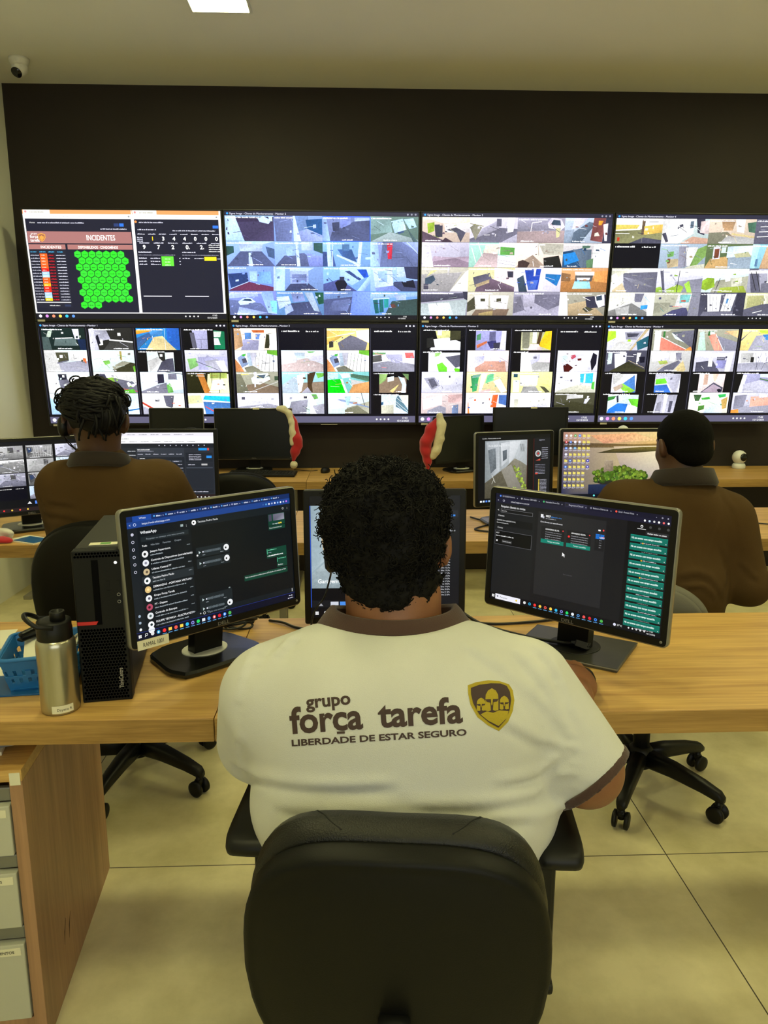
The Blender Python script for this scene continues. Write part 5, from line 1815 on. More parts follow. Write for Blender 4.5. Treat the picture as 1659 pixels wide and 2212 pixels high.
def art_yard(W_, H_):
    A = Art(W_, H_, 640, 512)
    g = random.Random(8)
    A.rect(0, 0, 640, 512, '131313', 1)
    A.text('2. Jardins - Monitoramento ao vivo', 34, 26, 8, 'ddd', 3)
    A.poly([(60, 40), (430, 40), (430, 480), (60, 480)], ['8d949a', 'c8ced2', '9fa6a8', '7c8484'], 2, .4)
    A.poly([(60, 360), (250, 240), (320, 180), (430, 230), (430, 480), (60, 480)], ['5a5648', '66604e', '8e8a7a', '7a7668', '55513f', '4c483a'], 3, .7)
    A.poly([(200, 265), (290, 225), (420, 480), (300, 480)], ['8e8a7e', '98948a', '6e6a60', '7c786c'], 4, .4)
    A.poly([(70, 50), (180, 46), (188, 270), (120, 320)], ['a8aeb4', 'b8bec4', 'c4cace', '9aa0a4'], 4, .4)
    A.poly([(84, 110), (150, 96), (158, 250), (110, 290)], ['6a7278', '7a8288', '565e62', '62696e'], 5, 1.2)
    A.poly([(196, 60), (268, 52), (266, 190), (204, 240)], ['d6dade', 'c8cdd2', 'b4babe', 'c4c9cd'], 4, .3)
    A.poly([(212, 120), (250, 110), (250, 180), (216, 200)], ['59626a', '6a727a', '4c545a', '565e64'], 5, .5)
    A.poly([(272, 50), (372, 46), (320, 170), (270, 220)], ['dadee2', 'd2d6da', 'c0c6ca', 'ccd0d4'], 4, .3)
    A.poly([(372, 46), (430, 44), (430, 240), (330, 176)], ['c2c8cc', 'b2b8bc', 'a2a8aa', 'bac0c4'], 4, .4)
    for k in range(5):
        A.line((366 + k * 8, 70), (374 + k * 8, 130), 3, '50565a', 5)
    for k in range(60):
        t = k / 60
        A.circ(330 + t * 90 + g.uniform(-22, 22), 240 + t * 210 + g.uniform(-12, 12), g.uniform(5, 11), jit('8aa040', g, .35), 6, 7, .8)
    for k in range(34):
        A.circ(290 + g.uniform(-42, 42), 450 + g.uniform(-50, 34), g.uniform(6, 13), jit('9ab83e', g, .35), 6, 7, .8)
    A.line((120, 300), (150, 360), 4, 'd0d0c4', 6)
    A.line((140, 330), (120, 370), 3, 'd0d0c4', 6)
    A.text('Bloco 3', 330, 462, 16, 'f4f4f4', 8, .02)
    A.text('15-12-2025 Seg 17:13:32', 86, 84, 13, 'eef2f4', 8, .01)
    A.rect(430, 34, 436, 482, '3a1a1a', 4)
    A.rect(490, 34, 492, 482, '7a2020', 4)
    A.rect(496, 30, 640, 490, '1a1b1f', 3)
    A.text('segware', 536, 50, 11, 'aab', 5)
    A.circ(530, 150, 26, 'c0c0c0', 5, 20)
    A.circ(530, 150, 17, '6a6a6a', 6, 20)
    A.circ(530, 150, 8, 'c03030', 7, 12)
    A.poly([(508, 205), (550, 190), (550, 205)], 'd05040', 5)
    for k in range(6):
        A.scrib(562, 110 + k * 16, 56, 5, 'ccd', g, 5)
        A.scrib(506, 240 + k * 12, 90, 4, '99a', g, 5)
    A.rect(506, 300, 530, 312, 'd05040', 5)
    A.scrib(534, 310, 60, 5, 'ccd', g, 5)
    for k in range(13):
        A.rect(536, 352 + k * 10.6, 546, 360 + k * 10.6, 'e0c850', 5)
        A.scrib(552, 359 + k * 10.6, 60, 5, 'bbc', g, 5)
    A.rect(0, 490, 640, 512, '0c0c0e', 2)
    for k in range(4):
        A.rect(20 + k * 24, 494, 36 + k * 24, 508, ['eee', 'cde', '58e', '9bd'][k], 3)
    return A


def art_desktop(W_, H_):
    A = Art(W_, H_, 640, 400)
    g = random.Random(3)
    A.poly([(0, 0), (640, 0), (640, 90), (0, 90)], ['b88a78', 'f4d890', 'e0b060', '9a7a70'], 1, .5)
    A.poly([(160, 20), (420, 6), (560, 50), (240, 70)], ['e8a878', 'f0b880', 'f6d090', 'd89878'], 2, 1.2)
    A.poly([(0, 56), (120, 66), (420, 76), (640, 70), (640, 96), (0, 96)], ['3a302a', '5a4a38', '7a6238', '9a7a3a', '806838', '4a3c30'], 2, .8)
    A.poly([(0, 90), (640, 90), (640, 400), (0, 400)], ['7a6c74', 'f0d898', '6a6874', '1c2850'], 2, .3)
    A.poly([(300, 88), (640, 84), (640, 260), (380, 300)], ['d0b898', 'fff0c0', 'c8b8a8', '8a8490'], 3, .3)
    A.poly([(200, 128), (300, 104), (470, 92), (640, 88), (640, 112), (420, 128)], ['2c2a1c', '4a4424', '7a6a30', 'a88a3a', '5a5228', '3a361e'], 4, 1.0)
    A.poly([(180, 300), (260, 296), (420, 290), (500, 280), (520, 304), (400, 322), (240, 322)], '2a2a24', 4, .6)
    for k in range(120):
        u = g.random()
        x = 190 + u * 310
        top = 205 + 70 * abs(u - .45) * 1.2
        y = g.uniform(top, 300)
        rr_ = g.uniform(9, 20)
        A.circ(x, y, rr_, jit('3f5a1c' if y < 262 else '2a4214', g, .4), 5, 9, 1.0)
        A.circ(x - rr_ * .2, y - rr_ * .3, rr_ * .6, jit('647c28', g, .4), 5.5, 8, 1.0)
    A.poly([(246, 250), (250, 180), (262, 170), (280, 176), (288, 168), (302, 176), (306, 250)], ['8a7a68', 'a89880', 'c0b098', 'b0a088', 'c8b89c', '9a8a74', '7a6a58'], 7, 1.0)
    for k in range(26):
        A.circ(g.uniform(240, 330), g.uniform(246, 292), g.uniform(8, 13), jit('456320', g, .4), 8, 9, 1.0)
    A.poly([(160, 322), (520, 306), (640, 320), (640, 400), (160, 400)], ['24304e', '3a4260', '4a5470', '161c30', '121830'], 3, .4)
    for r_ in range(9):
        n_ = 6 if r_ < 4 else (6 if r_ in (4, 5) else 5)
        for c in range(n_):
            x, y = 12 + c * 26, 14 + r_ * 38
            k = r_ * 6 + c
            if c < 4 and r_ < 2 or c < 3 and r_ == 2 or c == 0 and r_ in (3, 5) or (c == 1 and r_ == 4):
                A.circ(x + 8, y + 8, 8, ['dde', 'e6e0d0', '4caf50', '3a86f0', 'cfd6dc', '5aaee0', 'd02030', '2f6fd0', 'eef'][k % 9], 8, 12)
                A.circ(x + 8, y + 8, 3.5, 'f4f4f4', 9, 8)
            elif c == 5 and r_ in (4, 5):
                A.circ(x + 8, y + 8, 9, '3434c0', 8, 12)
                A.circ(x + 8, y + 8, 4, 'e6e6ff', 9, 8)
            else:
                A.rect(x, y + 3, x + 17, y + 16, 'e8d870', 8)
                A.rect(x, y, x + 8, y + 4, 'd8c458', 8)
            A.scrib(x - 2, y + 22, 21, 3, 'eef', g, 8)
            A.scrib(x - 2, y + 27, 15, 3, 'ccd', g, 8)
    A.rect(560, 14, 575, 24, '554', 8)
    A.scrib(556, 32, 24, 3, '443', g, 8)
    A.rect(0, 380, 640, 400, '10141e', 8)
    A.scrib(14, 393, 40, 5, 'cdd', g, 9)
    A.circ(196, 390, 6, '6dd', 9, 10)
    return A


mL = monitor('lit monitor showing a chat list, on the front desk beside the black computer tower', (-0.366, 1.688), 42.7, (-0.300, 1.590), (0.442, 0.292), 0.850, art_chat, 3, group='front row monitors')
mM = monitor('lit black monitor behind the curly head, showing Garagem Interna', (0.075, 1.885), 0, (0.0715, 1.82), (0.413, 0.349), 0.769, art_garage, 2, rim='black', stand='low', logo=False, cr=0.006, group='front row monitors')
mR = monitor('lit monitor with a column of green alerts, on a thin square base at the right', (0.5325, 1.702), -44.1, (0.4725, 1.570), (0.4526, 0.292), 0.850, art_alarm, 3, stand='plate', base_yaw=-33.5, group='front row monitors', post_w=0.08)
# extension label under the left monitor
lb = MB().box((0, 0, 0), (0.07, 0.0012, 0.02)).build('extension_label', M_PALELBL, mL)
PML = Matrix.Translation((-0.300 + 0.366, 1.590 - 1.688, 0.11)) @ Euler((R(-3), 0, R(42.7))).to_matrix().to_4x4()
lb.data.transform(PML @ Matrix.Translation((-0.442 / 2 + 0.05, -0.0015, 0.008)))
text_obj('label_print', 'RAMAL 1001', 0.009, M_INK, lb, PML @ Matrix.Translation((-0.442 / 2 + 0.05, -0.0024, 0.008)) @ Euler((PI / 2, 0, 0)).to_matrix().to_4x4(), 0.0, width=0.046)

monitor('lit monitor full of grey camera pictures at the left picture edge', (-1.40, 3.17), 31, (-1.352, 3.075), (0.506, 0.322), 0.815, art_tiles, 3, group='middle row monitors')
monitor('lit monitor with a white browser bar beside the man with twisted hair', (-0.845, 3.255), 0, (-0.843, 3.15), (0.506, 0.318), 0.846, art_config, 2, rim='black', cr=0.006, group='middle row monitors', sticker=0.0, logo=False)
monitor('lit monitor showing a yard with bushes, Bloco 3, on the middle desk', (0.675, 3.20), 17, (0.6775, 3.105), (0.378, 0.318), 0.836, art_yard, 2, group='middle row monitors', logo=False)
monitor('lit monitor showing a lake island desktop with folder icons', (1.135, 3.25), 0, (1.13, 3.15), (0.506, 0.318), 0.843, art_desktop, 2, group='middle row monitors', sticker=0.0, logo=False)

OFF = 'switched off monitors on the wall desk'
monitor('small switched off monitor with silver rim above the lit config screen', (-1.20, 4.93), -3, (-1.165, 4.85), (0.355, 0.295), 0.866, None, 2, cr=0.008, group=OFF, logo=False)
monitor('switched off monitor with a red hat hanging on its right corner', (-0.68, 4.93), 0, (-0.668, 4.84), (0.505, 0.333), 0.826, None, 2, cr=0.006, group=OFF, sticker=0.02, stand='slab')
monitor('switched off monitor turned left with a red hat hanging on its left corner', (0.70, 4.87), 28, (0.682, 4.79), (0.40, 0.305), 0.806, None, 4, rim='black', cr=0.006, group=OFF, logo=False, stand='slab', post_w=0.05)
monitor('switched off monitor rising behind the yard monitor, right of the tilted hat monitor', (1.15, 4.93), 0, (1.148, 4.84), (0.50, 0.320), 0.842, None, 2, rim='black', cr=0.006, group=OFF, sticker=0.02, logo=False)
# ================================================================ things on the front desk
ZD = 0.74
M_ALBOT = mat('brushed aluminium', (176, 172, 152), 0.28, metal=0.9, noise=0.12, nscale=18, stretch=(6, 6, 0.3))
bt = thing('water_bottle', 'brushed steel water bottle with black carry lid, standing on the front desk', 'bottle', (-0.602, 1.418, ZD), R(20))
MB().lathe([(0.034, 0), (0.037, 0.003), (0.0375, 0.008), (0.0375, 0.128), (0.0375, 0.140), (0.036, 0.148), (0.0335, 0.152), (0.031, 0.153)], seg=48).build('bottle_body', M_ALBOT, bt)
MB().lathe([(0.0325, 0.151), (0.0335, 0.153), (0.0335, 0.172), (0.0325, 0.175), (0.0325, 0.186), (0.0315, 0.189), (0.02, 0.191)], seg=48).build('lid', M_BLACK, bt)
MB().lathe([(0.0145, 0.189), (0.0145, 0.207), (0.0135, 0.209), (0.0115, 0.209), (0.011, 0.196), (0.004, 0.195)], (0.008, -0.008, 0), seg=32).build('spout', M_BLACK, bt)
hp = []
for k in range(15):
    a = PI * k / 14
    hp.append((-0.028 - 0.024 * math.sin(a), 0.030 * math.cos(a), 0.186 + 0.018 * math.sin(a)))
MB().tube([(0.0, 0.033, 0.182)] + hp + [(0.0, -0.033, 0.182)], 0.0048, 8).build('carry_loop', M_BLACK, bt)
# name strip wrapped round the foot
st_ = []
for z in (0.006, 0.022):
    st_.append([Vector((0.0379 * math.cos(R(a)), 0.0379 * math.sin(R(a)), z + 0.0)) for a in range(-114, -44, 7)])
mb = MB()
mb.add([p for q in st_ for p in q], [(i, i + 1, 11 + i, 10 + i) for i in range(9)])
mb.build('name_strip', M_PALELBL, bt, fix=False)
vs, fs = text_mesh('Dayane R', 0.0)
k = 0.0052 / 0.7
V = []
for x, y in vs:
    a = R(-100) + x * k / 0.0381
    V.append((0.0382 * math.cos(a), 0.0382 * math.sin(a), 0.011 + y * k))
MB().add(V, fs).build('strip_print', M_INK, bt, fix=False)

# computer tower
M_TOW = mat('black tower plastic', (17, 17, 16), 0.55, spec=0.2)
M_TOWS = mat('dark grey painted steel', (46, 46, 43), 0.5, spec=0.3, noise=0.06, nscale=80)
TW, TD, TH = 0.098, 0.36, 0.322
tw = thing('computer_tower', 'black slim computer tower with a red stripe on its front', 'computer', (-0.548, 1.638, ZD), R(9))
MB().box((0, 0.01, TH / 2 + 0.002), (TW - 0.002, TD - 0.02, TH - 0.004), 0.003).build('steel_case', M_TOWS, tw)
fp = MB()
fp.box((0, -TD / 2 + 0.002, TH / 2), (TW, 0.03, TH), 0.003)
fp.build('front_panel', M_TOW, tw)
YF = -TD / 2 - 0.013
gr = MB()
for r_ in range(24):
    for c in range(15):
        x = -TW / 2 + 0.007 + c * 0.0059 + (0.003 if r_ % 2 else 0)
        z = 0.009 + r_ * 0.0064
        if x < TW / 2 - 0.006:
            gr.add([(x + 0.0026 * math.cos(PI / 3 * i), YF - 0.0006, z + 0.0030 * math.sin(PI / 3 * i)) for i in range(6)], [(0, 1, 2, 3, 4, 5)])
M_HOLE = mat('grille holes', (1, 1, 1), 0.9, spec=0.0)
gr.build('front_grille', M_HOLE, tw, fix=False)
gr = MB()
for c in range(15):
    for r_ in range(2):
        x = -TW / 2 + 0.007 + c * 0.0059 + (0.003 if r_ else 0)
        z = TH - 0.012 + r_ * 0.006
        if x < TW / 2 - 0.006:
            gr.add([(x + 0.0026 * math.cos(PI / 3 * i), YF - 0.0006, z + 0.0026 * math.sin(PI / 3 * i)) for i in range(6)], [(0, 1, 2, 3, 4, 5)])
gr.build('top_grille', M_HOLE, tw, fix=False)
MB().box((-0.006, YF - 0.0004, 0.235), (0.013, 0.001, 0.135)).build('drive_slot', mat('slot black', (4, 4, 4), 0.6, spec=0.05), tw)
MB().prism([(-TW / 2 + 0.002, 0.168), (-TW / 2 + 0.038, 0.168), (-TW / 2 + 0.042, 0.175), (-TW / 2 + 0.002, 0.175)], 0, 0.002,
           Matrix.Translation((0, YF + 0.0005, 0)) @ Euler((PI / 2, 0, 0)).to_matrix().to_4x4()).build('red_stripe', mat('red plastic', (190, 30, 32), 0.4), tw)
us = MB()
for x, z in ((0.017, 0.252), (0.036, 0.252), (0.017, 0.232), (0.036, 0.192)):
    us.box((x, YF - 0.0004, z), (0.006, 0.001, 0.013))
us.build('usb_socket', mat('usb socket grey', (34, 34, 33), 0.6, spec=0.05), tw)
au = MB()
for z in (0.229, 0.214):
    au.tube([(0.036 + 0.003 * math.cos(2 * PI * i / 12), YF - 0.0006, z + 0.003 * math.sin(2 * PI * i / 12)) for i in range(12)], 0.0007, 5, closed=True)
au.build('audio_socket', M_STEEL, tw)
MB().lathe([(0.003, 0), (0.003, 0.001)], (0.034, YF - 0.001, 0.296), M=Euler((PI / 2, 0, 0)).to_matrix().to_4x4(), seg=12).build('power_light', emis_mat('white led', (1, 1, 1), 1.2), tw)
text_obj('logo', 'ThinkCentre', 0.0085, mat('silver lettering', (150, 148, 140), 0.4), tw,
         Matrix.Translation((TW / 2 - 0.02, YF - 0.0006, 0.05)) @ Euler((PI / 2, 0, 0)).to_matrix().to_4x4() @ Euler((0, 0, PI / 2)).to_matrix().to_4x4(), 0.012, width=0.044)
ls = MB().box((0.004, -TD / 2 + 0.045, TH + 0.0004), (0.055, 0.022, 0.0008)).build('case_sticker', M_PALELBL, tw)
MB().box((0.008, -TD / 2 + 0.045, TH + 0.001), (0.02, 0.014, 0.0006)).build('green_mark', mat('green print', (90, 150, 70), 0.6), ls)

# blue basket
M_BLUE = mat('blue plastic', (32, 110, 176), 0.42)
bk = thing('plastic_basket', 'small blue plastic basket of odds and ends behind the steel bottle', 'basket', (-0.69, 1.575, ZD + 0.0045), R(14))
b0, b1, hh = (0.125, 0.13), (0.16, 0.165), 0.075


def quadring(w_, d_, z, r_=0.018):
    return [Vector((p[0], p[1], z)) for p in rr(w_, d_, r_, 4)]


def ringwall(mb, ra, rb):
    n = len(ra)
    mb.add(list(ra) + list(rb), [(k, (k + 1) % n, n + (k + 1) % n, n + k) for k in range(n)])


bs = MB()
bs.rings([quadring(b0[0], b0[1], 0), quadring(b0[0] + .006, b0[1] + .006, .003)], smooth=False)
# walls as lattice slats with holes left open


def wall_pt(side, u, z):
    f = z / hh
    w_ = b0[0] + (b1[0] - b0[0]) * f
    d_ = b0[1] + (b1[1] - b0[1]) * f
    return {0: (u * w_, -d_ / 2, z), 1: (w_ / 2, u * d_, z), 2: (-u * w_, d_ / 2, z), 3: (-w_ / 2, -u * d_, z)}[side]


for s in range(4):
    for z0, z1 in ((.0, .018), (.03, .036), (.048, hh)):
        bs.add([wall_pt(s, -.5, z0), wall_pt(s, .5, z0), wall_pt(s, .5, z1), wall_pt(s, -.5, z1)], [(0, 1, 2, 3)])
    for z0, z1, o in ((.018, .03, 0), (.036, .048, .5)):
        for k in range(-4, 5):
            u0, u1 = (k + o) * .12 - .038, (k + o) * .12 + .038
            u0, u1 = max(-.5, u0), min(.5, u1)
            if u1 > u0:
                bs.add([wall_pt(s, u0, z0), wall_pt(s, u1, z0), wall_pt(s, u1, z1), wall_pt(s, u0, z1)], [(0, 1, 2, 3)])
wo = bs.build('basket_wall', M_BLUE, bk)
so = wo.modifiers.new('thick', 'SOLIDIFY')
so.thickness = 0.003
so.offset = 1
MB().tube([Vector((p[0], p[1], hh)) for p in rr(b1[0] + .006, b1[1] + .006, .02, 5)], .0045, 8, closed=True).build('rim', M_BLUE, bk)

BZ = ZD + 0.0045
o = MB().box((0, 0, 0), (0.075, 0.105, 0.012), 0.001).build('note_pad', M_PAPER, loc=(-0.697, 1.575, BZ + 0.066), rot=(R(8), R(-6), R(20)))
tag(o, 'white note pad lying in the blue basket', 'note pad')
sp = thing('stapler', 'black stapler lying on the rim of the blue basket', 'stapler', (-0.727, 1.612, BZ + 0.083), R(62))
MB().box((0, 0, 0.0), (0.085, 0.018, 0.007), 0.003).build('stapler_base', M_BLACK, sp)
MB().box((0.0, 0, 0.014), (0.08, 0.016, 0.012), 0.005, (0, R(-6), 0)).build('stapler_arm', M_BLACK, sp)
tp = thing('tape_roll', 'roll of brown packing tape at the right end of the blue basket', 'tape', (-0.632, 1.612, BZ + 0.038), rot=(R(78), 0, R(55)))
MB().rings([[Vector((r_ * math.cos(2 * PI * k / 32), r_ * math.sin(2 * PI * k / 32), z)) for k in range(32)] for r_, z in ((.026, -.012), (.034, -.012), (.034, .012), (.026, .012), (.026, -.012))], cap=False).build('tape_band', mat('brown tape', (150, 112, 60), .3), tp)
MB().rings([[Vector((r_ * math.cos(2 * PI * k / 32), r_ * math.sin(2 * PI * k / 32), z)) for k in range(32)] for r_, z in ((.0235, -.012), (.0258, -.012), (.0258, .012), (.0235, .012), (.0235, -.012))], cap=False).build('cardboard_core', mat('cardboard', (176, 150, 108), .8), tp)
cb = catmull([(-0.655, 1.55, BZ + .03), (-0.63, 1.565, BZ + .062), (-0.625, 1.60, BZ + .085), (-0.645, 1.625, BZ + .072), (-0.66, 1.60, BZ + .055), (-0.64, 1.57, BZ + .04)], 8)
tag(MB().tube(cb, .003, 7).build('white_cable', mat('white cable', (206, 204, 190), .5)), 'coiled white cable in the blue basket behind the bottle', 'cable')

# folder and sheets under the basket, sheet at the edge
M_FOLD = mat('blue folder cover', (24, 84, 140), 0.4, noise=0.12, nscale=30)
o = MB().box((0, 0, 0.002), (0.23, 0.20, 0.004), 0.001).build('folder', M_FOLD, loc=(-0.75, 1.575, ZD), rot=(0, 0, R(6)))
tag(o, 'flat blue folder lying under the blue basket', 'folder')
o = MB().box((0, 0, 0.0006), (0.09, 0.05, 0.0012)).build('paper_slip', M_PAPER, loc=(-0.815, 1.60, ZD + 0.0041), rot=(0, 0, R(4)))
tag(o, 'white paper slip lying on the blue folder at the left picture edge', 'paper')
o = MB().box((0, 0, 0.0006), (0.21, 0.14, 0.0012)).build('paper_sheet', M_PAPER, loc=(-0.985, 1.80, ZD), rot=(0, 0, R(12)))
tag(o, 'sheet of white paper on the bare front desk behind the folder, left picture edge', 'paper')

# cables on the front desk
M_CABLE = mat('black cable', (14, 14, 14), 0.45)


def cable(name, label, pts, r_=0.0035, n=8):
    return tag(MB().tube(catmull(pts, n), r_, 8).build(name, M_CABLE), label, 'cable')


cable('monitor_cable', 'black cable curving from behind the chat monitor to the middle monitor', [(-0.24, 1.925, ZD + .004), (-0.20, 1.90, ZD + .006), (-0.16, 1.865, ZD + .004), (-0.10, 1.85, ZD + .004), (-0.03, 1.86, ZD + .004)])
cable('desk_cable', 'black cable running under the alert monitor over the front desk', [(0.29, 1.90, ZD + .005), (0.36, 1.875, ZD + .004), (0.46, 1.885, ZD + .004), (0.56, 1.91, ZD + .004), (0.66, 1.93, ZD + .004)])
pc = thing('power_cord', 'black power cord with a loose plug lying on the square monitor base', 'power cord', (0.533, 1.680, ZD + .012))
o0 = Vector((0.533, 1.680, ZD + .012))
MB().tube([Vector(p) - o0 for p in catmull([(0.285, 1.93, ZD + .02), (0.33, 1.865, ZD + .008), (0.40, 1.80, ZD + .005), (0.455, 1.725, ZD + .016), (0.505, 1.695, ZD + .018), (0.523, 1.686, ZD + .022)], 8)], 0.0042, 8).build('cord', M_CABLE, pc)
pl = MB()
Mp = Matrix.Translation((0.006, -0.006, 0.012)) @ Euler((R(-18), R(4), R(-42))).to_matrix().to_4x4()
bm_ = [[Mp @ Vector((x, s * a, s2 * b)) for s, s2 in ((-1, -1), (1, -1), (1, 1), (-1, 1))] for x, a, b in ((-.022, .005, .005), (-.012, .007, .006), (-.008, .0105, .008), (.020, .0115, .0085))]
pl.rings(bm_, smooth=False)
M_PLUG = mat('grey black plug plastic', (58, 58, 56), 0.35)
pp = pl.build('plug', M_PLUG, pc)
pl2 = MB()
for dy, dz in ((-.006, -.002), (.006, -.002), (0, .004)):
    pl2.box(Mp @ Vector((.0203, dy, dz)), (.001, .0016, .004), 0, (R(-18), R(4), R(-42)))
pl2.build('plug_hole', mat('plug hole black', (4, 4, 4), .7), pp)

# knot of cables behind the chat monitor
g = random.Random(2)
kn = MB()
for k in range(5):
    cx, cy = -0.335 + g.uniform(-.012, .012), 1.873 + g.uniform(-.01, .01)
    pts = []
    for i in range(14):
        a = 2 * PI * i / 13
        pts.append((cx + (.045 + .006 * k) * math.cos(a), cy + .018 * math.sin(a) + .004 * k, ZD + .006 + .006 * k + .005 * math.sin(a * 2 + k)))
    kn.tube(catmull(pts, 3), .0032, 6)
kn.tube([(-0.345, 1.85, ZD + .012), (-0.338, 1.872, ZD + .042), (-0.335, 1.90, ZD + .012)], .004, 6)
tag(kn.build('cable_bundle', M_CABLE), 'tied bundle of black cables behind the neck of the chat monitor', 'cables')

# mouse under the hand
ms = thing('computer_mouse', 'black computer mouse under the right hand of the man in white', 'mouse', (0.487, 1.488, ZD), R(-12))
vs_ = []
for z, s in ((0, .94), (.006, 1), (.018, .98), (.028, .8), (.033, .5), (.0345, .1)):
    vs_.append([Vector((.029 * s * math.cos(2 * PI * k / 28), (.052 * s) * math.sin(2 * PI * k / 28) - .006 * (1 - s), z)) for k in range(28)])
MB().rings(vs_).build('mouse_body', M_BLACK, ms)
MB().box((0, .03, .0275), (.005, .014, .006), .002, (R(-24), 0, 0)).build('scroll_wheel', M_LOGO, ms)
kb = thing('keyboard', 'black keyboard on the front desk in front of the man in white', 'keyboard', (0.06, 1.53, ZD), R(0))


def keyboard_parts(kb, w_=.44, d_=.13):
    MB().box((0, 0, .0125), (w_, d_, .016), .004, (R(3), 0, 0)).build('keyboard_body', M_BLACK, kb)
    km = MB()
    for r_ in range(5):
        for c in range(19):
            km.box((-w_ / 2 + .016 + c * (w_ - .03) / 18, -d_ / 2 + .018 + r_ * .024, .0195 + r_ * .0013), (.018, .018, .005))
    km.build('keys', mat('key caps', (30, 30, 30), .5), kb)


keyboard_parts(kb)

# ================================================================ middle and back row things
M_RED = mat('red felt', (176, 22, 34), 0.9, sheen=0.4, bump=0.3, bscale=300)
M_FUR = mat('cream fur', (214, 206, 176), 0.95, bump=1.0, bscale=260, noise=0.12, nscale=90)
F = Field((-0.52, 4.74, 0.76), (-0.31, 4.94, 1.20), 0.0055)
fr_ = [(-0.50, 4.825, 1.158), (-0.465, 4.818, 1.155), (-0.435, 4.815, 1.130), (-0.417, 4.812, 1.07), (-0.411, 4.812, 1.0), (-0.418, 4.815, 0.935)]
F.chain(fr_, [.016, .02, .02, .019, .019, .017], .01)
F.wave(.003, 110, 2)
s1 = thing('santa_hat', 'red hat with cream fur trim hanging on the right corner of the straight monitor', 'hat', (-0.42, 4.83, 1.0), group='red hats with white fur on monitors')
Fr = Field((-0.52, 4.74, 0.76), (-0.31, 4.94, 1.20), 0.0055)
Fr.chain([(-0.435, 4.84, 1.145), (-0.41, 4.835, 1.07), (-0.39, 4.83, .97), (-0.368, 4.825, .915)], [.014, .024, .034, .018], .02)
Fr.chain([(-0.39, 4.83, .96), (-0.400, 4.83, .88), (-0.411, 4.83, .815)], [.03, .026, .012], .02)
Fr.wave(.004, 60, 3)
Fr.build('hat_cone', M_RED, s1)
F.build('fur_trim', M_FUR, s1)
Fp = Field((-0.46, 4.77, 0.74), (-0.35, 4.89, .86), 0.004)
Fp.ell((-0.409, 4.83, .793), (.025, .025, .025), 0).wave(.003, 140, 1)
Fp.build('pompom', M_FUR, s1)
s2 = thing('santa_hat', 'red hat with wide cream fur trim hanging on the left corner of the tilted monitor', 'hat', (0.5, 4.70, 1.0), group='red hats with white fur on monitors')
F = Field((0.36, 4.58, 0.74), (0.60, 4.82, 1.17), 0.0055)
F.chain([(0.527, 4.678, 1.115), (0.537, 4.672, 1.06), (0.531, 4.67, .98), (0.505, 4.672, .90), (0.487, 4.672, .865)], [.022, .03, .031, .03, .024], .012)
F.wave(.004, 90, 7)
Fr = Field((0.36, 4.58, 0.74), (0.60, 4.82, 1.17), 0.0055)
Fr.chain([(0.513, 4.688, 1.09), (0.48, 4.688, 1.03), (0.445, 4.688, .95), (0.44, 4.688, .90), (0.455, 4.688, .83), (0.46, 4.688, .775)], [.02, .034, .038, .034, .026, .014], .02)
Fr.wave(.004, 60, 4)
Fr.build('hat_cone', M_RED, s2)
F.build('fur_trim', M_FUR, s2)

kb2 = thing('keyboard', 'black keyboard on the wall desk below the monitor with the straight hanging hat', 'keyboard', (-0.60, 4.70, ZD), R(-4))
keyboard_parts(kb2, .43, .14)
m2 = copy_tree(ms)
m2.location = (-0.205, 4.83, ZD)
m2['label'] = 'black mouse on the wall desk beside the keyboard, above the curly head'
cable('hat_side_cable', 'thin black cable on the wall desk behind the keyboard', [(-0.42, 4.95, ZD + .004), (-0.36, 4.90, ZD + .004), (-0.30, 4.88, ZD + .004), (-0.26, 4.90, ZD + .004)], .002)
cable('wall_cable', 'loop of black cable lying on the middle desk beside the yard monitor', [(0.52, 3.30, ZD + .006), (0.58, 3.16, ZD + .005), (0.50, 3.04, ZD + .005), (0.62, 2.98, ZD + .005), (0.72, 3.05, ZD + .005)], .004)
cable('right_cable', 'black cable crossing the middle desk at the right picture edge', [(1.52, 3.40, ZD + .005), (1.60, 3.28, ZD + .005), (1.72, 3.15, ZD + .005), (1.84, 3.08, ZD + .005)], .003)


def pantilt(label, loc, rz, s=1.0):
    t = thing('pan_camera', label, 'security camera', loc, rz, group='white round cameras')
    MB().lathe([(.040 * s, 0), (.043 * s, .004 * s), (.042 * s, .022 * s), (.036 * s, .034 * s), (.02 * s, .037 * s)], seg=32).build('camera_foot', M_WHITEP, t)
    MB().lathe([(.004 * s, -.047 * s), (.02 * s, -.043 * s), (.036 * s, -.031 * s), (.045 * s, -.014 * s), (.047 * s, 0), (.045 * s, .014 * s), (.036 * s, .031 * s), (.02 * s, .043 * s), (.004 * s, .047 * s)], (0, 0, .076 * s), seg=32).build('camera_head', M_WHITEP, t)
    l = MB().lathe([(.027 * s, .0), (.026 * s, .005 * s), (.018 * s, .009 * s), (.004 * s, .011 * s)], (0, -.039 * s, .079 * s), M=Euler((R(86), 0, 0)).to_matrix().to_4x4(), seg=28).build('lens_face', M_LENS, t)
    return t


pantilt('white round camera with black lens standing alone on the wall desk at the right', (2.615, 4.93, ZD), R(14))
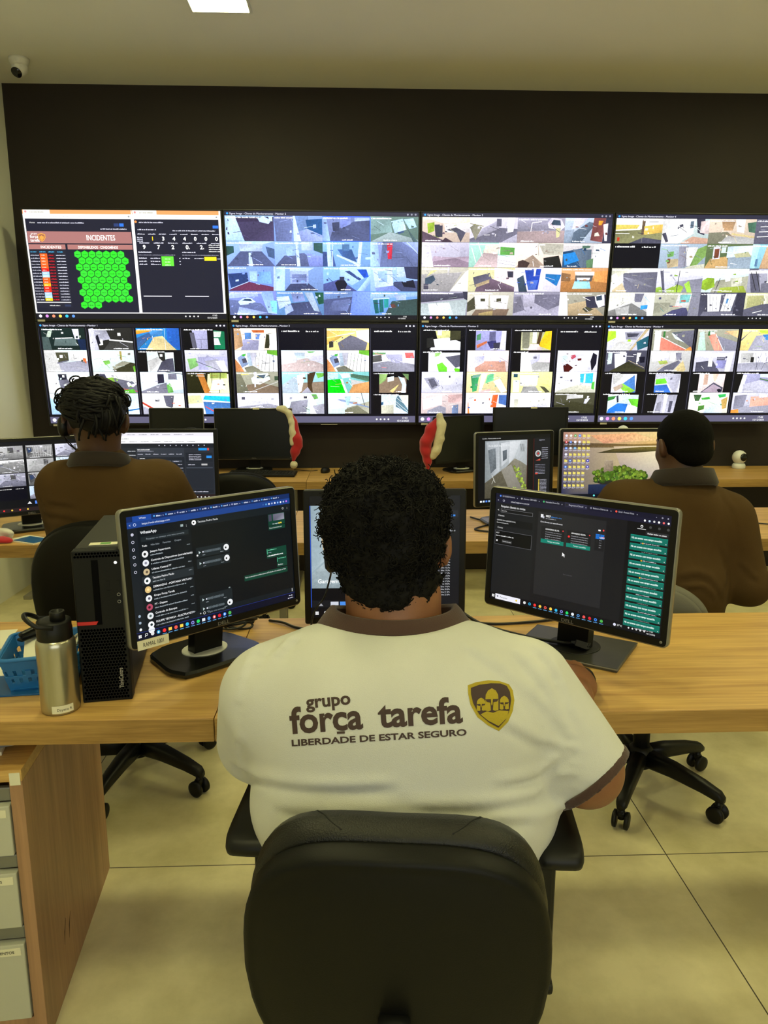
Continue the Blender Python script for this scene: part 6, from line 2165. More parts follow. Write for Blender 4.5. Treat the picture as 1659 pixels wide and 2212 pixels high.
# desk towers behind the middle row with a router on top
for x, lb, rb in ((-1.10, 'dark computer tower standing behind the lit config monitor on the wall desk', 'slim black router with cable lying on the tower behind the config monitor'),
                  (1.46, 'dark computer tower standing behind the lake island monitor on the wall desk', 'slim black router lying on the tower behind the lake island monitor')):
    t = thing('computer_tower', lb, 'computer', (x, 4.60, ZD), R(3), group='towers on the wall desk')
    MB().box((0, 0, .125), (.30 if x < 0 else .24, .28, .25), .004).build('steel_case', M_BLACKM, t)
    MB().box((0, -.143, .125), (.29 if x < 0 else .23, .006, .24), .002).build('front_panel', M_BLACK, t)
    r_ = thing('router', rb, 'router', (x, 4.60, ZD + .2505), R(-2))
    MB().box((0, 0, .0175), (.25, .16, .035), .005).build('router_body', M_BLACK, r_)
    if x < 0:
        MB().tube(catmull([(.02, .03, .034), (.06, 0, .06), (.11, .0, .06), (.12, .03, .038)], 6), .004, 7).build('router_cable', M_CABLE, r_)
    else:
        MB().box((0, -.081, .018), (.1, .002, .006)).build('router_light_strip', M_LOGO, r_)
t = thing('equipment_box', 'low dark equipment box behind the short haired man, carrying a white round camera', 'box', (1.685, 4.62, ZD))
MB().box((0, 0, .11), (.16, .18, .22), .004).build('box_case', M_BLACKM, t)
MB().box((0, -.0905, .11), (.14, .002, .18), .0).build('box_front', M_BLACK, t)
pantilt('white round camera on the low box behind the short haired man', (1.685, 4.62, ZD + .2205), R(0), .8)

# bag and leaflet on the middle desk, left edge
F = Field((-1.70, 2.84, .72), (-1.30, 3.06, .86), .006)
F.ell((-1.53, 2.94, .765), (.12, .055, .03), .02).ell((-1.46, 2.935, .755), (.07, .045, .02), .02).ell((-1.59, 2.945, .785), (.06, .045, .025), .02).wave(.012, 85, 5)
F.clip(lambda x, y, z: .7405 - z + 0 * x + 0 * y)
o = F.build('plastic_bag', mat('crumpled white plastic bag', (214, 210, 196), .45, noise=.1, nscale=30))
tag(o, 'crumpled white plastic bag on the middle desk at the left picture edge', 'bag')
F = Field((-1.66, 2.83, .72), (-1.32, 2.96, .82), .005)
F.ell((-1.475, 2.88, .755), (.08, .025, .016), .02).ell((-1.40, 2.885, .75), (.045, .02, .01), .02).wave(.006, 70, 9)
F.clip(lambda x, y, z: .7405 - z + 0 * x + 0 * y)
tag(F.build('red_cloth', M_RED), 'crumpled red cloth in front of the white bag on the middle desk', 'cloth')
lf = thing('leaflet', 'white leaflet with blue cover on the middle desk beside the red cloth', 'leaflet', (-1.305, 2.93, ZD), R(-28))
MB().box((0, 0, .002), (.15, .10, .004)).build('pages', M_PAPER, lf)
MB().box((.012, -.004, .0048), (.118, .08, .0012)).build('blue_cover', M_FOLD, lf)
# ================================================================ office chairs
M_LEATH = mat('black leather', (16, 16, 12), 0.36, spec=0.35, bump=0.55, bscale=420, noise=0.1, nscale=12)
M_SHELL = mat('black chair shell', (9, 9, 6), 0.5, spec=0.2, bump=0.15, bscale=500)
M_FABB = mat('black chair fabric', (15, 14, 11), 0.85, spec=0.2, bump=0.4, bscale=600)
M_FABG = mat('grey chair fabric', (96, 94, 84), 0.8, bump=0.4, bscale=600)
M_SEAM = mat('dark seam thread', (12, 12, 10), 0.7)


def back_outline(w_, h_, n=3.2, taper=0.12, cnt=56):
    pts = []
    for k in range(cnt):
        a = 2 * PI * k / cnt
        c, s = math.cos(a), math.sin(a)
        x = math.copysign(abs(c) ** (2 / n), c) * w_ / 2
        z = math.copysign(abs(s) ** (2 / n), s) * h_ / 2
        x *= 1 - taper * max(0, -z / (h_ / 2)) ** 1.5
        pts.append((x, z))
    return pts


def office_chair(label, loc, rotz, w_=.43, zb=.46, zt=.80, mats=None, leather=False, arms=False, legrot=0, n=3.2, lean=4, wrap=.35, group='office chairs on castors'):
    sh_m, cu_m = mats
    t = thing('office_chair', label, 'office chair', (loc[0], loc[1], 0), R(rotz), group)
    # star base
    for k in range(5):
        a = R(legrot + 72 * k)
        d = Vector((math.cos(a), math.sin(a), 0))
        e = Vector((-d.y, d.x, 0))
        rg = []
        for r_, zc, hw, hh in ((.03, .115, .026, .030), (.12, .112, .024, .026), (.22, .098, .020, .021), (.275, .085, .018, .017), (.29, .078, .012, .010)):
            p = d * r_ + Vector((0, 0, zc))
            rg.append([p + e * hw * math.copysign(abs(math.cos(q)) ** .6, math.cos(q)) + Vector((0, 0, hh * math.copysign(abs(math.sin(q)) ** .6, math.sin(q)))) for q in [2 * PI * i / 14 for i in range(14)]])
        lg = MB().rings(rg).build('base_leg', M_BLACK, t)
        cs = MB()
        p = d * .272
        for s in (-1, 1):
            c0 = p + e * .009 * s + Vector((0, 0, .0275))
            cs.tube([c0 + e * .004 * s, c0 + e * .014 * s, c0 + e * .017 * s], [.0275, .0275, .02], 20)
        cs.tube([p + Vector((0, 0, .03)), p + Vector((0, 0, .072))], .010, 10)
        cs.box(p + Vector((0, 0, .048)), (.024, .024, .02), .006, (0, 0, a))
        cs.build('caster', M_BLACK, t)
    MB().lathe([(.034, .078), (.042, .085), (.042, .14), (.033, .15), (.028, .155)], seg=28).build('base_hub', M_BLACK, t)
    zs = zb - .02 if zb < .47 else .44
    MB().lathe([(.027, .15), (.027, .27), (.0155, .272), (.0155, zs - .03)], seg=24).build('gas_lift', M_BLACKM, t)
    # seat
    so = back_outline(.47, .45, 3.4, -.0, 48)
    st = MB()
    st.rings([[Vector((p[0] * s, p[1] * s + .03, zs - .035 + z)) for p in so] for s, z in ((.80, 0), (.94, .006), (.985, .02), (1.0, .038), (.99, .058), (.95, .071), (.84, .079), (.5, .083))])
    st.build('seat', cu_m, t)
    MB().box((0, 0, zs - .045), (.20, .24, .03), .01).build('seat_mechanism', M_BLACKM, t)
    # back
    hgt = zt - zb
    BM = Matrix.Translation((0, -.235, zb + hgt / 2)) @ Euler((R(lean), 0, 0)).to_matrix().to_4x4()
    bo = back_outline(w_, hgt, n, .22 if leather else .12)

    def ring(s, y, dz=0.0, sx=None):
        sx = s if sx is None else sx
        return [Vector((p[0] * sx, y + wrap * (p[0] * sx) ** 2, p[1] * s + dz)) for p in bo]
    shl = MB()
    if leather:
        shl.rings([ring(.9, .004), ring(.99, .002), ring(1.0, -.004), ring(1.0, -.026), ring(.985, -.034), ring(.955, -.037), ring(.93, -.036), ring(.90, -.038), ring(.6, -.044), ring(.2, -.046)], M=BM)
    else:
        shl.rings([ring(.9, .0), ring(.98, 0), ring(.99, -.006), ring(.96, -.016), ring(.8, -.024), ring(.3, -.028)], M=BM)
    shl.build('back_shell', sh_m, t)
    cu = MB()
    if leather:
        # cushion top edge dips in the middle
        def cring(s, y, dz):
            return [Vector((p[0] * s, y + wrap * (p[0] * s) ** 2, p[1] * s + dz + (.006 * min(1, (abs(p[0]) / (w_ * .33)) ** 2) if p[1] > 0 else 0))) for p in bo]
        cu.rings([cring(.96, .003, 0), cring(.985, .006, .002), cring(1.0, .016, .006), cring(1.0, .040, .008), cring(.985, .058, .006), cring(.94, .072, .002), cring(.8, .080, 0), cring(.3, .09, 0)], M=BM)
    else:
        cu.rings([ring(.97, .0), ring(1.0, .006), ring(1.01, .02), ring(1.0, .036), ring(.95, .048), ring(.8, .054), ring(.3, .056)], M=BM)
    cush = cu.build('back_cushion', cu_m, t)
    if leather:
        sm = MB()
        tr = BVHTree.FromPolygons([v.co.copy() for v in cush.data.vertices], [list(f.vertices) for f in cush.data.polygons])
        for s in (-1, 1):
            pts = []
            for k in range(13):
                u = k / 12
                o_ = BM @ Vector((s * (.075 + .050 * u ** .8), .002 + .062 * u, .0))
                hit = tr.ray_cast(Vector((o_.x, o_.y, 1.5)), Vector((0, 0, -1)))[0]
                if hit:
                    pts.append(hit + Vector((0, 0, .0002)))
            sm.tube(pts, .0011, 6)
        sm.build('seam', M_SEAM, cush)
    br = MB()
    br.tube([Vector((0, -.02, zs - .05)), Vector((0, -.20, zs - .055)), Vector((0, -.268, zs - .03)), Vector((0, -.29, zs + .05)), Vector((0, -.285, zb + hgt * .4))], [.022] * 5, 10)
    br.build('back_bracket', M_BLACKM, t)
    if arms:
        for s in (-1, 1):
            ar = MB()
            ar.box((s * .244, .03, zs + .115), (.032, .06, .29), .008)
            ar.box((s * .20, .03, zs - .035), (.13, .06, .02), .006)
            ao = ar.build('armrest', M_BLACK, t)
            pd = back_outline(.085, .27, 6, -.0, 40)
            MB().rings([[Vector((p[0] * q + s * .254, p[1] * q + .065, zs + .250 + z)) for p in pd] for q, z in ((.9, 0), (.98, .004), (1, .012), (.98, .022), (.9, .029), (.6, .032))]).build('arm_pad', M_BLACK, ao)
    return t


BL = (M_SHELL, M_FABB)
office_chair('black leather office chair in the foreground under the man in white', (0.075, 1.125), -6, .425, .40, .80, (M_SHELL, M_LEATH), True, True, 20)
office_chair('black office chair in front of the twisted haired man, behind the computer tower', (-0.775, 2.43), 3, .455, .50, .965, BL, legrot=-33, n=2.7)
office_chair('grey backed office chair under the short haired man behind the alert monitor', (0.965, 2.29), -36, .43, .50, .80, (M_FABG, M_FABG), legrot=-86, n=2.6)
office_chair('empty black office chair between the middle desks and the wall desk', (-0.665, 4.20), 4, .46, .50, .86, BL, legrot=10, n=2.4)
# ================================================================ people
M_WHITE = None


def fabric(name, col, rough=.85, wave=700, noise=.05):
    return mat(name, col, rough, bump=.35, bscale=wave, noise=noise, nscale=14, sheen=.15)


M_POLO = fabric('white polo knit', (202, 202, 196))
M_RIB = fabric('dark brown rib knit', (66, 44, 36), .9, 400)
M_JACK = mat('brown work jacket', (74, 55, 29), .9, spec=.15, bump=.35, bscale=500, noise=.08, nscale=14)
M_JCOL = fabric('dark brown jacket collar', (34, 23, 15), .9, 400)
M_TROU = fabric('dark trousers', (40, 36, 34))
M_SHOE = mat('black shoe leather', (18, 17, 16), .4)
M_EYE = mat('eye white', (225, 222, 215), .2)
M_IRIS = mat('dark iris', (30, 18, 10), .2)
M_SK1 = mat('brown skin', (132, 86, 56), .5, noise=.08, nscale=60, sss=.08, bump=.15, bscale=500)
M_SK2 = mat('deep brown skin', (74, 48, 34), .5, noise=.08, nscale=60, sss=.05, bump=.15, bscale=500)
M_SK3 = mat('dark brown skin', (84, 56, 38), .5, noise=.08, nscale=60, sss=.05, bump=.15, bscale=500)
M_HAIR = mat('black brown curly hair', (11, 9, 7), .65, spec=.15, noise=.3, nscale=90)
M_HAIR2 = mat('black twisted hair', (9, 8, 8), .6, spec=.2, noise=.25, nscale=120)
M_HAIR3 = mat('black cropped hair', (8, 7, 6), .85, spec=.1, noise=.3, nscale=400, bump=.8, bscale=900)


def head_frame(c, yaw, pitch, roll=0):
    return Matrix.Translation(c) @ Euler((R(pitch), R(roll), R(yaw))).to_matrix().to_4x4()


def head_skin(F, M, s=1.0):
    """skull, jaw, nose, lips, brow and ears; M: x right, y forward, z up, origin mid skull"""
    r3 = M.to_3x3()

    def p(x, y, z):
        return M @ Vector((x * s, y * s, z * s))

    def e(c, r_, k, mode='add'):
        F.ell(p(*c), [q * s for q in r_], k, r3, mode)
    e((0, -.005, .02), (.076, .097, .088), .02)
    e((0, .03, -.02), (.064, .068, .075), .03)
    e((0, .05, -.075), (.048, .045, .042), .03)
    e((0, .082, -.098), (.020, .014, .014), .02)          # chin
    for q in (-1, 1):
        e((q * .034, .062, -.03), (.026, .026, .022), .02)  # cheek
        e((q * .031, .088, .004), (.017, .014, .012), .012, 'sub')   # eye hollow
        F.cap(p(q * .012, .091, .024), p(q * .045, .080, .023), .007 * s, .006 * s, .012)   # brow
        # ear
        e((q * .079, -.004, -.012), (.010, .018, .031), .008)
        e((q * .089, -.012, -.008), (.007, .018, .031), .006)
        e((q * .095, -.018, -.002), (.005, .012, .024), .006)
        e((q * .090, .002, -.004), (.006, .009, .016), .006, 'sub')
    F.cap(p(0, .094, .012), p(0, .112, -.026), .008 * s, .012 * s, .01)   # nose
    e((.010, .104, -.030), (.008, .009, .007), .006)
    e((-.010, .104, -.030), (.008, .009, .007), .006)
    F.cap(p(-.018, .092, -.056), p(.018, .092, -.056), .006 * s, None, .006)
    F.cap(p(-.015, .091, -.066), p(.015, .091, -.066), .007 * s, None, .006)


def eyes(M, s, parent):
    ev = MB()
    iv = MB()
    for q in (-1, 1):
        c = M @ Vector((q * .031 * s, .0735 * s, .004 * s))
        prof = [(.0115 * math.sin(PI * i / 10) + 1e-4, -.0115 * math.cos(PI * i / 10)) for i in range(11)]
        ev.lathe(prof, c, 18)
        d = (M.to_3x3() @ Vector((0, 1, -.15))).normalized()
        iv.tube([c + d * .0095, c + d * .0118], [.0055, .0045], 16)
    eo = ev.build('eyes', M_EYE, parent)
    eo.matrix_parent_inverse = Matrix.Translation(parent.location).inverted()
    io = iv.build('iris', M_IRIS, parent)
    io.matrix_parent_inverse = Matrix.Translation(parent.location).inverted()


def hand(F, w_, d, up, curl, s=1.0, side=1, thumb_out=1.0):
    """palm and five bent fingers from wrist w_; d = finger direction, up = back of the hand, side = +1: thumb on the -x side of the frame"""
    d = Vector(d).normalized()
    up = Vector(up)
    up = (up - d * up.dot(d)).normalized()
    sd = d.cross(up) * side          # towards the little finger
    w_ = Vector(w_)
    rot = Matrix((sd, d, up)).transposed()
    F.ell(w_ + d * .045 * s, (.040 * s, .052 * s, .017 * s), .02, rot)
    F.cap(w_ - d * .02 * s, w_ + d * .02 * s, .027 * s, .026 * s, .02)
    for k, (off, ln, r_) in enumerate(((-.028, .072, .0092), (-.009, .080, .0094), (.010, .074, .009), (.028, .058, .0082))):
        p0 = w_ + d * (.078 - .004 * abs(k - 1)) * s + sd * off * s + up * .002
        a = R(curl[0])
        pts = [p0]
        for j, fr in enumerate((.44, .32, .24)):
            a2 = a + R(curl[1]) * j
            dr = d * math.cos(a2) - up * math.sin(a2) + sd * (off * .9)
            pts.append(pts[-1] + dr * ln * fr * s)
        F.chain([w_ + d * .045 * s + sd * off * .85 * s] + pts, [.010 * s, r_ * 1.1 * s, r_ * s, r_ * .92 * s, r_ * .8 * s], .006)
    t0 = w_ + d * .018 * s - sd * .026 * s
    t1 = t0 + (d * .7 - sd * .75 * thumb_out + up * .1).normalized() * .034 * s
    t2 = t1 + (d * .9 - sd * .35 * thumb_out).normalized() * .030 * s
    t3 = t2 + (d * .98 - sd * .1 - up * .12).normalized() * .024 * s
    F.chain([t0, t1, t2, t3], [.015 * s, .0125 * s, .0112 * s, .0095 * s], .008)


def legs(parent, hipL, hipR, kneeL, kneeR, ankL, ankR, r0=.095):
    """trousers and shoes of someone sitting"""
    lo = [min(q[i] for q in (hipL, hipR, kneeL, kneeR, ankL, ankR)) - .14 for i in range(3)]
    hi = [max(q[i] for q in (hipL, hipR, kneeL, kneeR, ankL, ankR)) + .16 for i in range(3)]
    lo[2] = .05
    F = Field(lo, hi, .009)
    mid = [(hipL[i] + hipR[i]) / 2 for i in range(3)]
    F.ell(mid, (abs(hipL[0] - hipR[0]) / 2 + r0 * 1.0, .14, r0 * 1.05), .04)
    for h, k, a in ((hipL, kneeL, ankL), (hipR, kneeR, ankR)):
        F.cap(h, k, r0, r0 * .72, .04)
        F.cap(k, a, r0 * .70, r0 * .52, .03)
    F.wave(.003, 30, 4)
    F.clip(lambda x, y, z: .075 - z + 0 * x + 0 * y)
    F.build('trousers', M_TROU, parent)
    for a in (ankL, ankR):
        S = Field((a[0] - .08, a[1] - .12, -.02), (a[0] + .08, a[1] + .24, .14), .006)
        S.cap((a[0], a[1] - .02, .05), (a[0], a[1] + .14, .035), .045, .036, .03).cap((a[0], a[1], .06), (a[0], a[1], .11), .042, .04, .03)
        S.clip(lambda x, y, z: .002 - z + 0 * x + 0 * y)
        S.build('shoe', M_SHOE, parent)


def reparent(o, parent):
    o.parent = parent
    o.matrix_parent_inverse = Matrix.Translation(parent.location).inverted()
    return o


def fold_lines(S_, folds, k=1.0, off=7):
    """press folds into cloth along lines seen in the photo, a ridge above a groove"""
    S_.P, S_.Q = S_.mesh()
    b_ = S_.bvh()
    for am, w_, line in folds:
        for sg, o_ in ((-1, 0), (1, off)):
            pts = [b_.ray_cast(Vector(CAM), ray(u, v + o_).normalized(), 5)[0] for u, v in line]
            for a, b in zip(pts[:-1], pts[1:]):
                if a is not None and b is not None and (a - b).length < .2:
                    S_.crease(tuple(a), tuple(b), w_ * 1.15, sg * am * k)


# ---------------------------------------------------------------- the man in white
p1 = thing('person', 'large man in a white polo shirt with printed back, seated at the front desk', 'person', (0.08, 1.15, 0))
H1 = head_frame((0.060, 1.292, 1.104), 7, -17)
torso = [('ell', (.075, 1.17, .56), (.235, .20, .13)), ('ell', (.080, 1.165, .69), (.262, .205, .16)), ('ell', (.078, 1.175, .83), (.262, .165, .15)),
         ('cap', (-.062, 1.205, .876), (.202, 1.20, .874), .092, .092), ('ell', (.065, 1.185, .905), (.16, .11, .066))]
SL, EL, WL = (-.145, 1.195, .860), (-.175, 1.265, .760), (-.03, 1.475, .775)
SR, ER, WR = (.280, 1.185, .868), (.376, 1.128, .762), (.462, 1.430, .772)


def body_core(F, grow, kk=.06):
    for q in torso:
        if q[0] == 'ell':
            F.ell(q[1], q[2], kk, grow=grow)
        else:
            F.cap(q[1], q[2], q[3], q[4], kk, grow=grow)


F = Field((-.30, .93, .42), (.58, 1.66, 1.30), .0048)
body_core(F, -.014)
F.cap((.065, 1.225, .94), (.062, 1.262, 1.04), .088, .080, .03)
F.ell((.062, 1.225, 1.035), (.075, .05, .045), .03)
head_skin(F, H1, 1.08)
F.chain([SL, EL, [SL[i] + (EL[i] - SL[i]) * 1.16 for i in range(3)]], [.076, .064, .058], .015)
F.chain([EL, WL], [.060, .034], .03)
F.chain([SR, ER, [SR[i] + (ER[i] - SR[i]) * 1.08 for i in range(3)]], [.074, .058, .060], .012)
F.chain([ER, (.385, 1.24, .735), (.426, 1.345, .778), WR], [.054, .040, .031, .026], .03)
hand(F, WR, (-.12, 1, .05), (0, -.05, 1), (14, 18), 1.0, 1, .9)
hand(F, WL, (.25, 1, -.02), (0, .05, 1), (16, 20), 1.0, -1)
F.build('body', M_SK1, p1)
eyes(H1, 1.08, p1)

S = Field((-.31, .90, .42), (.58, 1.50, 1.04), .0042)
body_core(S, .006)


def armclip(a, b, f):
    d = [b[i] - a[i] for i in range(3)]
    l = math.sqrt(sum(q * q for q in d))
    d = [q / l for q in d]
    o_ = [a[i] + d[i] * l * f for i in range(3)]
    return lambda x, y, z: (x - o_[0]) * d[0] + (y - o_[1]) * d[1] + (z - o_[2]) * d[2]


S.cap(SL, [SL[i] + (EL[i] - SL[i]) * 1.2 for i in range(3)], .094, .082, .035, clip=armclip(SL, EL, 1.6))
S.cap(SR, [SR[i] + (ER[i] - SR[i]) * 1.2 for i in range(3)], .097, .071, .022, clip=armclip(SR, ER, 1.20))
S.wave(.0018, 26, 5)
# folds of the cloth, laid over the smooth surface
POLO_FOLDS = ((.0036, .010, ((1160, 1398), (1210, 1468), (1238, 1556))), (.0036, .010, ((1118, 1412), (1180, 1486), (1226, 1585))), (.0030, .010, ((1130, 1480), (1190, 1540), (1228, 1600))),
                     (.0030, .009, ((1090, 1560), (1160, 1600), (1230, 1618))), (.0026, .008, ((1245, 1540), (1236, 1600), (1234, 1660), (1236, 1710))),
                     (.0036, .009, ((516, 1655), (590, 1686), (700, 1698), (840, 1694))), (.0034, .010, ((530, 1712), (600, 1742), (720, 1758), (840, 1752))),
                     (.0036, .010, ((1232, 1672), (1160, 1716), (1050, 1738), (900, 1742))), (.0030, .009, ((1230, 1620), (1170, 1668), (1080, 1690))), (.0032, .010, ((1220, 1740), (1150, 1765), (1060, 1770))),
                     (.0034, .009, ((560, 1395), (530, 1450), (515, 1530))), (.0046, .008, ((520, 1590), (512, 1630), (518, 1668))), (.0028, .010, ((600, 1376), (570, 1400), (548, 1440))),
                     (.0024, .010, ((640, 1372), (622, 1390), (600, 1420))), (.0014, .012, ((1260, 1560), (1250, 1640), (1262, 1700))), (.0024, .011, ((1010, 1400), (1090, 1450), (1150, 1530))))
fold_lines(S, POLO_FOLDS, 2.5, 10)
S.clip(lambda x, y, z: .50 - z + 0 * x + 0 * y)
S.ell((.066, 1.250, 1.022), (.128, .124, .062), .012, mode='sub')
S.clip(lambda x, y, z: z - 1.012 + 0 * x + 0 * y)
shirt = S.build('polo_shirt', M_POLO, p1)
SHB = S.bvh()
# cuffs
for a, b, f0, f1, ra, rb in ((SL, EL, 1.52, 1.62, .096, .0825), (SR, ER, 1.12, 1.215, .1005, .0755)):
    C = Field([min(a[i], b[i]) - .13 for i in range(3)], [max(a[i], b[i]) + .13 for i in range(3)], .004)
    C.cap(a, [a[i] + (b[i] - a[i]) * 1.2 for i in range(3)], ra, rb, 0)
    c0, c1 = armclip(a, b, f0), armclip(a, b, f1)
    C.clip(lambda x, y, z: np.maximum(-c0(x, y, z), c1(x, y, z)))
    C.build('sleeve_cuff', M_RIB, shirt)
# collar: folded rib band round the neck, higher at the back edge
co = MB()
rings_ = []
nc = 72
prof = ((.093, .020), (.0965, .026), (.101, .026), (.107, .016), (.122, -.008), (.136, -.024), (.140, -.030), (.130, -.032), (.105, -.012), (.094, -.004))
for r_, dz in prof:
    ring = []
    for k in range(nc):
        a = 2 * PI * k / nc
        fx = 1.0 + .12 * abs(math.cos(a)) * max(0, (r_ - .10) / .03)
        ring.append(Vector((.064 + r_ * 1.08 * fx * math.cos(a), 1.238 + r_ * .86 * math.sin(a), .986 + dz - .030 * max(0, math.sin(a)) - (.010 * abs(math.cos(a)) if r_ > .11 else 0))))
    rings_.append(ring)
rings_.append(rings_[0])
co.rings(rings_, cap=False)
col = reparent(co.build('collar', M_RIB), p1)
rb = MB()
for dz, r_ in ((.006, .1128), (-.0045, .1195)):
    rb.tube([Vector((.064 + r_ * 1.08 * 1.03 * math.cos(a), 1.238 + r_ * .86 * math.sin(a), .9865 + dz - .004 * abs(math.cos(a)))) for a in [R(190 + 160 * i / 40) for i in range(41)]], .0011, 5)
reparent(rb.build('collar_stitching', M_RIB), col)

# print on the back of the shirt, pressed onto the cloth
M_PRINT = mat('dark brown shirt print', (62, 44, 40), .75)
M_GOLD = mat('mustard gold shirt print', (166, 146, 22), .7, noise=.18, nscale=500)


def print_on(name, polys_or_mesh, m, parent, off, grid=5.0):
    """lay flat shapes, given in photo pixels, on the shirt's cloth"""
    bm = bmesh.new()
    for vs_, fs_ in polys_or_mesh:
        vv = [bm.verts.new((q[0], q[1], 0)) for q in vs_]
        for f in fs_:
            try:
                bm.faces.new([vv[i] for i in f])
            except ValueError:
                pass
    bmesh.ops.triangulate(bm, faces=bm.faces[:])
    for _ in range(5):
        ed = [e for e in bm.edges if e.calc_length() > grid * 1.6]
        if not ed:
            break
        bmesh.ops.subdivide_edges(bm, edges=ed, cuts=1)
        bmesh.ops.triangulate(bm, faces=bm.faces[:])
    bm.verts.index_update()
    V, ok = [], []
    for q in bm.verts:
        d = ray(q.co.x, q.co.y).normalized()
        hit, nrm, _i, _d = SHB.ray_cast(Vector(CAM), d, 5)
        if hit is None:
            V.append(Vector((0, 0, 0)))
            ok.append(False)
        else:
            if nrm.dot(d) > 0:
                nrm = -nrm
            V.append(hit + nrm * off)
            ok.append(True)
    Fc = [[q.index for q in f.verts] for f in bm.faces if all(ok[q.index] for q in f.verts)]
    bm.free()
    o = obj(name, V, Fc, m, None)
    # face outwards
    return reparent(o, parent)


def px_text(s, x0, y0, x1, y1, xh, bold):
    """text with its baseline from (x0,y0) to (x1,y1) and x-height xh, in photo pixels"""
    vs_, fs_ = text_mesh(s, bold)
    xs = [q[0] for q in vs_]
    a, b = min(xs), max(xs)
    L_ = math.hypot(x1 - x0, y1 - y0)
    ux, uy = (x1 - x0) / L_, (y1 - y0) / L_
    kx = L_ / (b - a)
    ref = 'x' if s.islower() else 'H'
    rv, _ = text_mesh(ref, bold)
    ky = xh / max(q[1] for q in rv)
    return [(x0 + ux * (q[0] - a) * kx + uy * q[1] * ky, y0 + uy * (q[0] - a) * kx - ux * q[1] * ky) for q in vs_], fs_


c6 = lambda pts: [(600 + x / 3.016, 1420 + y / 3.016) for x, y in pts]
pg = lambda pts: (c6(pts), [tuple(range(len(pts)))])
prt = print_on('back_lettering', [
    px_text('grupo', 661.5, 1530, 758, 1520.5, 18.5, .028),
    px_text('forca', 628, 1584, 785, 1572.5, 37.5, .028),
    px_text('tarefa', 818, 1570.5, 1000, 1559.5, 37.0, .028),
    px_text('LIBERDADE DE ESTAR SEGURO', 631, 1611.5, 1008, 1588, 13.6, .03),
    pg([(386, 484), (437, 481), (438, 496), (387, 499)])], M_PRINT, shirt, .0007)
out = [(1237, 183), (1290, 163), (1370, 150), (1440, 155), (1505, 175), (1530, 215), (1540, 280), (1530, 350), (1500, 420), (1440, 480), (1370, 445), (1300, 390), (1255, 310), (1240, 240)]
inn = [(1257, 200), (1310, 180), (1385, 170), (1450, 172), (1490, 188), (1510, 225), (1518, 280), (1508, 345), (1485, 405), (1435, 458), (1375, 425), (1310, 370), (1272, 300), (1258, 240)]
print_on('shield_border', [pg(out)], M_GOLD, shirt, .0006)
print_on('shield_field', [pg(inn)], M_PRINT, shirt, .0011)


def helmet(cx, top, bot, hw):
    h = bot - top
    dome = [(cx - hw, top + .48 * h), (cx - hw * .95, top + .28 * h), (cx - hw * .6, top + .1 * h), (cx, top), (cx + hw * .6, top + .1 * h), (cx + hw * .95, top + .28 * h), (cx + hw, top + .46 * h)]
    g1 = pg(dome)
    side = ((-1, .50), (-.8, .60), (-.24, .63), (-.16, .96), (-.5, 1.0), (-1, .97))
    g2 = pg([(cx + hw * a, top + b_ * h) for a, b_ in side])
    g3 = pg([(cx - hw * a, top + (b_ - .02) * h) for a, b_ in side])
    g4 = pg([(cx - hw * .15, top + .46 * h), (cx + hw * .15, top + .46 * h), (cx + hw * .1, top + .70 * h), (cx, top + .76 * h), (cx - hw * .1, top + .70 * h)])
    return [g1, g2, g3, g4]


print_on('shield_helmets', helmet(1392, 203, 352, 42) + helmet(1322, 264, 350, 28) + helmet(1472, 252, 342, 29) +
         [pg([(1318, 372), (1360, 352), (1400, 362), (1440, 346), (1500, 352), (1490, 395), (1435, 446), (1370, 414)])], M_GOLD, shirt, .0016)

legs(p1, (-.04, 1.16, .56), (.19, 1.16, .56), (-.10, 1.52, .545), (.25, 1.52, .545), (-.10, 1.50, .10), (.25, 1.50, .10), .095)

# curly hair
HF = Field((-.12, 1.10, .98), (.24, 1.46, 1.31), .005)
HF.ell((.048, 1.275, 1.170), (.110, .118, .090), .03)
HF.ell((.050, 1.255, 1.12), (.104, .100, .080), .03)
HF.ell((.061, 1.232, 1.050), (.088, .068, .056), .03)
HF.wave(.0055, 95, 11)
HF.wave(.0025, 240, 12)
HF.ell((.172, 1.300, 1.085), (.047, .058, .056), .015, mode='sub')
HF.ell((-.052, 1.325, 1.06), (.035, .055, .060), .015, mode='sub')
HF.clip(lambda x, y, z: (y - 1.33) * .75 - (z - 1.155) * .85 + 0 * x)   # forehead line
hair = HF.build('curly_hair', M_HAIR, p1, relax=0)
cg = random.Random(21)
tree = HF.bvh()
cu_ = MB()
V_, F_ = [], []
cnt = 0
ctr = Vector((.050, 1.262, 1.135))
idx = list(range(len(HF.P)))
cg.shuffle(idx)
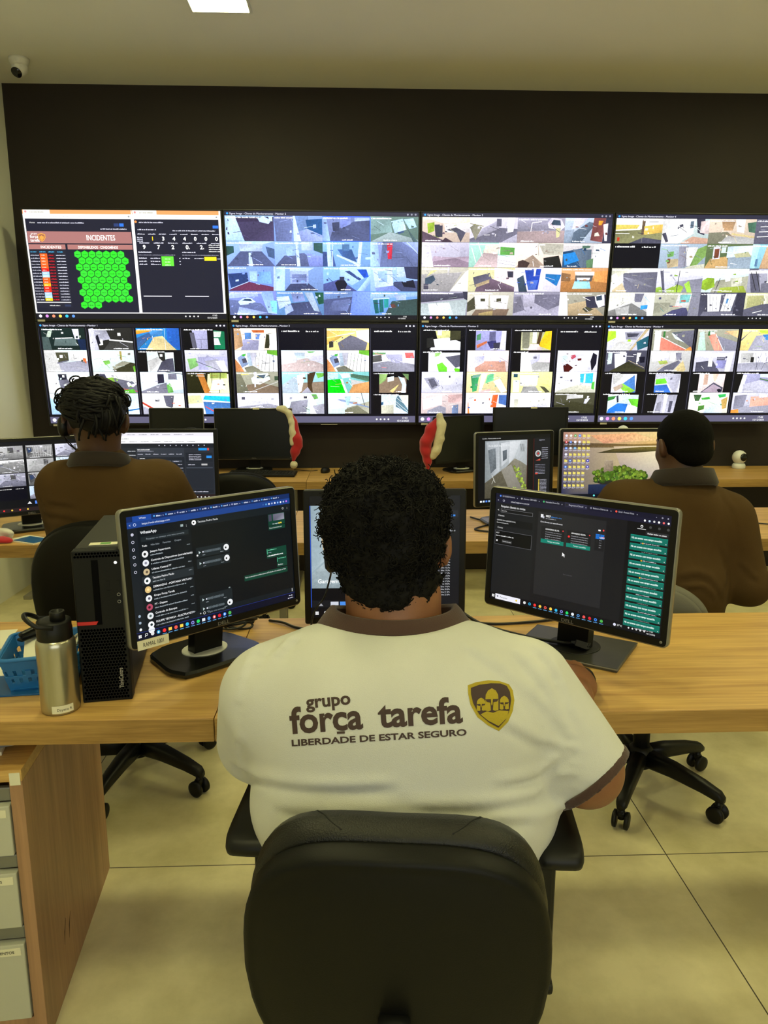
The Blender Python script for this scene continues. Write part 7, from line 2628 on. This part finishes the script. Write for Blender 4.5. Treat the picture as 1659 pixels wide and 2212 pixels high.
for i in idx:
    p = Vector(HF.P[i])
    nrm = (p - ctr).normalized()
    if cnt >= 3000:
        break
    if p.y > 1.36 and p.z < 1.16:
        continue
    if (p - Vector((.155, 1.285, 1.085))).length < .052:
        continue
    low = p.z < 1.075
    t1 = nrm.orthogonal().normalized()
    t1.rotate(Matrix.Rotation(cg.uniform(0, 6.28), 3, nrm))
    t2 = nrm.cross(t1)
    ax = (nrm * cg.uniform(.1, .8) + t1 * cg.uniform(.3, 1)).normalized()
    a1 = ax.orthogonal().normalized()
    a2 = ax.cross(a1)
    rr_ = cg.uniform(.003, .0075) * (.6 if low else 1)
    turns = cg.uniform(1.0, 2.1)
    ln = cg.uniform(.008, .022) * (.5 if low else 1)
    ph = cg.uniform(0, 6.28)
    n_ = int(7 * turns) + 3
    pts = []
    for k in range(n_):
        u = k / (n_ - 1)
        an = ph + u * turns * 2 * PI
        r2 = rr_ * (1 - .35 * u)
        pts.append(p - nrm * .004 + ax * ln * u + (a1 * math.cos(an) + a2 * math.sin(an)) * r2)
    cu_.tube(pts, [.0014 * (1 - .5 * k / n_) for k in range(n_)], 4, cap=False)
    cnt += 1
reparent(cu_.build('curl', M_HAIR, fix=False), hair)['kind'] = 'stuff'

# glasses and headset
gl = thing('glasses', 'dark rimmed glasses worn by the man in white, temple over his right ear', 'glasses', tuple(H1 @ Vector((0, .1, .01))))
gi = Matrix.Translation(gl.location).inverted()
M_GLF = mat('dark glasses frame', (26, 24, 24), .3)
gm = MB()
for q in (-1, 1):
    gm.tube([gi @ H1 @ Vector((q * .034 + .025 * math.cos(2 * PI * k / 24), .114, .003 + .019 * math.sin(2 * PI * k / 24))) for k in range(24)], .0016, 6, closed=True)
gm.tube([gi @ H1 @ Vector(v) for v in ((-.009, .116, .006), (0, .119, .009), (.009, .116, .006))], .0016, 6)
gm.build('rim', M_GLF, gl)
for q in (-1, 1):
    MB().tube([gi @ H1 @ Vector(v) for v in catmull([(q * .060, .112, .006), (q * .082, .08, .010), (q * .090, .03, .014), (q * .0925, -.008, .016), (q * .089, -.030, -.004), (q * .085, -.036, -.018)], 6)], .0021, 6).build('temple', M_GLF, gl)
hs = thing('headset', 'thin grey headset over the curly hair with a cord down his left side', 'headset', tuple(H1 @ Vector((0, 0, .13))), group='headsets')
hi_ = Matrix.Translation(hs.location).inverted()
M_HSG = mat('grey headset plastic', (104, 102, 96), .5)
MB().tube([hi_ @ H1 @ Vector((.103 * math.cos(a), .035, .035 + .088 * math.sin(a))) for a in [R(-2 + 184 * k / 36) for k in range(37)]], .0024, 6).build('headband', M_GLF, hs)
pa = MB()
pa.box(hi_ @ H1 @ Vector((.104, .034, .044)), (.010, .026, .034), .004, (R(-14), 0, R(7)))
pa.build('temple_pad', M_HSG, hs)
ec = MB()
ec.tube([hi_ @ H1 @ Vector(v) for v in ((-.088, .004, -.012), (-.112, .004, -.012), (-.118, .004, -.012))], [.030, .031, .024], 24)
ec.build('ear_cup', M_BLACK, hs)
MB().tube([hi_ @ Vector(v) for v in catmull([H1 @ Vector((-.108, .01, -.04)), Vector((-.05, 1.315, 1.04)), Vector((-.062, 1.32, 1.0)), Vector((-.085, 1.345, .955)), Vector((-.10, 1.40, .85)), Vector((-.12, 1.45, .76))], 8)], .0018, 6).build('headset_cord', M_CABLE, hs)


# ---------------------------------------------------------------- people in brown jackets
def jacket_person(label, root, H, headscale, skin, torso_, SLp, ELp, WLp, SRp, ERp, WRp, neck, lo, hi, folds, seed, hipdx):
    t = thing('person', label, 'person', root)
    F = Field(lo, hi, .006)
    for q in torso_:
        F.ell(q[1], q[2], .06, grow=-.012)
    F.cap(neck[0], neck[1], .064, .060, .03)
    head_skin(F, H, headscale)
    for a, b, c in ((SLp, ELp, WLp), (SRp, ERp, WRp)):
        F.chain([a, b, c], [.055, .045, .028], .03)
    dl = [(WLp[i] - ELp[i]) for i in range(3)]
    dr = [(WRp[i] - ERp[i]) for i in range(3)]
    hand(F, WLp, (dl[0], dl[1], 0), (0, 0, 1), (14, 18), .95, -1)
    hand(F, WRp, (dr[0], dr[1], 0), (0, 0, 1), (14, 18), .95, 1)
    F.build('body', skin, t)
    eyes(H, headscale, t)
    J = Field(lo, (hi[0], hi[1], neck[1][2] + .03), .006)
    for q in torso_:
        J.ell(q[1], q[2], .06, grow=.006)
    J.cap(neck[0], [neck[0][i] + (neck[1][i] - neck[0][i]) * .35 for i in range(3)], .085, .078, .05)
    for a, b, c in ((SLp, ELp, WLp), (SRp, ERp, WRp)):
        J.chain([a, b], [.082, .070], .05)
        J.chain([b, [b[i] + (c[i] - b[i]) * .88 for i in range(3)]], [.066, .048], .03)
    J.wave(.004, 24, seed)
    J.wave(.0016, 60, seed + 1)
    for f in folds:
        fold_lines(J, f)
    J.clip(lambda x, y, z: .50 - z + 0 * x + 0 * y)
    jk = J.build('jacket', M_JACK, t)
    return t, jk


# left: twisted hair, headset
H2 = head_frame((-.805, 2.335, 1.255), 10, -12)
p2, j2 = jacket_person('man in a brown jacket with twisted black hair, seated at the left middle desk', (-.79, 2.36, 0), H2, 1.0, M_SK2,
                       [('e', (-.79, 2.37, .56), (.19, .15, .13)), ('e', (-.79, 2.36, .74), (.195, .15, .18)), ('e', (-.79, 2.38, .95), (.20, .13, .15)), ('e', (-.795, 2.375, 1.055), (.185, .095, .070))],
                       (-.950, 2.39, 1.04), (-.972, 2.50, .83), (-1.02, 2.92, .79), (-.630, 2.39, 1.045), (-.575, 2.55, .87), (-.66, 2.93, .79),
                       ((-.805, 2.355, 1.08), (-.805, 2.335, 1.20)), (-1.16, 2.16, .40), (-.42, 3.16, 1.42),
                       [((.009, .012, ((352, 1022), (346, 1060), (338, 1095), (342, 1112))), (.006, .010, ((330, 1018), (322, 1050), (318, 1080))), (.005, .010, ((372, 1052), (366, 1080), (372, 1100))),
                          (.007, .011, ((62, 1118), (95, 1108), (130, 1112), (170, 1120))), (.006, .010, ((70, 1096), (110, 1084), (160, 1090))), (.005, .012, ((75, 1050), (92, 1080), (100, 1110))),
                          (.004, .012, ((150, 1000), (170, 1040), (175, 1090))), (.004, .012, ((250, 1000), (262, 1040), (258, 1085))))], 31, .09)
legs(p2, (-.88, 2.40, .56), (-.70, 2.40, .56), (-.90, 2.80, .53), (-.68, 2.80, .53), (-.90, 2.80, .10), (-.68, 2.80, .10), .08)


def jacket_collar(parent, jk, c, rx, ry, z0, tilt, hgt, flare=.012):
    mb = MB()
    rg = []
    for r_, dz in ((0, hgt), (.004, hgt + .002), (.006, hgt), (flare, 0), (flare - .004, -.012), (-.004, -.01), (0, hgt)):
        rg.append([Vector((c[0] + (rx + r_) * math.cos(a), c[1] + (ry + r_) * math.sin(a), z0 + dz - tilt * math.sin(a))) for a in [2 * PI * k / 56 for k in range(56)]])
    mb.rings(rg, cap=False)
    return reparent(mb.build('jacket_collar', M_JCOL), jk)


jacket_collar(p2, j2, (-.805, 2.345), .082, .078, 1.118, .020, .030, .018)
# twisted hair: rope-like locks from the hairline back over the crown
HB = Field((-.95, 2.19, 1.15), (-.66, 2.50, 1.42), .005)
r3 = H2.to_3x3()
HB.ell(H2 @ Vector((0, -.012, .035)), (.089, .104, .082), .03, r3)
HB.ell(H2 @ Vector((.030, -.070, .000)), (.060, .050, .050), .03, r3)
HB.wave(.004, 90, 41)
HB.clip(lambda x, y, z: (y - 2.40) * .8 - (z - 1.30) * .75 + 0 * x)
HB.clip(lambda x, y, z: (1.225 - z) - .14 * (x + .805) + 0 * y)
hair2 = HB.build('twisted_hair', M_HAIR2, p2, relax=0)
hg = random.Random(8)
lk = MB()


def on_head(u, a, lift=0.0):
    """u: left-right angle in degrees, a: 0 forehead, 90 crown, 180 back of the head"""
    rx, ry, rz = .092 + lift, .108 + lift, .086 + lift
    f = math.cos(R(u))
    return H2 @ Vector((rx * math.sin(R(u)), -.012 + ry * f * math.cos(R(a)), .035 + rz * f * math.sin(R(a))))


for k in range(120):
    pts = []
    n_ = 24
    jr = lambda m_: Vector((hg.uniform(-m_, m_), hg.uniform(-m_, m_), hg.uniform(-m_, m_)))
    if k < 60:            # from the forehead back over the head to the nape
        u0 = -78 + 156 * k / 59 + hg.uniform(-3, 3)
        a0, a1 = hg.uniform(35, 70), hg.uniform(185, 212)
        for i in range(n_):
            s = i / (n_ - 1)
            pts.append(on_head(u0 * (1 - .2 * s) + 5 * math.sin(5 * s + k), a0 + (a1 - a0) * s, .002 + .003 * math.sin(9 * s + k * 2)) + jr(.0012))
    else:                 # across the crown and the back, left to right
        q = (k - 60) / 59
        a0 = 55 + 140 * q + hg.uniform(-5, 5)
        u0, u1 = hg.uniform(-75, -35), hg.uniform(30, 80)
        for i in range(n_):
            s = i / (n_ - 1)
            pts.append(on_head(u0 + (u1 - u0) * s, a0 + 16 * math.sin(PI * s) + 6 * math.sin(7 * s + k), .007 + .003 * math.sin(8 * s + k)) + jr(.0014))
    rs_ = [(.0056 + .0013 * math.sin(i * 2.2 + k)) * (1 if i < n_ - 3 else .6) for i in range(n_)]
    lk.tube(pts, rs_, 6)
# loose ends hanging at the back right, stray loops above
for k in range(46):
    x0 = H2 @ Vector((hg.uniform(-.03, .09), -.098 + hg.uniform(-.02, .03), hg.uniform(.0, .06)))
    ln = hg.uniform(.045, .085)
    pts = [x0 + Vector((.010 * math.sin(3 * s + k), -.014 * math.sin(2.6 * s), -ln * s)) for s in [i / 9 for i in range(10)]]
    lk.tube(pts, [.005 * (1 - .4 * i / 9) + .0008 * math.sin(3 * i) for i in range(10)], 6)
for k in range(46):
    a = hg.uniform(0, PI)
    lo_ = k % 2
    b0_ = H2 @ Vector((.090 * math.cos(a), hg.uniform(-.07, .0), .035 + .080 * math.sin(a)))
    d_ = (b0_ - (H2 @ Vector((0, -.02, .03)))).normalized()
    sd_ = d_.cross(Vector((0, 1, 0))).normalized()
    sz = hg.uniform(.008, .017)
    pts = [b0_ + d_ * (sz * 1.1 * (1 - math.cos(s))) * .6 + sd_ * sz * math.sin(s) * (1 if lo_ else .6) for s in [i * (5.4 if lo_ else 3.4) / 13 for i in range(14)]]
    lk.tube(pts, [.0024] * 14, 5)
reparent(lk.build('hair_twist', M_HAIR2), hair2)['kind'] = 'stuff'
h2 = thing('headset', 'black headset on the twisted haired man with an ear cup on his left ear', 'headset', tuple(H2 @ Vector((0, 0, .12))), group='headsets')
i2 = Matrix.Translation(h2.location).inverted()
MB().tube([i2 @ H2 @ Vector((.092 * math.cos(a), .01, .03 + .096 * math.sin(a))) for a in [R(-20 + 220 * k / 36) for k in range(37)]], .0035, 7).build('headband', M_BLACK, h2)
ec = MB()
ec.tube([i2 @ H2 @ Vector(v) for v in ((-.082, .002, -.014), (-.103, .002, -.014), (-.110, .002, -.014))], [.030, .032, .024], 24)
ec.build('ear_cup', M_BLACK, h2)
MB().tube([i2 @ H2 @ Vector(v) for v in catmull([(-.10, .01, -.035), (-.092, .05, -.065), (-.06, .10, -.085)], 6)], .002, 6).build('microphone_boom', M_BLACK, h2)
MB().tube([i2 @ Vector(v) for v in catmull([H2 @ Vector((-.10, .0, -.04)), Vector((-.89, 2.36, 1.17)), Vector((-.885, 2.42, 1.12)), Vector((-.90, 2.50, 1.0))], 6)], .002, 6).build('headset_cord', M_CABLE, h2)

# right: short hair
H3 = head_frame((1.092, 2.425, 1.165), 8, -10)
p3, j3 = jacket_person('man in a brown jacket with cropped black hair, seated at the right middle desk', (1.09, 2.42, 0), H3, 1.0, M_SK3,
                       [('e', (1.07, 2.41, .56), (.18, .15, .13)), ('e', (1.07, 2.40, .70), (.19, .15, .17)), ('e', (1.08, 2.42, .88), (.20, .13, .15)), ('e', (1.075, 2.42, .975), (.175, .095, .070))],
                       (.90, 2.43, .965), (.86, 2.60, .80), (1.00, 2.93, .79), (1.265, 2.42, .92), (1.325, 2.37, .695), (1.25, 2.86, .79),
                       ((1.088, 2.40, 1.0), (1.092, 2.415, 1.11)), (.70, 2.20, .40), (1.47, 3.14, 1.34),
                       [((.010, .013, ((1468, 1246), (1505, 1238), (1535, 1250), (1560, 1288))), (.008, .011, ((1480, 1268), (1520, 1266), (1545, 1292))), (.008, .012, ((1558, 1180), (1570, 1225), (1566, 1270))),
                          (.006, .012, ((1575, 1085), (1596, 1140), (1600, 1195))), (.006, .010, ((1600, 1215), (1622, 1240), (1634, 1250))), (.005, .012, ((1460, 1080), (1490, 1150), (1500, 1210))),
                          (.005, .012, ((1560, 1060), (1548, 1130), (1530, 1190))), (.004, .010, ((1440, 1048), (1480, 1056), (1530, 1062))))], 51, .09)
legs(p3, (.98, 2.44, .56), (1.16, 2.44, .56), (.96, 2.84, .53), (1.18, 2.84, .53), (.96, 2.84, .10), (1.18, 2.84, .10), .08)
jacket_collar(p3, j3, (1.09, 2.405), .088, .084, 1.040, .020, .042, .024)
HC = Field((.97, 2.28, 1.05), (1.22, 2.56, 1.31), .004)
HC.ell(H3 @ Vector((0, -.006, .024)), (.083, .104, .093), .02, H3.to_3x3())
HC.ell(H3 @ Vector((0, -.062, -.03)), (.062, .042, .045), .02, H3.to_3x3())
HC.wave(.0006, 500, 3)
HC.clip(lambda x, y, z: (y - 2.47) * .8 - (z - 1.205) * .7 + 0 * x)
HC.build('cropped_hair', M_HAIR3, p3)
# ---------------------------------------------------------------- no datablock keeps a part's raw name at top level
bpy.context.view_layer.update()
